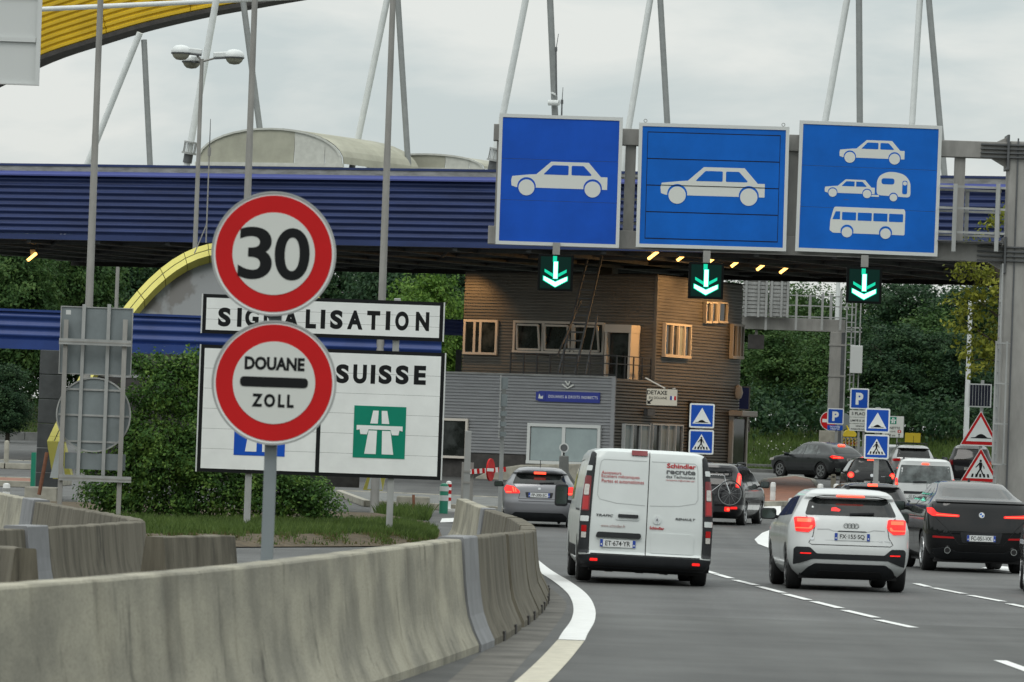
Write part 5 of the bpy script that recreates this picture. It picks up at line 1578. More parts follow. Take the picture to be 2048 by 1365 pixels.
for k in range(4):
    x = (-10 + 7.5 * k) / s
    b_ = MB().box(x - 3.2 / s, x + 3.2 / s, -.3, -.22, zb - 2 / s, zb + 14 / s).build('warning_board', 'yellow_board', yt)
    MB().prism([(x - 3.1 / s, zb + 0 / s), (x + 3.1 / s, zb + 4 / s), (x + 3.1 / s, zb + 7 / s), (x - 3.1 / s, zb + 3 / s)], -.306, -.301).build('stripe', 'red', b_)
    MB().prism([(x - 3.1 / s, zb + 6 / s), (x + 3.1 / s, zb + 10 / s), (x + 3.1 / s, zb + 13 / s), (x - 3.1 / s, zb + 9 / s)], -.306, -.301).build('stripe', 'plinth', b_)
MB().box(-12 / s, 14 / s, -.2, .8, .3, zb - 2 / s).build('chassis', 'steel_dark', yt)
rl_ = MB()
for k in range(6): rl_.box((-16 + 7 * k) / s - .02, (-16 + 7 * k) / s + .02, -.5, -.46, 0, zb + 15 / s)
rl_.box(-16 / s, 19 / s, -.5, -.46, zb + 13 / s, zb + 15 / s)
rl_.build('rail', 'galv', yt)

# ------------------------------------------------------------------ detaxe sign, signs by the office
D = 206.5; s = ppm(D)
c = at(1324, 795, D)
t = thing('refund_sign', 'white DETAXE en douane sign with small French flag hung from the office wall', 'sign', c)
board(t, 0, 0, 62 / s, 34 / s, mat('cream sign face', (.60, .56, .47), .5), 0, 'plinth', .03, .012)
lettering('DETAXE', -10 / s, 9 / s, 40 / s, 8 / s, 'black', t, -.010, bold=.02)
lettering('EN DOUANE', -8 / s, -1.5 / s, 36 / s, 5 / s, 'black', t, -.010, bold=.01)
for k, m_ in enumerate(('blue_navy', 'white', 'red')): flat('flag_band', rect((18 + 4 * k) / s, -1 / s, 4 / s, 8 / s), m_, t, -.012 - .0005 * k, .004)
flat('arrow_print', [(-29 / s, -14 / s), (-21 / s, -14 / s), (-24 / s, -11 / s), (-18 / s, -6 / s), (-20 / s, -4 / s), (-26 / s, -9 / s), (-29 / s, -6 / s)], 'black', t, -.011, .004)
MB().bar((-34 / s, .3, 38 / s), (6 / s, .05, 18 / s), .04).build('bracket', 'frame', t)
MB().bar((20 / s, .02, 17 / s), (26 / s, .02, 19 / s), .03).build('bracket', 'frame', t)
D = 223.0; s = ppm(D)
c = at(1490, 800, D)
t = thing('tall_blue_sign', 'tall blue sign with three cream text plates half hidden behind the office corner', 'road sign', c)
board(t, -8 / s, 3 / s, 36 / s, 48 / s, 'blue_navy', 0, 'frame', .03, .05)
for k, (py, hh, txt) in enumerate(((829, 14, 'TAXES'), (845, 14, '15 MN'), (858, 12, 'DOUANES'))):
    p_ = at(1482, py, D) - c
    flat('text_plate', rect(p_.x, p_.z, 36 / s, hh / s), 'frame', t, 0, .03)
    lettering(txt, p_.x + 6 / s, p_.z, 20 / s, 5 / s, 'black', t, -.004, bold=.02)
MB().box(-.05, .05, .04, .14, terrain(D) - c.z, .4).build('post', 'galv', t)

# ------------------------------------------------------------------ left approach: gate, posts, bollards
D = 150.0; s = ppm(D)
p = foot(1000, 1000, D)
t = thing('sign_side_view', 'edge on stack of grey road signs on a tall post in front of the office', 'road sign', p)
zt_ = at(1001, 750, D).z - p.z; z2 = at(1001, 877, D).z - p.z
MB().box(-.055, .055, 0, .1, 0, zt_ - .05).build('post', 'galv', t)
for a_, b_ in ((751, 782), (785, 817), (819, 836), (840, 857), (860, 877)):
    za, zb = at(1001, a_, D).z - p.z, at(1001, b_, D).z - p.z
    MB().box(-.11, -.075, -.35, .35, zb, za).build('sign_plate', 'galv', t); MB().box(-.074, .10, -.3, -.26, zb + .05, za - .05).build('stiffener', 'back', t)
D = 117.0; s = ppm(D)
p = foot(932, 1000, D)
t = thing('steel_post', 'square grey steel post rising behind the end of the concrete barrier', 'post', p)
zt_ = at(933, 862, D).z - p.z
MB().box(-.065, .065, 0, .12, 0, zt_).build('shaft', 'galv', t, bevel=.008)
MB().box(-.075, .075, -.012, .13, zt_ * .62, zt_ * .64).build('band', 'steel', t); MB().box(-.075, .075, -.012, .13, zt_ * .52, zt_ * .54).build('band', 'steel', t)
MB().box(-.06, .03, -.03, -.002, zt_ * .3, zt_ * .38).build('label_plate', 'white', t)
D = 152.0; s = ppm(D)
p = foot(940, 945, D); a_ = at(938, 944, D); b_ = at(1012, 939, D)
t = thing('gate_arm', 'red and white striped barrier arm carrying a small no entry disc', 'barrier arm', a_)
n = 14; dd = (b_ - a_)
for k in range(n):
    q0, q1 = dd * (k / n), dd * ((k + 1) / n)
    MB().bar(q0, q1, .06, .13).build('arm_segment', 'red' if k % 2 else 'white', t)
dm = at(981, 940, D) - a_
ring_ = MB().lathe([(.30, -.02), (.30, .02)], (dm.x, dm.y, dm.z), 28, 'X')
ring_.v = [(dm.x + (x - dm.x) + (y - dm.y) * .33, y - .15, z) for x, y, z in ring_.v]
ring_.build('no_entry_disc', 'red', t)
r2_ = MB().lathe([(.31, .022), (.31, .05)], (dm.x - .05, dm.y, dm.z), 28, 'X'); r2_.v = [(dm.x - .09 + (y - dm.y) * .33 , y - .15, z) for x, y, z in r2_.v]
MB().box(dm.x - .09, dm.x + .09, -.47, -.45, dm.z - .04, dm.z + .04).build('disc_bar', 'white', t)
MB().box(-.2, .12, .06, .4, p.z - a_.z, .25).build('pedestal', 'steel', t)
# small round lamp on a concrete pillar
D = 185.0; s = ppm(D)
c = at(1128, 896, D)
t = thing('round_signal', 'small round grey signal lamp on a short pipe over a dark concrete pillar', 'signal', c)
b_ = MB().lathe([(.155, -.03), (.155, .12), (.06, .2)], (0, 0, 0), 24); b_.v = [(x, z, y) for x, y, z in b_.v]; b_.build('ring', 'frame_white', t, fix=True)
flat('lens', circ(0, 0, .115, 24), 'steel_dark', t, -.04, .008)
MB().tube((0, .05, -.14), (0, .05, -.36), .03, .03, 8).build('pipe', 'rail', t)
zb = at(1128, 912, D).z - c.z
MB().prism([(-.14, zb), (.16, zb), (.18, zb - .5), (.5, zb - 1.0), (.5, -c.z + terrain(D)), (-.14, -c.z + terrain(D))], -.15, .35).build('pillar', 'concrete_dark', t, bevel=.03)

def bollard(px, py, d, h, r, m, label, bands=None, group=None, cat='bollard', dome=True):
    p = foot(px, py, d)
    t = thing('bollard', label, cat, p, 0, group)
    prof = [(r * 1.02, 0), (r, .02), (r, h - r * .6), (r * .8, h - r * .2), (r * .3, h)] if dome else [(r * 1.3, 0), (r * 1.3, .05), (r, .06), (r, h)]
    MB().lathe(prof, n=18).build('body', m, t, smooth=True)
    for z0, z1, bm in bands or ():
        MB().lathe([(r + .006, z0 * h), (r + .006, z1 * h)], n=18).build('reflective_band', bm, t, smooth=True)
    return t
bollard(887, 1020, 151, .80, .115, 'post_green', 'green and white banded bollard left of the barrier end', ((.42, .60, 'white'), (.74, .90, 'white')))
t = bollard(896, 1014, 154, .82, .075, 'white', 'slim red and white post on a base behind the green bollard', ((.35, .46, 'red'), (.58, .70, 'red'), (.8, .9, 'red')))
MB().box(-.2, .2, -.2, .2, 0, .07).build('base', 'post_white', t)
bollard(12, 1002, 130, .72, .085, 'post_white', 'white banded bollard behind the left concrete barrier', ((.45, .58, 'galv'), (.74, .84, 'galv')))
bollard(12, 933, 198, .95, .085, 'concrete', 'stone coloured round post on the far left kerb')
WB = 'white bollards round the centre island'
bollard(1545, 1008, 0 or on_ground(1545, 1010).y, .72, .085, 'post_white', 'white bollard with reflective band on the red island edge', ((.6, .8, 'frame_white'),), WB)
bollard(1582, 1048, on_ground(1582, 1050).y, .72, .10, 'post_white', 'white bollard behind the mirror of the white hatchback', ((.55, .7, 'frame_white'),), WB)
bollard(1640, 1000, on_ground(1640, 1004).y, .6, .10, 'post_white', 'white bollard top seen above the white hatchback roof, left one', None, WB)
bollard(1672, 1000, on_ground(1672, 1004).y, .6, .10, 'post_white', 'white bollard top seen above the white hatchback roof, right one', None, WB)
p = on_ground(1666, 982)
t = thing('ticket_post', 'beige plastic post with dark slot on the island behind the white hatchback', 'post', p)
MB().prism(rpoly([(-.09, 0), (.09, 0), (.09, .62), (-.09, .62)], .05), -.06, .06).build('body', mat('beige plastic', (.40, .36, .28), .6), t, bevel=.01)
MB().box(-.05, .05, -.068, -.061, .48, .55).build('slot', 'plinth', t)
def cone(px, py, d, label, h=.75):
    p = foot(px, py, d)
    t = thing('traffic_cone', label, 'traffic cone', p, 0, 'orange and white traffic cones')
    MB().box(-.2, .2, -.2, .2, 0, .04).build('base', 'orange', t, bevel=.01)
    MB().lathe([(.15, .04), (.03, h)], n=16).build('body', 'orange', t, smooth=True)
    f = lambda z: .15 - .12 * (z - .04) / (h - .04) + .004
    for a_, b_ in ((.28, .40), (.52, .62)): MB().lathe([(f(a_), a_), (f(b_), b_)], n=16).build('white_band', 'white', t, smooth=True)
cone(1894, 916, 236, 'orange and white cone left of the dark car by the gantry column', 1.0)
cone(1876, 905, 250, 'small orange cone farthest back, left of the other cones', .9)
cone(1981, 925, 235, 'orange and white cone right of the dark car, nearer the triangular sign', 1.0)
cone(1990, 922, 240, 'orange and white cone at the far right beside the gantry column', 1.0)
tag(MB().tube((-.0, 0, 0), (.0, 0, .6), .03).build('delineator', 'orange', None), 'thin orange delineator in front of the traffic cones', 'post').location = foot(1892, 940, 215)
# ------------------------------------------------------------------ vehicles
def pchip(xs, ys):
    n = len(xs); h = [xs[i + 1] - xs[i] for i in range(n - 1)]; dl = [(ys[i + 1] - ys[i]) / h[i] for i in range(n - 1)]
    d = [0.0] * n; d[0], d[-1] = dl[0], dl[-1]
    for i in range(1, n - 1):
        if dl[i - 1] * dl[i] <= 0: d[i] = 0.0
        else:
            w1, w2 = 2 * h[i] + h[i - 1], h[i] + 2 * h[i - 1]
            d[i] = (w1 + w2) / (w1 / dl[i - 1] + w2 / dl[i])
    def f(x):
        x = min(max(x, xs[0]), xs[-1])
        i = 0
        while i < n - 2 and x > xs[i + 1]: i += 1
        t = (x - xs[i]) / h[i]
        return ((1 + 2 * t) * (1 - t) ** 2 * ys[i] + t * (1 - t) ** 2 * h[i] * d[i] + t * t * (3 - 2 * t) * ys[i + 1] + t * t * (t - 1) * h[i] * d[i + 1])
    return f

class Shell:
    """car body as stacked plan outlines: levels of (z, half width, rear y, front y, corner radius)"""
    def __init__(s, levels, bow=.05, cd=1.0):
        s.zs = [l[0] for l in levels]
        s.hw, s.yr, s.yf, s.rr = [pchip(s.zs, [l[k] for l in levels]) for k in (1, 2, 3, 4)]
        s.bow, s.cd = bow, cd
    def rear_y(s, X, z):
        hw, rr = s.hw(z), s.rr(z); a = min(abs(X), hw)
        y = s.yr(z) + s.bow * (a / hw) ** 2
        if a > hw - rr:
            t = min(1, (a - (hw - rr)) / rr); y += rr * s.cd * (1 - math.sqrt(max(0, 1 - t * t)))
        return y
    def front_y(s, X, z):
        hw, rr = s.hw(z), min(.55, s.hw(z) * .7); a = min(abs(X), hw)
        y = s.yf(z) - .10 * (a / hw) ** 2
        if a > hw - rr:
            t = min(1, (a - (hw - rr)) / rr); y -= rr * .6 * (1 - math.sqrt(max(0, 1 - t * t)))
        return y
    def pt(s, face, a, z):
        if face == 'rear': return Vector((a, s.rear_y(a, z), z))
        sg = -1 if face == 'L' else 1
        return Vector((sg * s.hw(z), a, z))
    def nrm(s, face, a, z):
        e = .004
        if face == 'rear':
            dx = (s.rear_y(a + e, z) - s.rear_y(a - e, z)) / (2 * e); dz = (s.rear_y(a, z + e) - s.rear_y(a, z - e)) / (2 * e)
            return Vector((max(-2.5, min(2.5, dx)), -1, max(-3, min(3, dz)))).normalized()
        sg = -1 if face == 'L' else 1
        return Vector((sg, 0, -(s.hw(z + e) - s.hw(z - e)) / (2 * e))).normalized()
    def body(s, name, m, parent, wheels=(), wr=.36, z0=None, z1=None):
        NR, NS = 22, 14
        zz = []
        for a, b in zip(s.zs, s.zs[1:]):
            k = max(1, int((b - a) / .055)); zz += [a + (b - a) * i / k for i in range(k)]
        zz.append(s.zs[-1])
        vs = []
        for z in zz:
            hw = s.hw(z)
            for i in range(NR + 1):
                X = hw * math.sin(math.pi * (i / NR - .5)); vs.append((X, s.rear_y(X, z), z))
            ya, yb = s.rear_y(hw, z), s.front_y(hw, z)
            for i in range(1, NS): vs.append((hw, ya + (yb - ya) * i / NS, z))
            for i in range(NR + 1):
                X = hw * math.sin(math.pi * (.5 - i / NR)); vs.append((X, s.front_y(X, z), z))
            for i in range(1, NS): vs.append((-hw, yb + (ya - yb) * i / NS, z))
        n = 2 * (NR + 1) + 2 * (NS - 1)
        fs = []
        for j in range(len(zz) - 1):
            for i in range(n): fs.append((j * n + i, j * n + (i + 1) % n, (j + 1) * n + (i + 1) % n, (j + 1) * n + i))
        fs += [tuple(range(n - 1, -1, -1)), tuple(range((len(zz) - 1) * n, len(zz) * n))]
        o = MB().add(vs, fs).build(name, m, parent)
        if wheels:
            cut_ = MB()
            for y in wheels: cut_.tube((-2, y, wr * .94), (2, y, wr * .94), wr * 1.13, wr * 1.13, 28)
            c = cut_.build('cutter', m, None, fix=True); c.parent = parent
            md = o.modifiers.new('arches', 'BOOLEAN'); md.operation = 'DIFFERENCE'; md.object = c; md.solver = 'EXACT'
            dg = bpy.context.evaluated_depsgraph_get(); dg.update()
            me = bpy.data.meshes.new_from_object(o.evaluated_get(dg))
            o.modifiers.clear(); old = o.data; o.data = me; bpy.data.meshes.remove(old)
            me.name = name
            cm = c.data; bpy.data.objects.remove(c); bpy.data.meshes.remove(cm)
            me.materials.clear(); me.materials.append(M[m])
        smooth_mesh(o.data, .55)
        return o
    def patch(s, name, poly, m, parent, face='rear', off=.006, r=.0, thick=.03, step=.08, smooth=True):
        bm = bmesh.new()
        pts = rpoly(poly, r)
        a = sum(pts[i][0] * pts[(i + 1) % len(pts)][1] - pts[(i + 1) % len(pts)][0] * pts[i][1] for i in range(len(pts)))
        if a < 0: pts = pts[::-1]
        f = bm.faces.new([bm.verts.new((p[0], 0, p[1])) for p in pts])
        for ax in (0, 2):
            lo, hi = min(p[ax // 2] for p in pts), max(p[ax // 2] for p in pts)
            k = int((hi - lo) / step)
            for i in range(1, k + 1):
                co = Vector((0, 0, 0)); co[ax] = lo + (hi - lo) * i / (k + 1)
                no = Vector((0, 0, 0)); no[ax] = 1
                bmesh.ops.bisect_plane(bm, geom=bm.verts[:] + bm.edges[:] + bm.faces[:], plane_co=co, plane_no=no, dist=1e-5)
        ed = [e for e in bm.edges if e.is_boundary]
        ret = bmesh.ops.extrude_edge_only(bm, edges=ed)
        skirt = set(v for v in ret['geom'] if isinstance(v, bmesh.types.BMVert))
        for v in bm.verts:
            A, z = v.co.x, v.co.z
            p, n = s.pt(face, A, z), s.nrm(face, A, z)
            v.co = p + n * ((off - thick) if v in skirt else off)
        bmesh.ops.recalc_face_normals(bm, faces=bm.faces)
        me = bpy.data.meshes.new(name); bm.to_mesh(me)
        # make the outside face outwards
        big = max(me.polygons, key=lambda q: q.area)
        out = Vector((0, -1, 0.2)) if face == 'rear' else Vector((-1 if face == 'L' else 1, 0, 0))
        bm.free()
        if big.normal.dot(out) < 0: me.flip_normals()
        me.materials.append(M[m] if isinstance(m, str) else m)
        if smooth: smooth_mesh(me, .7)
        o = bpy.data.objects.new(name, me); COL.objects.link(o); o.parent = parent
        return o
    def seam(s, name, pts, m, parent, face='rear', w=.010, off=.003):
        vs, fs = [], []
        fine = []
        for a, b in zip(pts, pts[1:]):
            L = math.hypot(b[0] - a[0], b[1] - a[1]); k = max(1, int(L / .06))
            fine += [(a[0] + (b[0] - a[0]) * i / k, a[1] + (b[1] - a[1]) * i / k) for i in range(k)]
        fine.append(pts[-1])
        for i, p in enumerate(fine):
            a, b = fine[max(0, i - 1)], fine[min(len(fine) - 1, i + 1)]
            d = Vector((b[0] - a[0], b[1] - a[1])).normalized()
            for sg in (-1, 1):
                A, z = p[0] - d.y * sg * w / 2, p[1] + d.x * sg * w / 2
                vs.append(s.pt(face, A, z) + s.nrm(face, A, z) * off)
        for i in range(len(fine) - 1): fs.append((2 * i, 2 * i + 1, 2 * i + 3, 2 * i + 2))
        return MB().add(vs, fs).build(name, m, parent)
    def text(s, txt, X, z, w, h, m, parent, off=.008, bold=.0, sp=1.0, shear=0.0, name='lettering'):
        return lettering(txt, X, z, w, h, m, parent, 0, .002, bold, sp, name, shear, warp=lambda a, b, t: s.pt('rear', a, b) + s.nrm('rear', X, b) * (off + t))

def mir(p): return [(-x, z) for x, z in p]

def wheel(parent, x, y, r, w, rim='alloy', spokes=5, side=1):
    prof = [(r * .62, -w / 2 * .86), (r * .90, -w / 2), (r * .985, -w * .40), (r, -w * .22), (r, w * .22), (r * .985, w * .40), (r * .90, w / 2), (r * .62, w / 2 * .86)]
    o = MB().lathe(prof, (x, y, r), 32, 'X').build('wheel', 'rubber', parent, smooth=.5)
    xo = x + side * w * .42
    d = MB().lathe([(r * .66, -.01), (r * .66, .012)], (xo - side * .05, y, r), 28, 'X'); d.build('brake_recess', 'under', o)
    g = MB()
    g.lathe([(r * .56, -.03), (r * .60, .02), (r * .66, .02), (r * .68, -.01)], (xo, y, r), 28, 'X', False) if side > 0 else g.lathe([(r * .56, .03), (r * .60, -.02), (r * .66, -.02), (r * .68, .01)], (xo, y, r), 28, 'X', False)
    g.lathe([(r * .13, -.02), (r * .13, .02)], (xo, y, r), 14, 'X')
    for k in range(spokes):
        t = 2 * math.pi * k / spokes + .3
        for dt in (-.13, .13):
            a_ = (xo, y + math.cos(t) * r * .1, r + math.sin(t) * r * .1); b_ = (xo, y + math.cos(t + dt) * r * .62, r + math.sin(t + dt) * r * .62)
            g.bar(a_, b_, r * .07, r * .07)
    g.build('rim', rim, o)
    return o

def number_plate(parent, sh, X, z, txt, m='plate', w=.52, h=.11, off=.012, y=None, blue=True, tw=.70):
    y = sh.rear_y(X, z) - off if y is None else y
    p = flat('number_plate', rect(X, z, w, h), m, parent, y - .012, .012, .008)
    if blue:
        for sg in (-1, 1):
            b = flat('plate_band', rect(X + sg * (w / 2 - .022), z, .042, h - .004), 'plate_blue', p, y - .014, .0015)
            flat('band_print', rect(X + sg * (w / 2 - .022), z - .02, .016, .022), 'white', p, y - .0155, .001)
    lettering(txt, X, z, w * tw, h * .66, 'black', p, y - .0125, .0025, bold=.012)
    return p

def mirror(parent, x, y, z, side, w=.22, h=.15, m='plast'):
    c = Vector((x + side * (w / 2 + .06), y, z))
    o = MB().prism(rpoly(rect(c.x, c.z, w, h), .05), c.y, c.y + .11).build('wing_mirror', m, parent, bevel=.02)
    flat('mirror_glass', rpoly(rect(c.x, c.z, w * .84, h * .8), .04), 'mirror', o, c.y - .004, .004)
    MB().bar((x - side * .05, y + .06, z - h * .3), (c.x - side * w * .2, y + .06, z - h * .25), .05, .05).build('mirror_arm', m, o)
    return o

def car(name, label, loc, rz, L, W, Hh, levels, paint, o, cat='car', bow=.05):
    t = thing(name, label, cat, loc, rz, o.get('group'))
    sh = Shell(levels, bow)
    yw = o['axles']; wr = o.get('wr', .33)
    sh.body('body', paint, t, yw, wr)
    MB().box(-W / 2 + .18, W / 2 - .18, .35, L - .3, .17, .62).build('underbody', 'under', t)
    tw = o.get('tw', .225)
    for y in yw:
        for sg in (-1, 1): wheel(t, sg * (W / 2 - tw / 2 - .02), y, wr, tw, o.get('rim', 'alloy'), o.get('spokes', 5), sg)
    if 'window' in o: 
        w_ = sh.patch('rear_window', o['window'], o.get('glass', 'car_glass'), t, r=.04, off=.004)
        if o.get('wiper'):
            x0, x1, z = o['wiper']
            a, b = sh.pt('rear', x0, z), sh.pt('rear', x1, z + .02)
            MB().bar(a + Vector((0, -.03, 0)), b + Vector((0, -.03, 0)), .035, .025).build('wiper', 'plast', w_)
    for nm, poly, m, r, off in o.get('patches', ()): sh.patch(nm, poly, m, t, r=r, off=off)
    for nm, poly, m, r, off in o.get('pairs', ()):
        for sg in (1, -1): sh.patch(nm, poly if sg > 0 else mir(poly), m, t, r=r, off=off, step=.05)
    for poly, hot, *rest in o.get('lights', ()):
        for sg in (1, -1):
            l_ = sh.patch('tail_light', poly if sg > 0 else mir(poly), rest[0] if rest else 'lens_on', t, r=.02, off=.012, step=.05)
            for h_ in hot: sh.patch('lit_strip', h_ if sg > 0 else mir(h_), 'lens_hot', l_, r=.008, off=.016, thick=.01, step=.05)
    for nm, poly, m, r, face in o.get('side', ()):
        for f in ('L', 'R'):
            sh.patch(nm, poly, m, t, f, off=.004, r=r)
    for pts in o.get('seams', ()): sh.seam('panel_gap', pts, 'under', t)
    for pts in o.get('side_seams', ()):
        for f in ('L', 'R'): sh.seam('panel_gap', pts, 'under', t, f)
    if 'brake' in o:
        x0, x1, z0, z1 = o['brake']
        b = sh.patch('high_brake_light', [(x0, z0), (x1, z0), (x1, z1), (x0, z1)], 'lens_hot', t, off=o.get('brake_off', .02), thick=.05)
    if 'plate' in o: number_plate(t, sh, *o['plate'][:3], **(o['plate'][3] if len(o['plate']) > 3 else {}))
    if 'mirrors' in o:
        y, z, w_, h_, m_ = o['mirrors']
        for sg in (-1, 1): mirror(t, sg * sh.hw(z), y, z, sg, w_, h_, m_)
    if o.get('fin'):
        x, y, z = o['fin']
        MB().add([(x - .03, y, z), (x + .03, y, z), (x + .03, y + .2, z), (x - .03, y + .2, z), (x - .008, y + .02, z + .075), (x + .008, y + .02, z + .075)],
                 [(0, 1, 5, 4), (1, 2, 5), (2, 3, 4, 5), (3, 0, 4)]).build('roof_antenna', 'plast', t)
    return t, sh

# --- white delivery van
vl = [(.22, .86, .16, 4.75, .15), (.30, .93, .03, 4.95, .16), (.42, .965, .0, 5.0, .16), (.47, .965, .05, 5.0, .14), (.90, .972, .07, 4.9, .13), (1.05, .968, .085, 4.55, .13), (1.20, .955, .10, 4.1, .13), (1.45, .925, .125, 3.7, .13),
      (1.70, .885, .155, 3.35, .13), (1.84, .855, .18, 3.15, .14), (1.92, .80, .21, 3.0, .16), (1.955, .70, .27, 2.9, .18), (1.97, .5, .4, 2.7, .2)]
VW_, VD = .97, 83.0
loc = foot(1287, 1172, VD)
vt, vs_ = car('delivery_van', 'white delivery van with red and grey elevator company lettering on its rear doors', loc, R(1.6), 5.0, 1.95, 1.97, vl, 'paint_van',
    dict(axles=(.95, 4.03), wr=.335, tw=.22, rim='alloy_dark', mirrors=None) if False else dict(axles=(.95, 4.03), wr=.335, tw=.22, rim='alloy_dark'), 'van', bow=.03)
vt.rotation_euler = (0, R(1.0), R(1.6))
for sg in (-1, 1):                         # dark corner pillars with lamps
    mm = (lambda p: p) if sg > 0 else mir
    vs_.patch('corner_pillar', mm([(.835, .43), (.962, .43), (.966, .9), (.95, 1.20), (.92, 1.45), (.875, 1.72), (.835, 1.90), (.785, 1.90), (.80, 1.45)]), 'plast', vt, off=.009, r=.015, step=.018)
    tl_ = vs_.patch('tail_light', mm([(.845, 1.04), (.945, 1.04), (.93, 1.30), (.905, 1.55), (.825, 1.55), (.835, 1.25)]), 'lens_dim', vt, off=.016, r=.02, step=.018)
    vs_.patch('clear_lens', mm([(.856, 1.27), (.918, 1.27), (.905, 1.425), (.848, 1.425)]), 'lens_clear', tl_, off=.020, r=.015, step=.018, thick=.012)
    vs_.patch('red_lens', mm([(.860, 1.06), (.932, 1.06), (.922, 1.25), (.853, 1.25)]), 'lens', tl_, off=.020, r=.012, step=.018, thick=.012)
    vs_.patch('pillar_patch', mm([(.825, 1.625), (.895, 1.625), (.885, 1.70), (.815, 1.70)]), 'paint_van', vt, off=.014, r=.012, step=.018, thick=.012)
    vs_.patch('pillar_patch', mm([(.845, .885), (.955, .885), (.955, .965), (.842, .965)]), 'paint_van', vt, off=.014, r=.012, step=.018, thick=.012)
    l2_ = vs_.patch('lower_light', mm([(.862, .64), (.938, .64), (.938, .835), (.862, .835)]), 'plast', vt, off=.013, r=.012, step=.018, thick=.012)
    vs_.patch('red_lens', mm([(.867, .735), (.932, .735), (.932, .828), (.867, .828)]), 'lens', l2_, off=.018, r=.008, step=.018, thick=.01)
    vs_.patch('clear_lens', mm([(.870, .648), (.930, .648), (.930, .730), (.868, .730)]), 'lens_clear', l2_, off=.018, r=.008, step=.018, thick=.01)
    vs_.patch('reflector', mm([(.69, .325), (.80, .325), (.80, .36), (.69, .36)]), 'lens_on', vt, off=.020, r=.008, step=.025)
vs_.patch('bumper', [(-.955, .225), (.955, .225), (.96, .40), (.80, .415), (-.80, .415), (-.96, .40)], 'plast', vt, off=.012, step=.025)
vs_.patch('bumper_step', [(-.93, .25), (.93, .25), (.93, .275), (-.93, .275)], 'under', vt, off=.016, step=.025)
for f in ('L', 'R'):
    vs_.patch('side_rub_strip', [(1.45, .36), (3.5, .36), (3.5, .52), (1.45, .52)], 'plast', vt, f, off=.012, r=.02)
    vs_.patch('lower_corner', [(.2, .24), (.5, .24), (.5, .5), (.2, .62)], 'plast', vt, f, off=.006, r=.02)
    vs_.patch('front_window', [(3.0, 1.18), (3.95, 1.18), (3.45, 1.62), (3.05, 1.66)], 'car_glass', vt, f, off=.004, r=.05)
    vs_.seam('panel_gap', [(2.85, .5), (2.85, 1.75), (1.7, 1.78), (1.7, .5)], 'under', vt, f)
    vs_.seam('slide_rail', [(.45, 1.05), (1.75, 1.05)], 'plast', vt, f, w=.03, off=.006)
vs_.patch('high_brake_light', [(-.262, 1.875), (-.03, 1.875), (-.03, 1.935), (-.262, 1.935)], 'lens_dim', vt, off=.022, r=.01)
vs_.seam('panel_gap', [(0.002, .42), (.002, 1.93)], 'under', vt, w=.012)
vs_.seam('panel_gap', [(-.80, .425), (.80, .425)], 'under', vt, w=.014)
for sg in (-1, 1):
    mm = (lambda p: p) if sg > 0 else mir
    vs_.seam('panel_gap', mm([(.825, .43), (.83, 1.0), (.80, 1.5), (.775, 1.88)]), 'under', vt, w=.010)
    # pressed panel outlines, their shade drawn as flat grey lines
    vs_.seam('door_pressing_shade', mm([(.035, 1.80), (.66, 1.80), (.70, 1.77), (.715, 1.70), (.735, 1.28), (.70, 1.22), (.45, 1.17), (.035, 1.155)]), mat('pressing shade', (.40, .42, .42), .5), vt, w=.010, off=.0025)
pn = vs_.patch('door_pressing_lower', [(.075, .47), (.70, .47), (.70, .735), (.66, .765), (.10, .765), (.075, .74)], 'paint_van', vt, off=.010, r=.03)
hp = vs_.patch('handle_recess', [(-.455, .93), (-.11, .93), (-.11, 1.045), (-.20, 1.06), (-.37, 1.06), (-.455, 1.045)], 'paint_van', vt, off=.012, r=.03)
vs_.patch('door_handle', [(-.42, .965), (-.125, .965), (-.125, 1.012), (-.42, 1.012)], 'plast', vt, off=.035, r=.015, thick=.04)
vs_.patch('plate_lamp_bar', [(-.735, .665), (-.075, .665), (-.075, .745), (-.71, .745)], 'plast', vt, off=.035, r=.03, thick=.05)
number_plate(vt, vs_, -.405, .585, 'ET·674·YR', off=.012)
T = vs_.text
red_t = mat('red vinyl', (.42, .02, .025), .5); grey_t = mat('grey vinyl', (.085, .09, .095), .5)
T('Ascenseurs', -.545, 1.610, .285, .045, red_t, vt); T('Escaliers mécaniques', -.410, 1.553, .555, .058, red_t, vt); T('Portes et automatismes', -.375, 1.490, .615, .052, red_t, vt)
T('Schindler', .470, 1.755, .425, .068, red_t, vt, bold=.03); T('recrute', .468, 1.668, .425, .066, grey_t, vt, bold=.03); T('des Techniciens', .465, 1.598, .425, .042, grey_t, vt, bold=.012)
T('recrutement.fr@schindler.com', .465, 1.545, .425, .026, red_t, vt)
T('www.schindler.fr', -.485, .838, .355, .040, mat('faded red vinyl', (.36, .22, .21), .5), vt); T('Schindler', .155, .838, .215, .042, red_t, vt, bold=.03)
T('TRAFIC', -.615, .985, .25, .036, 'plast', vt, bold=.02, shear=.2); T('RENAULT', .565, .985, .29, .034, 'plast', vt, bold=.02, shear=.15)
lo_ = vs_.patch('badge', circ(.15, .955, .062, 24), 'paint_van', vt, off=.014)
vs_.patch('badge_mark', [(.15, 1.008), (.183, .955), (.15, .902), (.117, .955)], 'chrome', lo_, off=.020, thick=.006); vs_.patch('badge_mark', [(.15, .978), (.163, .955), (.15, .932), (.137, .955)], 'plast', lo_, off=.022, thick=.004)
mirror(vt, -.955, 3.85, 1.22, -1, .20, .34); mirror(vt, .955, 3.85, 1.22, 1, .20, .34)
for x in (-.5, -.05, .3, .62): MB().box(x - .05, x + .06, .5, .7, .16, .24).build('underbody_bracket', 'under', vt)
MB().tube((.35, .6, .2), (.35, 2.4, .2), .05).build('exhaust', 'under', vt)

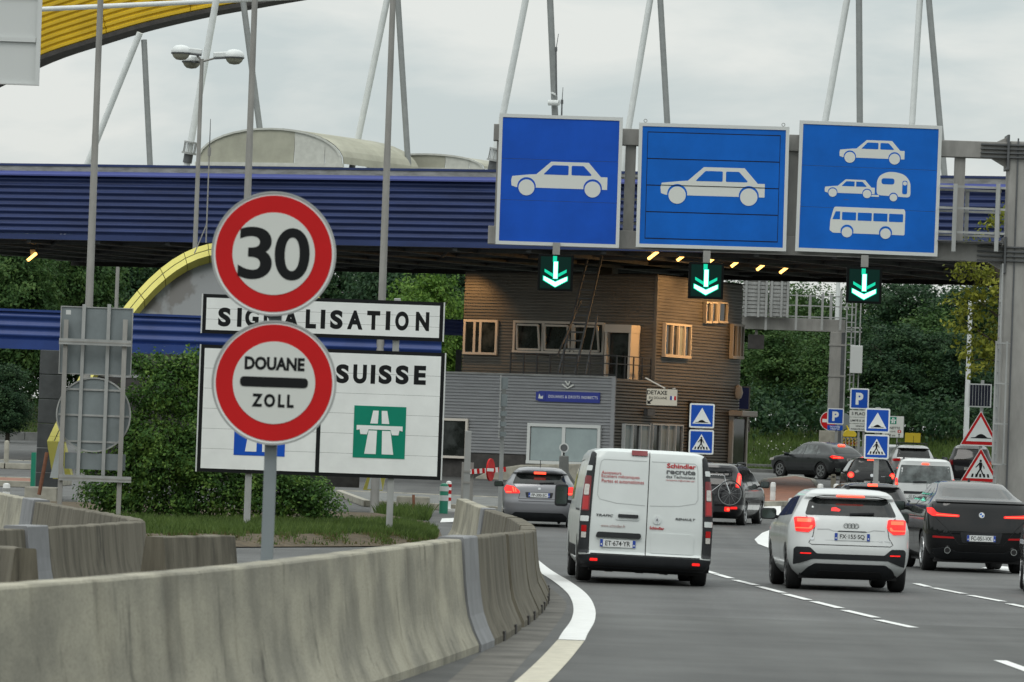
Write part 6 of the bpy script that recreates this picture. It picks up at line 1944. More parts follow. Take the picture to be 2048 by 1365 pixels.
# --- white hatchback
l = [(.20, .74, .26, 3.95, .30), (.30, .83, .10, 4.08, .34), (.45, .882, .02, 4.17, .36), (.60, .897, 0, 4.19, .36), (.80, .895, .045, 4.15, .34), (.93, .882, .075, 3.95, .32), (1.02, .855, .10, 3.35, .30), (1.10, .815, .145, 3.05, .28),
     (1.22, .745, .27, 2.85, .24), (1.33, .685, .385, 2.6, .22), (1.37, .66, .335, 2.5, .2), (1.42, .625, .335, 2.3, .2), (1.465, .56, .40, 2.1, .22), (1.49, .46, .53, 1.95, .24), (1.50, .30, .8, 1.8, .2)]
vt, sh = car('hatchback_car', 'white compact crossover with lit red square tail lights and plate FX-155-SQ', foot(1699, 1183, 83.6), R(2.2), 4.19, 1.794, 1.5, l, 'paint_white_car',
    dict(axles=(.83, 3.43), wr=.335, tw=.225, rim='alloy_dark', window=[(-.675, 1.105), (.675, 1.105), (.60, 1.31), (.56, 1.335), (-.56, 1.335), (-.60, 1.31)],
         wiper=(-.02, .34, 1.135),
         patches=[('gloss_spoiler', [(-.565, 1.342), (.565, 1.342), (.53, 1.372), (.40, 1.40), (-.40, 1.40), (-.53, 1.372)], 'car_glass', .02, .008),
                  ('lower_diffuser', [(-.72, .205), (.72, .205), (.63, .33), (.52, .40), (-.52, .40), (-.63, .33)], 'plast', .03, .010),
                  ('bumper_insert', [(-.82, .37), (-.72, .40), (-.55, .465), (.55, .465), (.72, .40), (.82, .37), (.825, .60), (.79, .635), (.60, .635), (.50, .545), (-.50, .545), (-.60, .635), (-.79, .635), (-.825, .60)], 'plast', .02, .006),
                  ('diffuser_recess', [(-.5, .22), (.5, .22), (.45, .30), (-.45, .30)], 'under', .02, .014)],
         pairs=[('fog_reflector', [(.58, .535), (.73, .535), (.73, .552), (.58, .552)], 'lens_on', .004, .012)],
         lights=[([(.555, .905), (.63, .85), (.80, .86), (.82, 1.05), (.79, 1.065), (.545, 1.065), (.525, .95)], [[(.585, .995), (.775, .995), (.775, 1.045), (.585, 1.045)], [(.58, .90), (.80, .90), (.80, .915), (.62, .915), (.59, .955), (.565, .95)]])],
         brake=(-.205, .205, 1.385, 1.402), plate=(.015, .80, 'FX·155·SQ'), mirrors=(2.62, 1.08, .24, .17, 'plast'), fin=(0, .72, 1.485),
         side=[('side_window', [(.78, 1.10), (1.72, 1.07), (1.72, 1.36), (1.22, 1.37)], 'car_glass', .03, 0), ('side_window', [(1.78, 1.07), (2.78, 1.05), (2.35, 1.32), (1.78, 1.36)], 'car_glass', .03, 0),
               ('sill_trim', [(1.25, .22), (3.0, .22), (3.0, .34), (1.25, .34)], 'paint_white_car', .02, 0)],
         seams=[[(-.66, 1.09), (-.535, .95), (-.56, .80), (-.62, .70), (-.58, .675), (.58, .675), (.62, .70), (.56, .80), (.535, .95), (.66, 1.09)]],
         side_seams=[[(1.75, .40), (1.75, 1.05)], [(1.05, .72), (1.05, 1.08)]]))
for k in range(4):
    m_ = MB().ring(0, 0, .030, .037, -.006, .006, 20); m_.v = [(x - .075 + .05 * k, y + sh.rear_y(0, .975) - .012, z + .965) for x, y, z in m_.v]; m_.build('badge_ring', 'chrome', vt)
sh.seam('crease', [(-.50, .90), (-.33, .905), (-.26, .88), (.26, .88), (.33, .905), (.50, .90)], mat('crease shade', (.36, .37, .375), .4), vt, w=.012)  # crease drawn as a flat line of painted shade
sh.patch('plate_recess', [(-.40, .745), (.42, .745), (.30, .872), (-.28, .872)], 'paint_white_car', vt, off=.004, r=.03)
sh.patch('release_handle', [(-.20, .872), (.23, .872), (.21, .886), (-.18, .886)], 'plast', vt, off=.012)
sh.patch('badge', [(-.60, .74), (-.545, .74), (-.545, .775), (-.60, .775)], 'chrome', vt, off=.008, thick=.004); T = sh.text
T('35 TFSI', .50, .748, .17, .022, 'chrome', vt)
sh.patch('sticker', [(-.29, 1.17), (-.17, 1.165), (-.15, 1.19), (-.22, 1.225), (-.28, 1.215)], 'lens_on', vt, off=.006, thick=.003)

# --- black coupe SUV
l = [(.22, .80, .28, 4.4, .30), (.32, .88, .12, 4.6, .34), (.50, .94, .02, 4.72, .36), (.70, .957, 0, 4.75, .36), (.95, .955, .03, 4.7, .36), (1.08, .94, .05, 4.4, .34), (1.20, .90, .07, 3.6, .32), (1.255, .86, .10, 3.3, .30), (1.275, .84, .26, 3.2, .28),
     (1.38, .72, .62, 3.05, .26), (1.50, .64, 1.0, 2.85, .24), (1.57, .60, 1.25, 2.7, .24), (1.61, .52, 1.5, 2.55, .24), (1.635, .3, 1.85, 2.3, .2)]
vt, sh = car('coupe_suv', 'glossy black coupe SUV with thin red tail lights and twin exhausts, plate FC-051-VX', foot(1960, 1147, 102), R(3.6), 4.75, 1.918, 1.62, l, 'paint_black',
    dict(axles=(.95, 3.82), wr=.365, tw=.26, rim='alloy', spokes=7, window=[(-.68, 1.295), (.68, 1.295), (.575, 1.475), (.52, 1.49), (-.52, 1.49), (-.575, 1.475)],
         patches=[('lower_diffuser', [(-.84, .23), (.84, .23), (.86, .40), (.60, .44), (.42, .36), (-.42, .36), (-.60, .44), (-.86, .40)], 'plast', .03, .008),
                  ('spoiler_lip', [(-.80, 1.235), (.80, 1.235), (.80, 1.26), (-.80, 1.26)], 'paint_black', .01, .03),
                  ('plate_recess', [(-.34, .53), (.34, .53), (.38, .72), (-.38, .72)], 'plast', .03, .004)],
         pairs=[('bumper_reflector', [(.48, .60), (.85, .605), (.85, .64), (.50, .63)], 'lens', .008, .010)],
         lights=[([(.40, .985), (.86, .99), (.93, 1.05), (.935, 1.13), (.86, 1.14), (.80, 1.06), (.74, 1.045), (.40, 1.025)], [[(.43, .998), (.80, 1.008), (.80, 1.025), (.43, 1.012)]])],
         plate=(.0, .615, 'FC-051-VX', dict(off=.016)), mirrors=(3.0, 1.14, .25, .18, 'paint_black'), fin=(0, 1.75, 1.60),
         side=[('side_window', [(1.05, 1.24), (1.95, 1.18), (1.95, 1.48), (1.62, 1.49)], 'car_glass', .03, 0), ('side_window', [(2.02, 1.18), (3.1, 1.14), (2.6, 1.44), (2.02, 1.48)], 'car_glass', .03, 0)],
         seams=[[(-.86, 1.2), (-.85, .99), (-.60, .76), (-.40, .50), (.40, .50), (.60, .76), (.85, .99), (.86, 1.2)]], side_seams=[[(1.98, .45), (1.98, 1.15)]]))
for sg in (-1, 1):
    e_ = MB().lathe([(.058, 0), (.058, .10)], (0, 0, 0), 22); e_.v = [(x + sg * .60, y_ * 1 + 0, z_) for x, y_, z_ in [(a, c, b) for a, b, c in e_.v]]
    e_.v = [(x, y + .02, z + .385) for x, y, z in e_.v]; q_ = e_.build('exhaust_tip', 'chrome', vt, fix=True)
    flat('exhaust_bore', circ(sg * .60, .385, .045, 20), 'under', q_, .014, .004)
bd = sh.patch('badge', circ(0, 1.03, .052, 24), 'chrome', vt, off=.016); 
for k in range(4):
    a0 = k * math.pi / 2
    pc = [(0, 1.03)] + [(.036 * math.cos(a0 + math.pi / 2 * i / 6), 1.03 + .036 * math.sin(a0 + math.pi / 2 * i / 6)) for i in range(7)]
    sh.patch('badge_quarter', pc, 'blue2' if k % 2 else 'white', bd, off=.020, thick=.003)

# --- grey hatchback in front of the van
l = [(.13, .70, .22, 3.95, .28), (.24, .80, .07, 4.1, .32), (.42, .87, .0, 4.2, .34), (.60, .895, 0, 4.25, .34), (.68, .898, .03, 4.2, .34), (.80, .895, .05, 4.1, .33), (.92, .88, .07, 3.6, .32), (1.02, .85, .10, 3.2, .30),
     (1.15, .75, .24, 2.9, .26), (1.27, .68, .37, 2.7, .24), (1.31, .65, .28, 2.6, .22), (1.36, .60, .27, 2.45, .22), (1.42, .52, .36, 2.2, .24), (1.45, .38, .6, 2.0, .24)]
vt, sh = car('hatchback_car', 'grey metallic hatchback with slanted lit tail lights driving ahead of the white van', foot(1076, 1056, 138.5), R(-.6), 4.25, 1.80, 1.45, l, 'paint_grey',
    dict(axles=(.80, 3.42), wr=.315, tw=.21, window=[(-.655, 1.035), (.655, 1.035), (.575, 1.26), (.53, 1.275), (-.53, 1.275), (-.575, 1.26)], wiper=(0, .35, 1.06),
         patches=[('gloss_spoiler', [(-.56, 1.282), (.56, 1.282), (.52, 1.325), (-.52, 1.325)], 'car_glass', .01, .006), ('lower_bumper', [(-.66, .135), (.66, .135), (.70, .24), (.58, .345), (-.58, .345), (-.70, .24)], 'plast', .04, .008),
                  ('plate_recess', [(-.31, .70), (.31, .70), (.34, .835), (-.34, .835)], 'plast', .02, .003)],
         lights=[([(.47, .80), (.80, .79), (.855, .90), (.80, .995), (.62, .965), (.48, .86)], [[(.66, .81), (.79, .81), (.80, .84), (.67, .84)], [(.60, .83), (.63, .83), (.66, .95), (.63, .95)], [(.55, .83), (.58, .83), (.60, .93), (.57, .92)]])],
         brake=(-.145, .145, 1.298, 1.33), plate=(0, .77, 'FP-300-SC'), mirrors=(2.75, 1.0, .22, .14, 'plast'),
         seams=[[(-.50, .675), (.50, .675)], [(-.50, .615), (.50, .615)], [(-.64, 1.03), (-.47, .79), (-.50, .68)], [(.64, 1.03), (.47, .79), (.50, .68)]],
         side=[('side_window', [(.75, 1.05), (2.7, 1.02), (2.3, 1.29), (1.1, 1.31)], 'car_glass', .03, 0)]))
MB().tube((0, .7, 1.43), (.0, .62, 1.62), .008).build('aerial', 'plast', vt)
sh.patch('badge', [(-.03, .90), (.03, .90), (.03, .95), (-.03, .95)], 'chrome', vt, off=.008, thick=.004)
MB().tube((.5, .3, .12), (.5, .8, .12), .04).build('exhaust', 'under', vt)

# --- dark estate with a bicycle rack
l = [(.18, .74, .25, 4.2, .26), (.30, .83, .06, 4.4, .30), (.50, .885, 0, 4.48, .30), (.70, .90, .02, 4.5, .28), (.95, .89, .06, 4.2, .26), (1.05, .865, .09, 3.8, .25), (1.20, .80, .17, 3.5, .24), (1.40, .71, .30, 3.1, .22), (1.50, .66, .30, 2.9, .22), (1.56, .60, .34, 2.7, .22), (1.60, .48, .5, 2.4, .22), (1.615, .3, .8, 2.2, .2)]
vt, sh = car('estate_car', 'dark people carrier with tall lit tail lamp and a bicycle on its rear rack', foot(1414, 1050, 149), R(-11), 4.5, 1.80, 1.61, l, 'paint_dark',
    dict(axles=(.85, 3.6), wr=.32, window=[(-.62, 1.06), (.62, 1.06), (.56, 1.42), (-.56, 1.42)],
         lights=[([(.70, 1.0), (.82, .98), (.78, 1.32), (.70, 1.38)], [[(.73, 1.03), (.79, 1.02), (.76, 1.28), (.72, 1.30)]])],
         pairs=[('bumper_reflector', [(.50, .42), (.76, .43), (.76, .49), (.50, .48)], 'lens_on', .01, .01)],
         patches=[('lower_bumper', [(-.7, .19), (.7, .19), (.72, .33), (-.72, .33)], 'plast', .03, .008)], mirrors=(3.05, 1.08, .24, .18, 'plast'),
         side=[('side_window', [(.42, 1.07), (1.05, 1.05), (1.05, 1.42), (.72, 1.44)], 'car_glass', .03, 0), ('side_window', [(1.12, 1.05), (2.05, 1.03), (2.05, 1.44), (1.12, 1.45)], 'car_glass', .03, 0), ('side_window', [(2.12, 1.03), (3.25, 1.02), (2.75, 1.38), (2.12, 1.44)], 'car_glass', .03, 0)],
         side_seams=[[(2.08, .4), (2.08, 1.03)], [(1.08, .7), (1.08, 1.05)]]))
for sg in (-1, 1): MB().path([(sg * .62, .8, 1.56), (sg * .62, .9, 1.63), (sg * .60, 2.3, 1.64), (sg * .58, 2.5, 1.57)], .02).build('roof_rail', 'plast', vt)
rk = MB().bar((-.6, -.28, .46), (.6, -.28, .46), .06); rk.bar((-.25, 0, .4), (-.25, -.5, .42), .05); rk.bar((.25, 0, .4), (.25, -.5, .42), .05); rk.bar((0, -.1, .4), (0, -.12, 1.05), .04)
rk = rk.build('bicycle_rack', 'steel_dark', vt)
lb_ = MB().box(-.68, .68, -.56, -.52, .35, .5).build('light_board', 'plast', vt)
for sg in (-1, 1): flat('tail_lamp', rect(sg * .60, .425, .14, .12), 'lens_on', lb_, -.566, .005, .02); flat('lit_strip', circ(sg * .63, .425, .04, 14), 'lens_hot', lb_, -.571, .004)
flat('number_plate', rect(-.05, .425, .5, .11), 'plate_grey', lb_, -.566, .005)
def bicycle(base, rz, label):
    b = thing('bicycle', label, 'bicycle', base, rz)
    for x in (-.50, .50):
        w_ = MB().ring(x, .34, .315, .34, -.014, .014, 36).build('wheel', 'rubber', b)
        g = MB().ring(x, .34, .295, .314, -.010, .010, 36)
        for k in range(12):
            t = math.pi * k / 6; g.bar((x, 0, .34), (x + .3 * math.cos(t), 0, .34 + .3 * math.sin(t)), .005)
        g.tube((x, -.04, .34), (x, .04, .34), .025); g.build('rim', 'alloy', w_)
    P_ = dict(bb=(-.08, 0, .29), st=(-.20, 0, .80), ht=(.33, 0, .80), hb=(.37, 0, .66), ra=(-.5, 0, .34), fa=(.5, 0, .34))
    f = MB()
    for a_, c_ in (('bb', 'st'), ('st', 'ht'), ('bb', 'hb'), ('ht', 'hb'), ('ra', 'bb'), ('ra', 'st'), ('hb', 'fa')): f.tube(P_[a_], P_[c_], .017, .015, 8)
    f.build('frame', 'chrome', b)
    MB().tube((-.20, 0, .80), (-.24, 0, .93), .014).build('seat_post', 'steel_dark', b)
    MB().prism(rpoly([(-.38, .92), (-.12, .93), (-.10, .96), (-.36, .99)], .02), -.06, .06).build('saddle', 'plast', b, bevel=.02)
    h = MB().path([(.33, 0, .80), (.32, 0, .90), (.40, 0, .92)], .014); h.path([(.40, -.2, .92), (.40, .2, .92)], .014)
    for y in (-.2, .2): h.path([(.40, y, .92), (.50, y, .90), (.50, y, .80), (.40, y, .78)], .016)
    h.build('handlebar', 'plast', b)
    c = MB().ring(-.08, .29, .07, .095, -.03, -.02, 20); c.bar((-.08, -.04, .29), (-.02, -.06, .13), .02); c.bar((-.06, -.08, .13), (.02, -.08, .13), .04, .02); c.build('crankset', 'steel_dark', b)
    return b
wm = Matrix.Translation(vt.location) @ Matrix.Rotation(R(-11), 4, 'Z')
bk = bicycle(wm @ Vector((0.12, -.30, .50)), R(-11), 'road bicycle with drop handlebar strapped on the rack of the dark people carrier')

# --- graphite coupe SUV crossing, seen from its left side
l = [(.22, .80, .30, 4.2, .30), (.34, .88, .10, 4.4, .34), (.52, .92, .02, 4.48, .36), (.72, .925, 0, 4.5, .36), (.90, .915, .03, 4.35, .36), (.99, .90, .06, 3.75, .34), (1.05, .87, .10, 3.4, .32), (1.10, .83, .14, 3.3, .3),
     (1.22, .76, .30, 3.1, .26), (1.38, .69, .58, 2.85, .24), (1.49, .63, .85, 2.65, .24), (1.55, .55, 1.15, 2.45, .24), (1.58, .35, 1.6, 2.2, .2)]
l6 = foot(1702, 953, 239)
vt, sh = car('coupe_suv', 'graphite coupe SUV turning left across the lanes, seen from its side', l6, R(37), 4.5, 1.85, 1.55, l, 'paint_graphite',
    dict(axles=(.92, 3.60), wr=.365, tw=.25, rim='alloy', spokes=6, window=[(-.70, 1.10), (.70, 1.10), (.60, 1.36), (-.60, 1.36)],
         lights=[([(.40, .90), (.85, .88), (.90, .96), (.84, 1.02), (.42, .96)], [[(.55, .92), (.84, .92), (.84, .95), (.55, .95)]])],
         brake=(-.16, .16, 1.41, 1.45), brake_off=.05, plate=(0, .86, 'GE 93064', dict(m='plate_grey', blue=False)),
         patches=[('lower_bumper', [(-.8, .23), (.8, .23), (.82, .5), (-.82, .5)], 'paint_black', .03, .008)], mirrors=(2.95, 1.02, .22, .15, 'paint_black'), fin=(0, 1.45, 1.53),
         side=[('side_window', [(1.06, 1.08), (1.28, 1.07), (1.28, 1.30), (1.22, 1.30)], 'car_glass_pale', .03, 0), ('side_window', [(1.33, 1.06), (2.08, 1.04), (2.08, 1.43), (1.40, 1.42)], 'car_glass_pale', .03, 0), ('side_window', [(2.14, 1.04), (3.12, 1.02), (2.55, 1.38), (2.14, 1.43)], 'car_glass_pale', .03, 0),
               ('sill_trim', [(1.40, .24), (3.12, .24), (3.12, .36), (1.40, .36)], 'paint_black', .02, 0)],
         side_seams=[[(2.11, .40), (2.11, 1.03)], [(1.30, .72), (1.30, 1.05)], [(3.08, .45), (3.12, 1.0)], [(1.30, .62), (3.1, .60)]]))
for f in ('L', 'R'):
    for y in (1.62, 2.55): sh.patch('door_handle', [(y, .87), (y + .20, .87), (y + .20, .90), (y, .90)], 'paint_graphite', vt, f, off=.03, thick=.035, r=.01)
    sh.patch('headlight', [(4.0, .76), (4.28, .74), (4.22, .84), (3.98, .86)], 'lens_clear', vt, f, off=.006, r=.02)

# --- black small hatchback behind the sign post
l = [(.18, .70, .25, 3.5, .28), (.30, .78, .06, 3.7, .32), (.50, .83, 0, 3.8, .34), (.70, .842, .01, 3.82, .34), (.92, .83, .05, 3.4, .32), (1.0, .80, .08, 3.0, .3), (1.15, .72, .18, 2.7, .27), (1.32, .63, .32, 2.4, .24), (1.40, .57, .33, 2.2, .24), (1.45, .47, .45, 2.0, .24), (1.465, .3, .7, 1.8, .2)]
vt, sh = car('small_car', 'small black hatchback with two round lit tail lamps behind the blue sign post', foot(1742, 1005, 194), R(1), 3.82, 1.68, 1.46, l, 'paint_black',
    dict(axles=(.7, 3.1), wr=.30, tw=.19, window=[(-.62, 1.0), (.62, 1.0), (.52, 1.33), (-.52, 1.33)], glass='car_glass',
         lights=[([(.70 + .105 * math.cos(k * math.pi / 8), .865 + .105 * math.sin(k * math.pi / 8)) for k in range(16)], [[(.70 + .07 * math.cos(k * math.pi / 6), .86 + .07 * math.sin(k * math.pi / 6)) for k in range(12)]])],
         brake=(-.15, .15, 1.37, 1.40), plate=(0, .62, 'GE 41877', dict(m='plate_grey', blue=False)), mirrors=(2.4, 1.0, .2, .14, 'paint_black'), seams=[[(-.6, .95), (-.55, .7), (.55, .7), (.6, .95)]],
         side=[('side_window', [(.62, 1.02), (2.5, 1.0), (2.1, 1.32), (.8, 1.34)], 'car_glass', .03, 0)]))
sh.patch('badge', circ(0, .865, .055, 20), 'chrome', vt, off=.012)
T = sh.text; T('up!', .40, .845, .16, .03, 'chrome', vt)

# --- white leisure van with Geneva plate
l = [(.2, .78, .2, 4.1, .2), (.32, .85, .03, 4.3, .22), (.5, .872, 0, 4.38, .22), (.85, .875, .03, 4.2, .2), (1.08, .862, .05, 3.6, .18), (1.2, .845, .07, 3.3, .17), (1.45, .79, .12, 2.9, .16), (1.64, .735, .17, 2.6, .16), (1.72, .70, .17, 2.5, .16), (1.78, .60, .26, 2.3, .18), (1.80, .4, .45, 2.1, .2)]
vt, sh = car('leisure_van', 'white boxy leisure van with pale rear glass and Geneva number plate', foot(1848, 1022, 164), R(-3), 4.38, 1.75, 1.8, l, 'paint_white_car',
    dict(axles=(.75, 3.56), wr=.31, window=[(-.79, 1.085), (.79, 1.085), (.765, 1.2), (.70, 1.60), (-.70, 1.60), (-.765, 1.2)], glass='car_glass_pale', wiper=(-.35, .05, 1.12),
         lights=[([(.77, 1.02), (.845, 1.02), (.845, 1.22), (.79, 1.22)], [[(.785, 1.03), (.838, 1.03), (.838, 1.10), (.785, 1.10)]])],
         brake=(-.10, .10, 1.625, 1.665), plate=(-.28, .70, 'GE 826486', dict(m='plate', blue=False, w=.50)), patches=[('plate_lamp_bar', [(-.6, .78), (.6, .78), (.6, .85), (-.6, .85)], 'plast', .02, .02), ('bumper', [(-.86, .25), (.86, .25), (.86, .52), (-.86, .52)], 'plast', .02, .01)],
         seams=[[(.06, .55), (.06, 1.07)], [(-.76, .56), (-.80, 1.05)], [(.76, .56), (.80, 1.05)]], mirrors=(2.9, 1.15, .2, .2, 'plast'),
         side=[('side_window', [(.32, 1.12), (1.35, 1.12), (1.35, 1.55), (.42, 1.56)], 'car_glass_pale', .03, 0), ('side_window', [(1.42, 1.12), (2.2, 1.12), (2.2, 1.54), (1.42, 1.55)], 'car_glass', .03, 0), ('side_window', [(2.28, 1.12), (3.1, 1.12), (2.62, 1.52), (2.28, 1.54)], 'car_glass', .03, 0)]))
for sg in (-1, 1): MB().path([(sg * .62, .5, 1.74), (sg * .62, .6, 1.83), (sg * .60, 2.2, 1.83)], .025).build('roof_rail', 'plast', vt)
red_band = sh.patch('plate_shield', rect(-.50, .70, .05, .08), 'red', vt, off=.03)
mx_ = MB().bar((.45, .4, 1.2), (.52, .6, 1.5), .12); mx_.build('cargo_shade', 'plast', vt)

# --- silver SUV with yellow board on its roof rack
l = [(.2, .76, .25, 4.2, .3), (.32, .85, .06, 4.4, .32), (.55, .905, 0, 4.48, .34), (.75, .91, .02, 4.5, .33), (1.0, .89, .06, 4.0, .3), (1.08, .86, .1, 3.6, .28), (1.25, .78, .22, 3.2, .26), (1.42, .69, .36, 2.9, .24), (1.48, .66, .28, 2.7, .22), (1.56, .58, .36, 2.4, .22), (1.60, .4, .6, 2.2, .2)]
vt, sh = car('suv_car', 'silver SUV with a plain yellow board on its roof rack', foot(1826, 960, 236), R(0), 4.5, 1.83, 1.6, l, 'paint_silver',
    dict(axles=(.85, 3.5), wr=.34, window=[(-.70, 1.08), (.70, 1.08), (.62, 1.42), (-.62, 1.42)], patches=[('gloss_spoiler', [(-.60, 1.425), (.60, 1.425), (.58, 1.46), (-.58, 1.46)], 'car_glass', .01, .006)],
         lights=[([(.55, .92), (.85, .92), (.86, 1.02), (.55, 1.04)], [], 'lens')], plate=(0, .8, 'GE 217704', dict(m='plate_grey', blue=False)), mirrors=(2.8, 1.05, .24, .16, 'plast')))
for y in (.75, 1.9): MB().path([(-.6, y, 1.56), (-.58, y, 1.68), (.58, y, 1.68), (.6, y, 1.56)], .02).build('rack_bar', 'plast', vt)
MB().tube((0, .55, 1.58), (0, .5, 1.98), .009).build('aerial', 'plast', vt)
p = Vector(vt.location); s = ppm(236)
tag(MB().prism(rpoly(rect(0, .03, 31 / s, 19 / s), .02), -.02, .02).build('yellow_board', 'yellow_board'), 'plain matt yellow board standing on the roof of the silver SUV', 'board').location = (p.x - .02, 236.75, p.z + 1.69 + .24 - .05)

# --- pale estate, side on, behind
l = [(.2, .76, .2, 4.3, .3), (.32, .85, .05, 4.5, .32), (.55, .90, 0, 4.6, .34), (.75, .905, .02, 4.6, .33), (.92, .88, .05, 4.3, .3), (1.0, .85, .08, 3.6, .28), (1.2, .76, .25, 3.1, .26), (1.38, .67, .5, 2.8, .24), (1.45, .58, .7, 2.6, .22), (1.48, .4, 1.0, 2.3, .2)]
vt, sh = car('estate_car', 'pale silver estate partly hidden behind the yellow roof board', foot(1846, 950, 249), R(62), 4.6, 1.81, 1.48, l, 'paint_silver',
    dict(axles=(.85, 3.6), wr=.33, window=[(-.65, 1.0), (.65, 1.0), (.58, 1.36), (-.58, 1.36)], lights=[([(.55, .85), (.85, .85), (.86, .97), (.55, .97)], [], 'lens')], mirrors=(3.0, 1.0, .2, .14, 'plast'),
         side=[('side_window', [(.55, 1.02), (1.4, 1.0), (1.4, 1.36), (.85, 1.36)], 'car_glass_pale', .03, 0), ('side_window', [(1.47, 1.0), (2.3, .99), (2.3, 1.36), (1.47, 1.36)], 'car_glass_pale', .03, 0), ('side_window', [(2.37, .99), (3.3, .99), (2.85, 1.32), (2.37, 1.36)], 'car_glass_pale', .03, 0)]))

# --- dark SUV by the gantry
l = [(.2, .78, .25, 4.2, .28), (.32, .87, .05, 4.4, .3), (.55, .91, 0, 4.48, .3), (.85, .915, .02, 4.4, .28), (1.0, .90, .05, 3.9, .26), (1.1, .87, .08, 3.5, .25), (1.3, .79, .18, 3.1, .24), (1.5, .72, .28, 2.8, .22), (1.6, .66, .30, 2.6, .2), (1.66, .56, .38, 2.4, .22), (1.69, .4, .6, 2.2, .2)]
vt, sh = car('suv_car', 'dark SUV with pale roof edge behind the triangular signs', foot(1940, 958, 236), R(-4), 4.48, 1.83, 1.69, l, 'paint_dark',
    dict(axles=(.85, 3.5), wr=.35, window=[(-.72, 1.07), (.72, 1.07), (.64, 1.50), (-.64, 1.50)], glass='car_glass', patches=[('roof_spoiler', [(-.64, 1.53), (.64, 1.53), (.60, 1.60), (-.60, 1.60)], 'paint_silver', .02, .02)],
         lights=[([(.72, .85), (.87, .85), (.86, 1.05), (.74, 1.05)], [], 'lens_dim')], plate=(0, .70, 'VD 55216', dict(m='plate_grey', blue=False)), mirrors=(2.8, 1.08, .24, .16, 'plast')))
sh.patch('badge', circ(0, .95, .05, 16), 'chrome', vt, off=.012)

# --- dark hatchback hidden by the white crossover
l = [(.15, .72, .25, 3.9, .28), (.28, .82, .06, 4.1, .32), (.5, .88, 0, 4.2, .34), (.72, .89, .02, 4.2, .34), (.95, .87, .06, 3.5, .3), (1.02, .84, .1, 3.2, .28), (1.2, .74, .28, 2.9, .26), (1.32, .67, .40, 2.6, .24), (1.36, .63, .32, 2.5, .22), (1.41, .54, .4, 2.3, .22), (1.44, .38, .6, 2.1, .2)]
vt, sh = car('hatchback_car', 'dark hatchback mostly hidden behind the white crossover, lit brake bar on its roof edge', foot(1745, 1068, 128), R(2), 4.2, 1.78, 1.44, l, 'paint_dark',
    dict(axles=(.8, 3.4), wr=.315, window=[(-.64, 1.03), (.64, 1.03), (.56, 1.29), (-.56, 1.29)], lights=[([(.55, .82), (.84, .82), (.85, .97), (.55, .97)], [[(.6, .86), (.8, .86), (.8, .92), (.6, .92)]])], brake=(-.11, .11, 1.365, 1.395), brake_off=.03,
         plate=(0, .75, 'DK-418-ZP'), mirrors=(2.75, 1.0, .22, .15, 'plast'), fin=(0, .65, 1.43),
         side=[('side_window', [(.75, 1.05), (2.7, 1.02), (2.3, 1.29), (1.1, 1.31)], 'car_glass', .03, 0)]))

# --- dark car cut by the right edge of the frame
vt, sh = car('hatchback_car', 'dark car just entering at the right edge of the picture', foot(2164, 1195, 86), R(-4), 4.2, 1.78, 1.44, l, 'paint_dark',
    dict(axles=(.8, 3.4), wr=.33, rim='alloy', window=[(-.64, 1.03), (.64, 1.03), (.56, 1.29), (-.56, 1.29)], lights=[([(.55, .72), (.87, .72), (.88, .9), (.55, .9)], [[(.6, .76), (.86, .76), (.86, .82), (.6, .82)]])], plate=(0, .75, 'EZ-902-LM'),
         side=[('side_window', [(.75, 1.05), (2.7, 1.02), (2.3, 1.29), (1.1, 1.31)], 'car_glass', .03, 0)]))
# ------------------------------------------------------------------ trees, bush, grass
LEAF = dict(
    dark=leaf_mat('dark leaves', (.011, .030, .017), (.028, .068, .031), (.062, .115, .044)),
    mid=leaf_mat('mid green leaves', (.015, .042, .014), (.047, .105, .030), (.105, .175, .048)),
    bright=leaf_mat('bright young leaves', (.026, .068, .012), (.085, .175, .028), (.18, .29, .048)),
    olive=leaf_mat('yellowing leaves', (.050, .068, .010), (.16, .185, .022), (.30, .30, .045)),
    bush=leaf_mat('bush leaves', (.012, .036, .011), (.052, .122, .025), (.16, .26, .05), 1.6),
)
def leaf_cloud(blobs, n_clump, per, leaf, spread, seed, name, m, parent=None, shape=.6, droop=.0):
    """leaf-sized faces gathered in clumps through the volume of overlapping blobs (c, (rx, ry, rz))"""
    rnd = random.Random(seed)
    vs, fs = [], []
    tot = sum(b[1][0] * b[1][2] for b in blobs)
    for c, r in blobs:
        for _ in range(max(1, int(n_clump * r[0] * r[2] / tot))):
            while True:
                u = Vector((rnd.gauss(0, 1), rnd.gauss(0, 1), rnd.gauss(0, 1))).normalized()
                if u.z > -.75 or rnd.random() < .4: break
            q = rnd.random() ** .38
            cc = Vector((c[0] + u.x * r[0] * q, c[1] + u.y * r[1] * q, c[2] + u.z * r[2] * q))
            sp = spread * rnd.uniform(.6, 1.3)
            for _ in range(int(per * rnd.uniform(.6, 1.3))):
                o = Vector((rnd.gauss(0, sp), rnd.gauss(0, sp), rnd.gauss(0, sp * .7) - droop * rnd.random()))
                p = cc + o
                nd = (u + Vector((0, 0, .5)) + Vector((rnd.gauss(0, .7), rnd.gauss(0, .7), rnd.gauss(0, .7)))).normalized()
                a = nd.orthogonal().normalized(); b = nd.cross(a)
                t = rnd.random() * 6.283
                a, b = a * math.cos(t) + b * math.sin(t), b * math.cos(t) - a * math.sin(t)
                L = leaf * rnd.uniform(.6, 1.35); w = L * .55
                k = len(vs)
                vs += [p - a * L * .5, p + b * w * .5 - nd * L * .05, p + a * L * .5, p - b * w * .5 - nd * L * .05]
                fs.append((k, k + 1, k + 2, k + 3))
    return MB().add(vs, fs).build(name, m, parent)

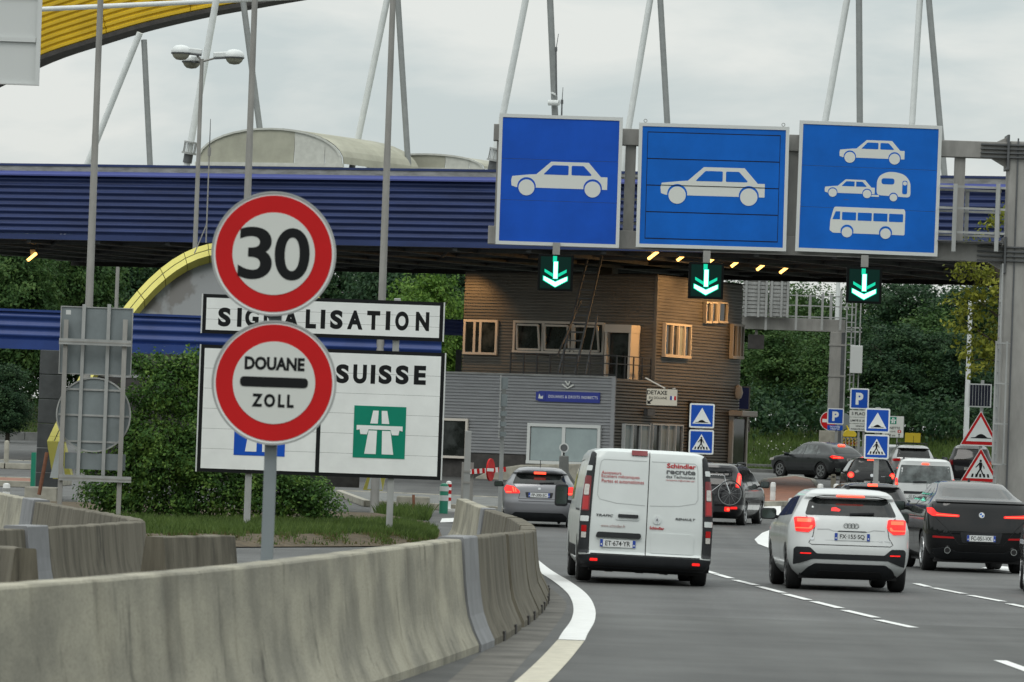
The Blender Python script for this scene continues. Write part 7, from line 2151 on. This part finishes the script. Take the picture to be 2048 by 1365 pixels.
def make_tree(label, cat, h, rad, m, seed, n_clump=700, per=34, leaf=.21, spread=.30, trunk=True, low=.12):
    rnd = random.Random(seed)
    t = thing('tree', label, cat, (0, 0, 0), 0, 'trees behind the border station')
    blobs = []
    for k in range(9):
        a = rnd.uniform(0, 6.28); hh = rnd.uniform(low + .12, .80)
        rr_ = rad * (0.62 - .38 * abs(hh - .45)) * rnd.uniform(.75, 1.15)
        off = rad * rnd.uniform(.2, .55) * (1 - .5 * hh)
        blobs.append(((off * math.cos(a), off * math.sin(a), h * hh), (rr_, rr_, rr_ * rnd.uniform(.7, 1.0))))
    blobs.append(((0, 0, h * .84), (rad * .38, rad * .38, h * .15)))
    blobs.append(((0, 0, h * .42), (rad * .7, rad * .7, h * .30)))
    leaf_cloud(blobs, n_clump, per, leaf, spread, seed, 'crown', m, t)
    tr = MB()
    tr.tube((0, 0, -.6), (.1, .05, h * .45), .22, .13, 9); tr.tube((.1, .05, h * .45), (0, 0, h * .85), .13, .03, 8)
    for k in range(7):
        a = rnd.uniform(0, 6.28); z = h * rnd.uniform(.25, .6)
        tr.tube((.08, .04, z), (rad * .6 * math.cos(a), rad * .6 * math.sin(a), z + h * .2), .07, .02, 6)
    tr.build('trunk', 'bark', t)
    return t
protos = [make_tree('', 'tree', 9.6, 3.3, LEAF['dark'], 11), make_tree('', 'tree', 10.2, 3.6, LEAF['dark'], 12), make_tree('', 'tree', 9.2, 3.0, LEAF['mid'], 13),
          make_tree('', 'tree', 10.6, 3.2, LEAF['mid'], 14), make_tree('', 'tree', 7.0, 2.6, LEAF['bright'], 15, 560, 32, .19, .26)]
used = set()
def plant(k, px, d, sc, sz, label):
    p = at(px, 870, d)
    z = bank(p.x, d) - .1
    o = protos[k] if k not in used else copy_tree(protos[k])
    used.add(k)
    o.location = (p.x, d, z); o.rotation_euler = (0, 0, random.uniform(0, 6.28)); o.scale = (sc, sc, sc * sz)
    o['label'] = label
    return o
# right wood
RW = [(3, 1520, 283, 1.0, .98, 'mid green tree beside the right office wall'), (2, 1585, 296, 1.02, 1.06, 'mid green tree behind the ribbed sign backs'), (2, 1560, 272, .80, .95, 'mid green tree low in front of the dark trees by the office'),
      (3, 1620, 290, .92, 1.02, 'mid green tree behind the far gantry railing'), (2, 1668, 284, .88, 1.12, 'mid green tree right of the far gantry column'), (2, 1640, 270, .78, .9, 'mid green tree behind the far gantry column'),
      (3, 1730, 300, 1.05, 1.0, 'mid green tree behind the right green arrow signal'), (1, 1715, 275, .82, .92, 'dark tree behind the taller parking sign'), (0, 1785, 290, 1.08, 1.02, 'dark tree above the white direction board'),
      (1, 1835, 304, 1.12, 1.05, 'broad dark tree right of the right green arrow'), (0, 1800, 272, .84, .9, 'dark tree low behind the direction board'), (2, 1860, 280, .95, 1.0, 'mid green tree in the right wood left of the solar panel'),
      (1, 1905, 296, 1.12, 1.02, 'dark tree behind the slim pale pole'), (0, 1960, 288, 1.1, 1.0, 'dark tree behind the yellow green tree'), (1, 2010, 300, 1.15, 1.0, 'dark tree behind the gantry column'), (0, 1920, 272, .85, .85, 'dark tree low behind the solar panel'),
      (3, 2060, 285, 1.0, 1.0, 'mid green tree beyond the right edge'), (1, 1480, 305, 1.1, 1.0, 'dark tree rising behind the office roof end')]
for a in RW: plant(a[0], a[1], a[2], a[3], a[4] * .78, a[5])
for a in [(4, 800, 268, .95, 1.0, 'bright young tree left of the office, behind the notice board'), (4, 865, 272, 1.0, 1.12, 'bright young tree just left of the office wall'), (1, 770, 292, 1.05, 1.05, 'dark tree behind the bright tree left of the office'), (0, 850, 300, 1.1, 1.1, 'dark tree close to the office left wall'),
          (1, 905, 290, 1.05, 1.08, 'dark tree seen between canopy and office roof left'), (0, 690, 300, 1.1, 1.1, 'dark tree seen under the canopy right of the 30 sign'), (4, 740, 266, .8, .85, 'small bright tree at the third tall pole'), (3, 1000, 320, 1.0, 1.12, 'mid green tree top over the office roof'),
          (2, 30, 280, 1.0, 1.12, 'mid green tree at the left edge under the canopy lamp'), (3, 95, 290, 1.05, 1.0, 'mid green tree left of the first tall pole'), (2, 150, 284, .98, 1.1, 'mid green tree behind the sign backs'), (1, 215, 296, 1.1, 1.08, 'dark tree right of the first tall pole'),
          (0, 280, 300, 1.12, 1.1, 'dark tree left of the yellow arch top'), (1, 350, 305, 1.1, 1.1, 'dark tree behind the yellow arch top'), (0, -20, 300, 1.1, 1.1, 'dark tree at the far left edge'), (0, 15, 262, .55, .72, 'small dark tree at the left edge under the blue band'), (1, 430, 300, 1.1, 1.05, 'dark tree behind the grey shell'), (0, 600, 300, 1.1, 1.1, 'dark tree behind the 30 sign')]:
    plant(*a)
# undergrowth along the wood edge
vs_blobs = []
rnd = random.Random(5)
for k in range(34):
    px = 1490 + k * 17; d = rnd.uniform(264, 270); p = at(px, 870, d)
    vs_blobs.append(((p.x, d, bank(p.x, d) + .9), (1.1, 1.0, rnd.uniform(1.0, 1.8))))
for k in range(14):
    px = 680 + k * 18; d = 264; p = at(px, 870, d)
    vs_blobs.append(((p.x, d, bank(p.x, d) + .8), (1.1, 1.0, rnd.uniform(.8, 1.5))))
for k in range(12):
    px = -40 + k * 40; d = 286; p = at(px, 870, d)
    vs_blobs.append(((p.x, d, bank(p.x, d) + .6), (1.4, 1.0, rnd.uniform(.8, 1.4))))
tag(leaf_cloud(vs_blobs, 900, 24, .24, .3, 77, 'undergrowth', LEAF['dark']), kind='stuff')

# yellowing tree right of the signs
p = at(2022, 900, 166); 
yt = thing('yellowing_tree', 'loose yellow green tree leaning out behind the right gantry column', 'tree', (p.x, 166, terrain(166)))
def yb(px, py, r, dy=0): q = at(px, py, 166 + dy); return ((q.x - p.x, dy, q.z - terrain(166)), (r, r, r * .62))
blobs = [yb(1950, 545, .55), (yb(1985, 585, .75)), yb(1925, 600, .45), yb(1955, 630, .65), yb(1915, 655, .42), yb(1945, 700, .6), yb(1985, 690, .7), yb(1970, 735, .45), yb(2030, 560, 1.0, .5), yb(2040, 660, 1.1, .5), yb(1948, 475, .30), yb(1985, 460, .28), yb(1978, 500, .4), yb(1935, 495, .2), yb(2010, 430, .5), yb(1925, 530, .3)]
leaf_cloud(blobs, 240, 19, .15, .16, 31, 'crown', LEAF['olive'], yt)
tr = MB(); q = lambda px, py: at(px, py, 166) - Vector((p.x, 166, terrain(166)))
tr.tube((0, 0, -.1), q(2012, 700), .16, .12); tr.tube(q(2012, 700), q(1998, 560), .12, .07); tr.tube(q(1998, 560), q(1975, 460), .07, .02)
for a, b in (((2010, 700), (1925, 640)), ((2005, 640), (1940, 590)), ((2000, 600), (1945, 540)), ((2008, 720), (1945, 720)), ((1985, 560), (1925, 525)), ((1998, 560), (2020, 430))): tr.tube(q(*a), q(*b), .045, .015, 6)
tr.build('trunk', 'bark', yt)

# big bush behind the notice board
D = 121.0
p = foot(400, 1000, D)
bt = thing('bush', 'large dense dark green bush behind the white notice board', 'bush', p)
def bb(px, py, r, dy=0, rz_=None): q = at(px, py, D + dy); return ((q.x - p.x, dy, q.z - p.z), (r, r, rz_ or r * .8))
blobs = [bb(335, 790, .75, 0), bb(300, 880, .8), bb(385, 800, .75, .5), bb(270, 960, .75), bb(350, 930, 1.1), bb(200, 985, .5), bb(430, 880, 1.0), bb(440, 980, 1.0), bb(340, 1010, .9), bb(250, 1015, .6), bb(520, 990, .85), bb(590, 1000, .65), bb(560, 960, .7), bb(175, 930, .35), bb(205, 870, .30), bb(310, 745, .36), bb(375, 742, .42), bb(410, 760, .4), bb(262, 800, .40), bb(250, 850, .45), bb(640, 1010, .5), bb(620, 985, .5), bb(225, 1000, .4)]
rnd = random.Random(88)
for k in range(22):
    blobs.append(bb(rnd.uniform(255, 640) if k > 10 else rnd.uniform(255, 405), rnd.uniform(712, 760) if k <= 10 else rnd.uniform(880, 960), rnd.uniform(.12, .24)))
for k in range(9): blobs.append(bb(rnd.uniform(215, 265), rnd.uniform(780, 960), rnd.uniform(.14, .28)))
leaf_cloud(blobs, 2300, 24, .085, .12, 41, 'foliage', LEAF['bush'], bt)
st = MB(); rnd = random.Random(9)
for k in range(14):
    c, r = blobs[k % len(blobs)]
    st.tube((c[0] * .5 + rnd.uniform(-.2, .2), 0, -.05), (c[0] + rnd.uniform(-.2, .2), c[1], c[2]), .03, .012, 6)
st.build('stems', 'bark', bt)

# grass
def grass(name, polys, n, hgt, m, seed, base, wid=.012, dense=None):
    rnd = random.Random(seed); vs, fs = [], []
    for _ in range(n):
        x, y = polys(rnd)
        h = hgt * rnd.uniform(.5, 1.3); a = rnd.uniform(0, 3.14); w = wid * rnd.uniform(.7, 1.4)
        dx, dy = math.cos(a) * w, math.sin(a) * w; lx, ly = rnd.gauss(0, h * .3), rnd.gauss(0, h * .3)
        z = base(x, y); k = len(vs)
        vs += [(x - dx, y - dy, z), (x + dx, y + dy, z), (x + lx * .5 + dx * .6, y + ly * .5 + dy * .6, z + h * .6), (x + lx, y + ly, z + h)]
        fs += [(k, k + 1, k + 2), (k, k + 2, k + 3)]
    return tag(MB().add(vs, fs).build(name, m), kind='stuff')
GR = leaf_mat('grass blades', (.028, .050, .012), (.066, .112, .024), (.115, .170, .042))
GRD = leaf_mat('dry grass blades', (.05, .05, .02), (.10, .09, .035), (.16, .14, .07))
VER = [(96.5, -12, -6.4), (100, -12, -4.9), (104.5, -12, -3.0), (108.5, -12, -1.65), (116, -12, -1.25), (130, -12, -1.5), (139, -12, -1.9)]
def vx(y):
    for (a, _, xa), (b, _, xb) in zip(VER, VER[1:]):
        if a <= y <= b: return xa + (xb - xa) * (y - a) / (b - a)
    return -2
def vh(x, y):
    e = min(1.0, max(0.0, (vx(y) - x) / .9)); f = min(1.0, max(0, (y - 96.5 - 0) / 1.0))
    return terrain(y) + .02 + .17 * e * (3 - 2 * e) * e * f ** .5
sheet('verge', VER, 0.0, 'soil', hfun=vh)
def soil_edge(y): return vx(y) - 1.0 - .0 * y
def front_y(x):                             # where turf begins behind the bare soil
    for (a, _, xa), (b, _, xb) in zip(VER, VER[1:]):
        if xa <= x <= xb: return a + (b - a) * (x - xa) / (xb - xa)
    return 96.5
def pick(rnd):
    while True:
        x = rnd.uniform(-8.5, -1.2); y0 = front_y(min(x, -1.3)); y = y0 + 4.7 + rnd.random() ** 1.4 * 17 + rnd.gauss(0, .7)
        if y < 138 and x < vx(min(138.9, y)) - .1: return x, y
def pick2(rnd):
    while True:
        x = rnd.uniform(-8.5, -1.4); y0 = front_y(min(x, -1.3)); y = y0 + rnd.uniform(.3, 6.6)
        if x < vx(min(138.9, y)) - .1 and math.sin(x * 7.3) + math.sin(x * 3.1 + y * 2) + rnd.gauss(0, .8) > .7: return x, y
grass('grass', pick, 26000, .15, GR, 3, vh, .010)
grass('grass', pick2, 4200, .085, GR, 4, vh, .010)
grass('grass', pick2, 1500, .05, GRD, 6, vh, .03)
rnd = random.Random(15); vs, fs = [], []
for _ in range(420):                        # clods and stones in the bare soil
    x, y = pick2(rnd); r = rnd.uniform(.01, .035); z = vh(x, y) + r * .3; k = len(vs)
    vs += [(x - r, y, z), (x, y - r, z), (x + r, y, z), (x, y + r, z), (x, y, z + r * .9)]; fs += [(k, k + 1, k + 4), (k + 1, k + 2, k + 4), (k + 2, k + 3, k + 4), (k + 3, k, k + 4)]
tag(MB().add(vs, fs).build('soil_clods', mat('soil clods', (.10, .075, .045), .95, var=.4, scale=12)), kind='stuff')
# weeds round the right concrete block and barrier
def pick3(rnd): return rnd.uniform(-3.2, -1.9), rnd.uniform(141, 147)
grass('grass', pick3, 1500, .32, GR, 8, lambda x, y: terrain(y), .012)
# tall meadow beyond the road and its flowers
def pick4(rnd): return rnd.uniform(7.5, 34), 255.2 + rnd.random() * 11
grass('meadow_grass', pick4, 22000, .42, GR, 12, bank, .02)
def pick5(rnd): return rnd.uniform(7.5, 34), 253.2 + rnd.random() * 1.8
grass('grass', pick5, 7000, .14, GR, 13, bank, .02)
def pick6(rnd): return rnd.uniform(-36, -9), 272.3 + rnd.random() * 16
grass('grass', pick6, 13000, .22, GR, 14, bank, .03)
vs, fs = [], []; rnd = random.Random(21)
for _ in range(150):
    x, y = rnd.uniform(8.5, 18), 256 + rnd.random() * 6; z = bank(x, y) + rnd.uniform(.35, .75); r = rnd.uniform(.015, .034); k = len(vs)
    vs += [(x - r, y, z), (x, y - r * .4, z - r), (x + r, y, z), (x, y, z + r)]; fs += [(k, k + 1, k + 2, k + 3)]
tag(MB().add(vs, fs).build('meadow_flowers', mat('white flower heads', (.5, .5, .46), .8)), kind='stuff')
# stone kerbs in front of the bank
kt = thing('stone_kerb', 'long low stone kerb between the far road and the grass bank', 'kerb', (0, 253, terrain(253)))
for k in range(14):
    MB().box(6.5 + k * 2.0, 8.48 + k * 2.0, -.28, -.02, -.1, .16).build('kerb_stone', 'concrete_dark', kt, bevel=.02)
kt = thing('stone_kerb', 'low stone edge between mown strip and tall meadow grass', 'kerb', (0, 255.1, terrain(255) + .12))
for k in range(14):
    MB().box(6.5 + k * 2.0, 8.48 + k * 2.0, -.1, .05, -.1, .22).build('kerb_stone', 'concrete_dark', kt, bevel=.02)
kt = thing('stone_kerb', 'dark stone kerb in front of the left grass slope', 'kerb', (0, 271.5, terrain(271)))
for k in range(14):
    MB().box(-37 + k * 2.0, -35.02 + k * 2.0, -.2, .1, -.1, .4).build('kerb_stone', 'concrete_dark', kt, bevel=.02)
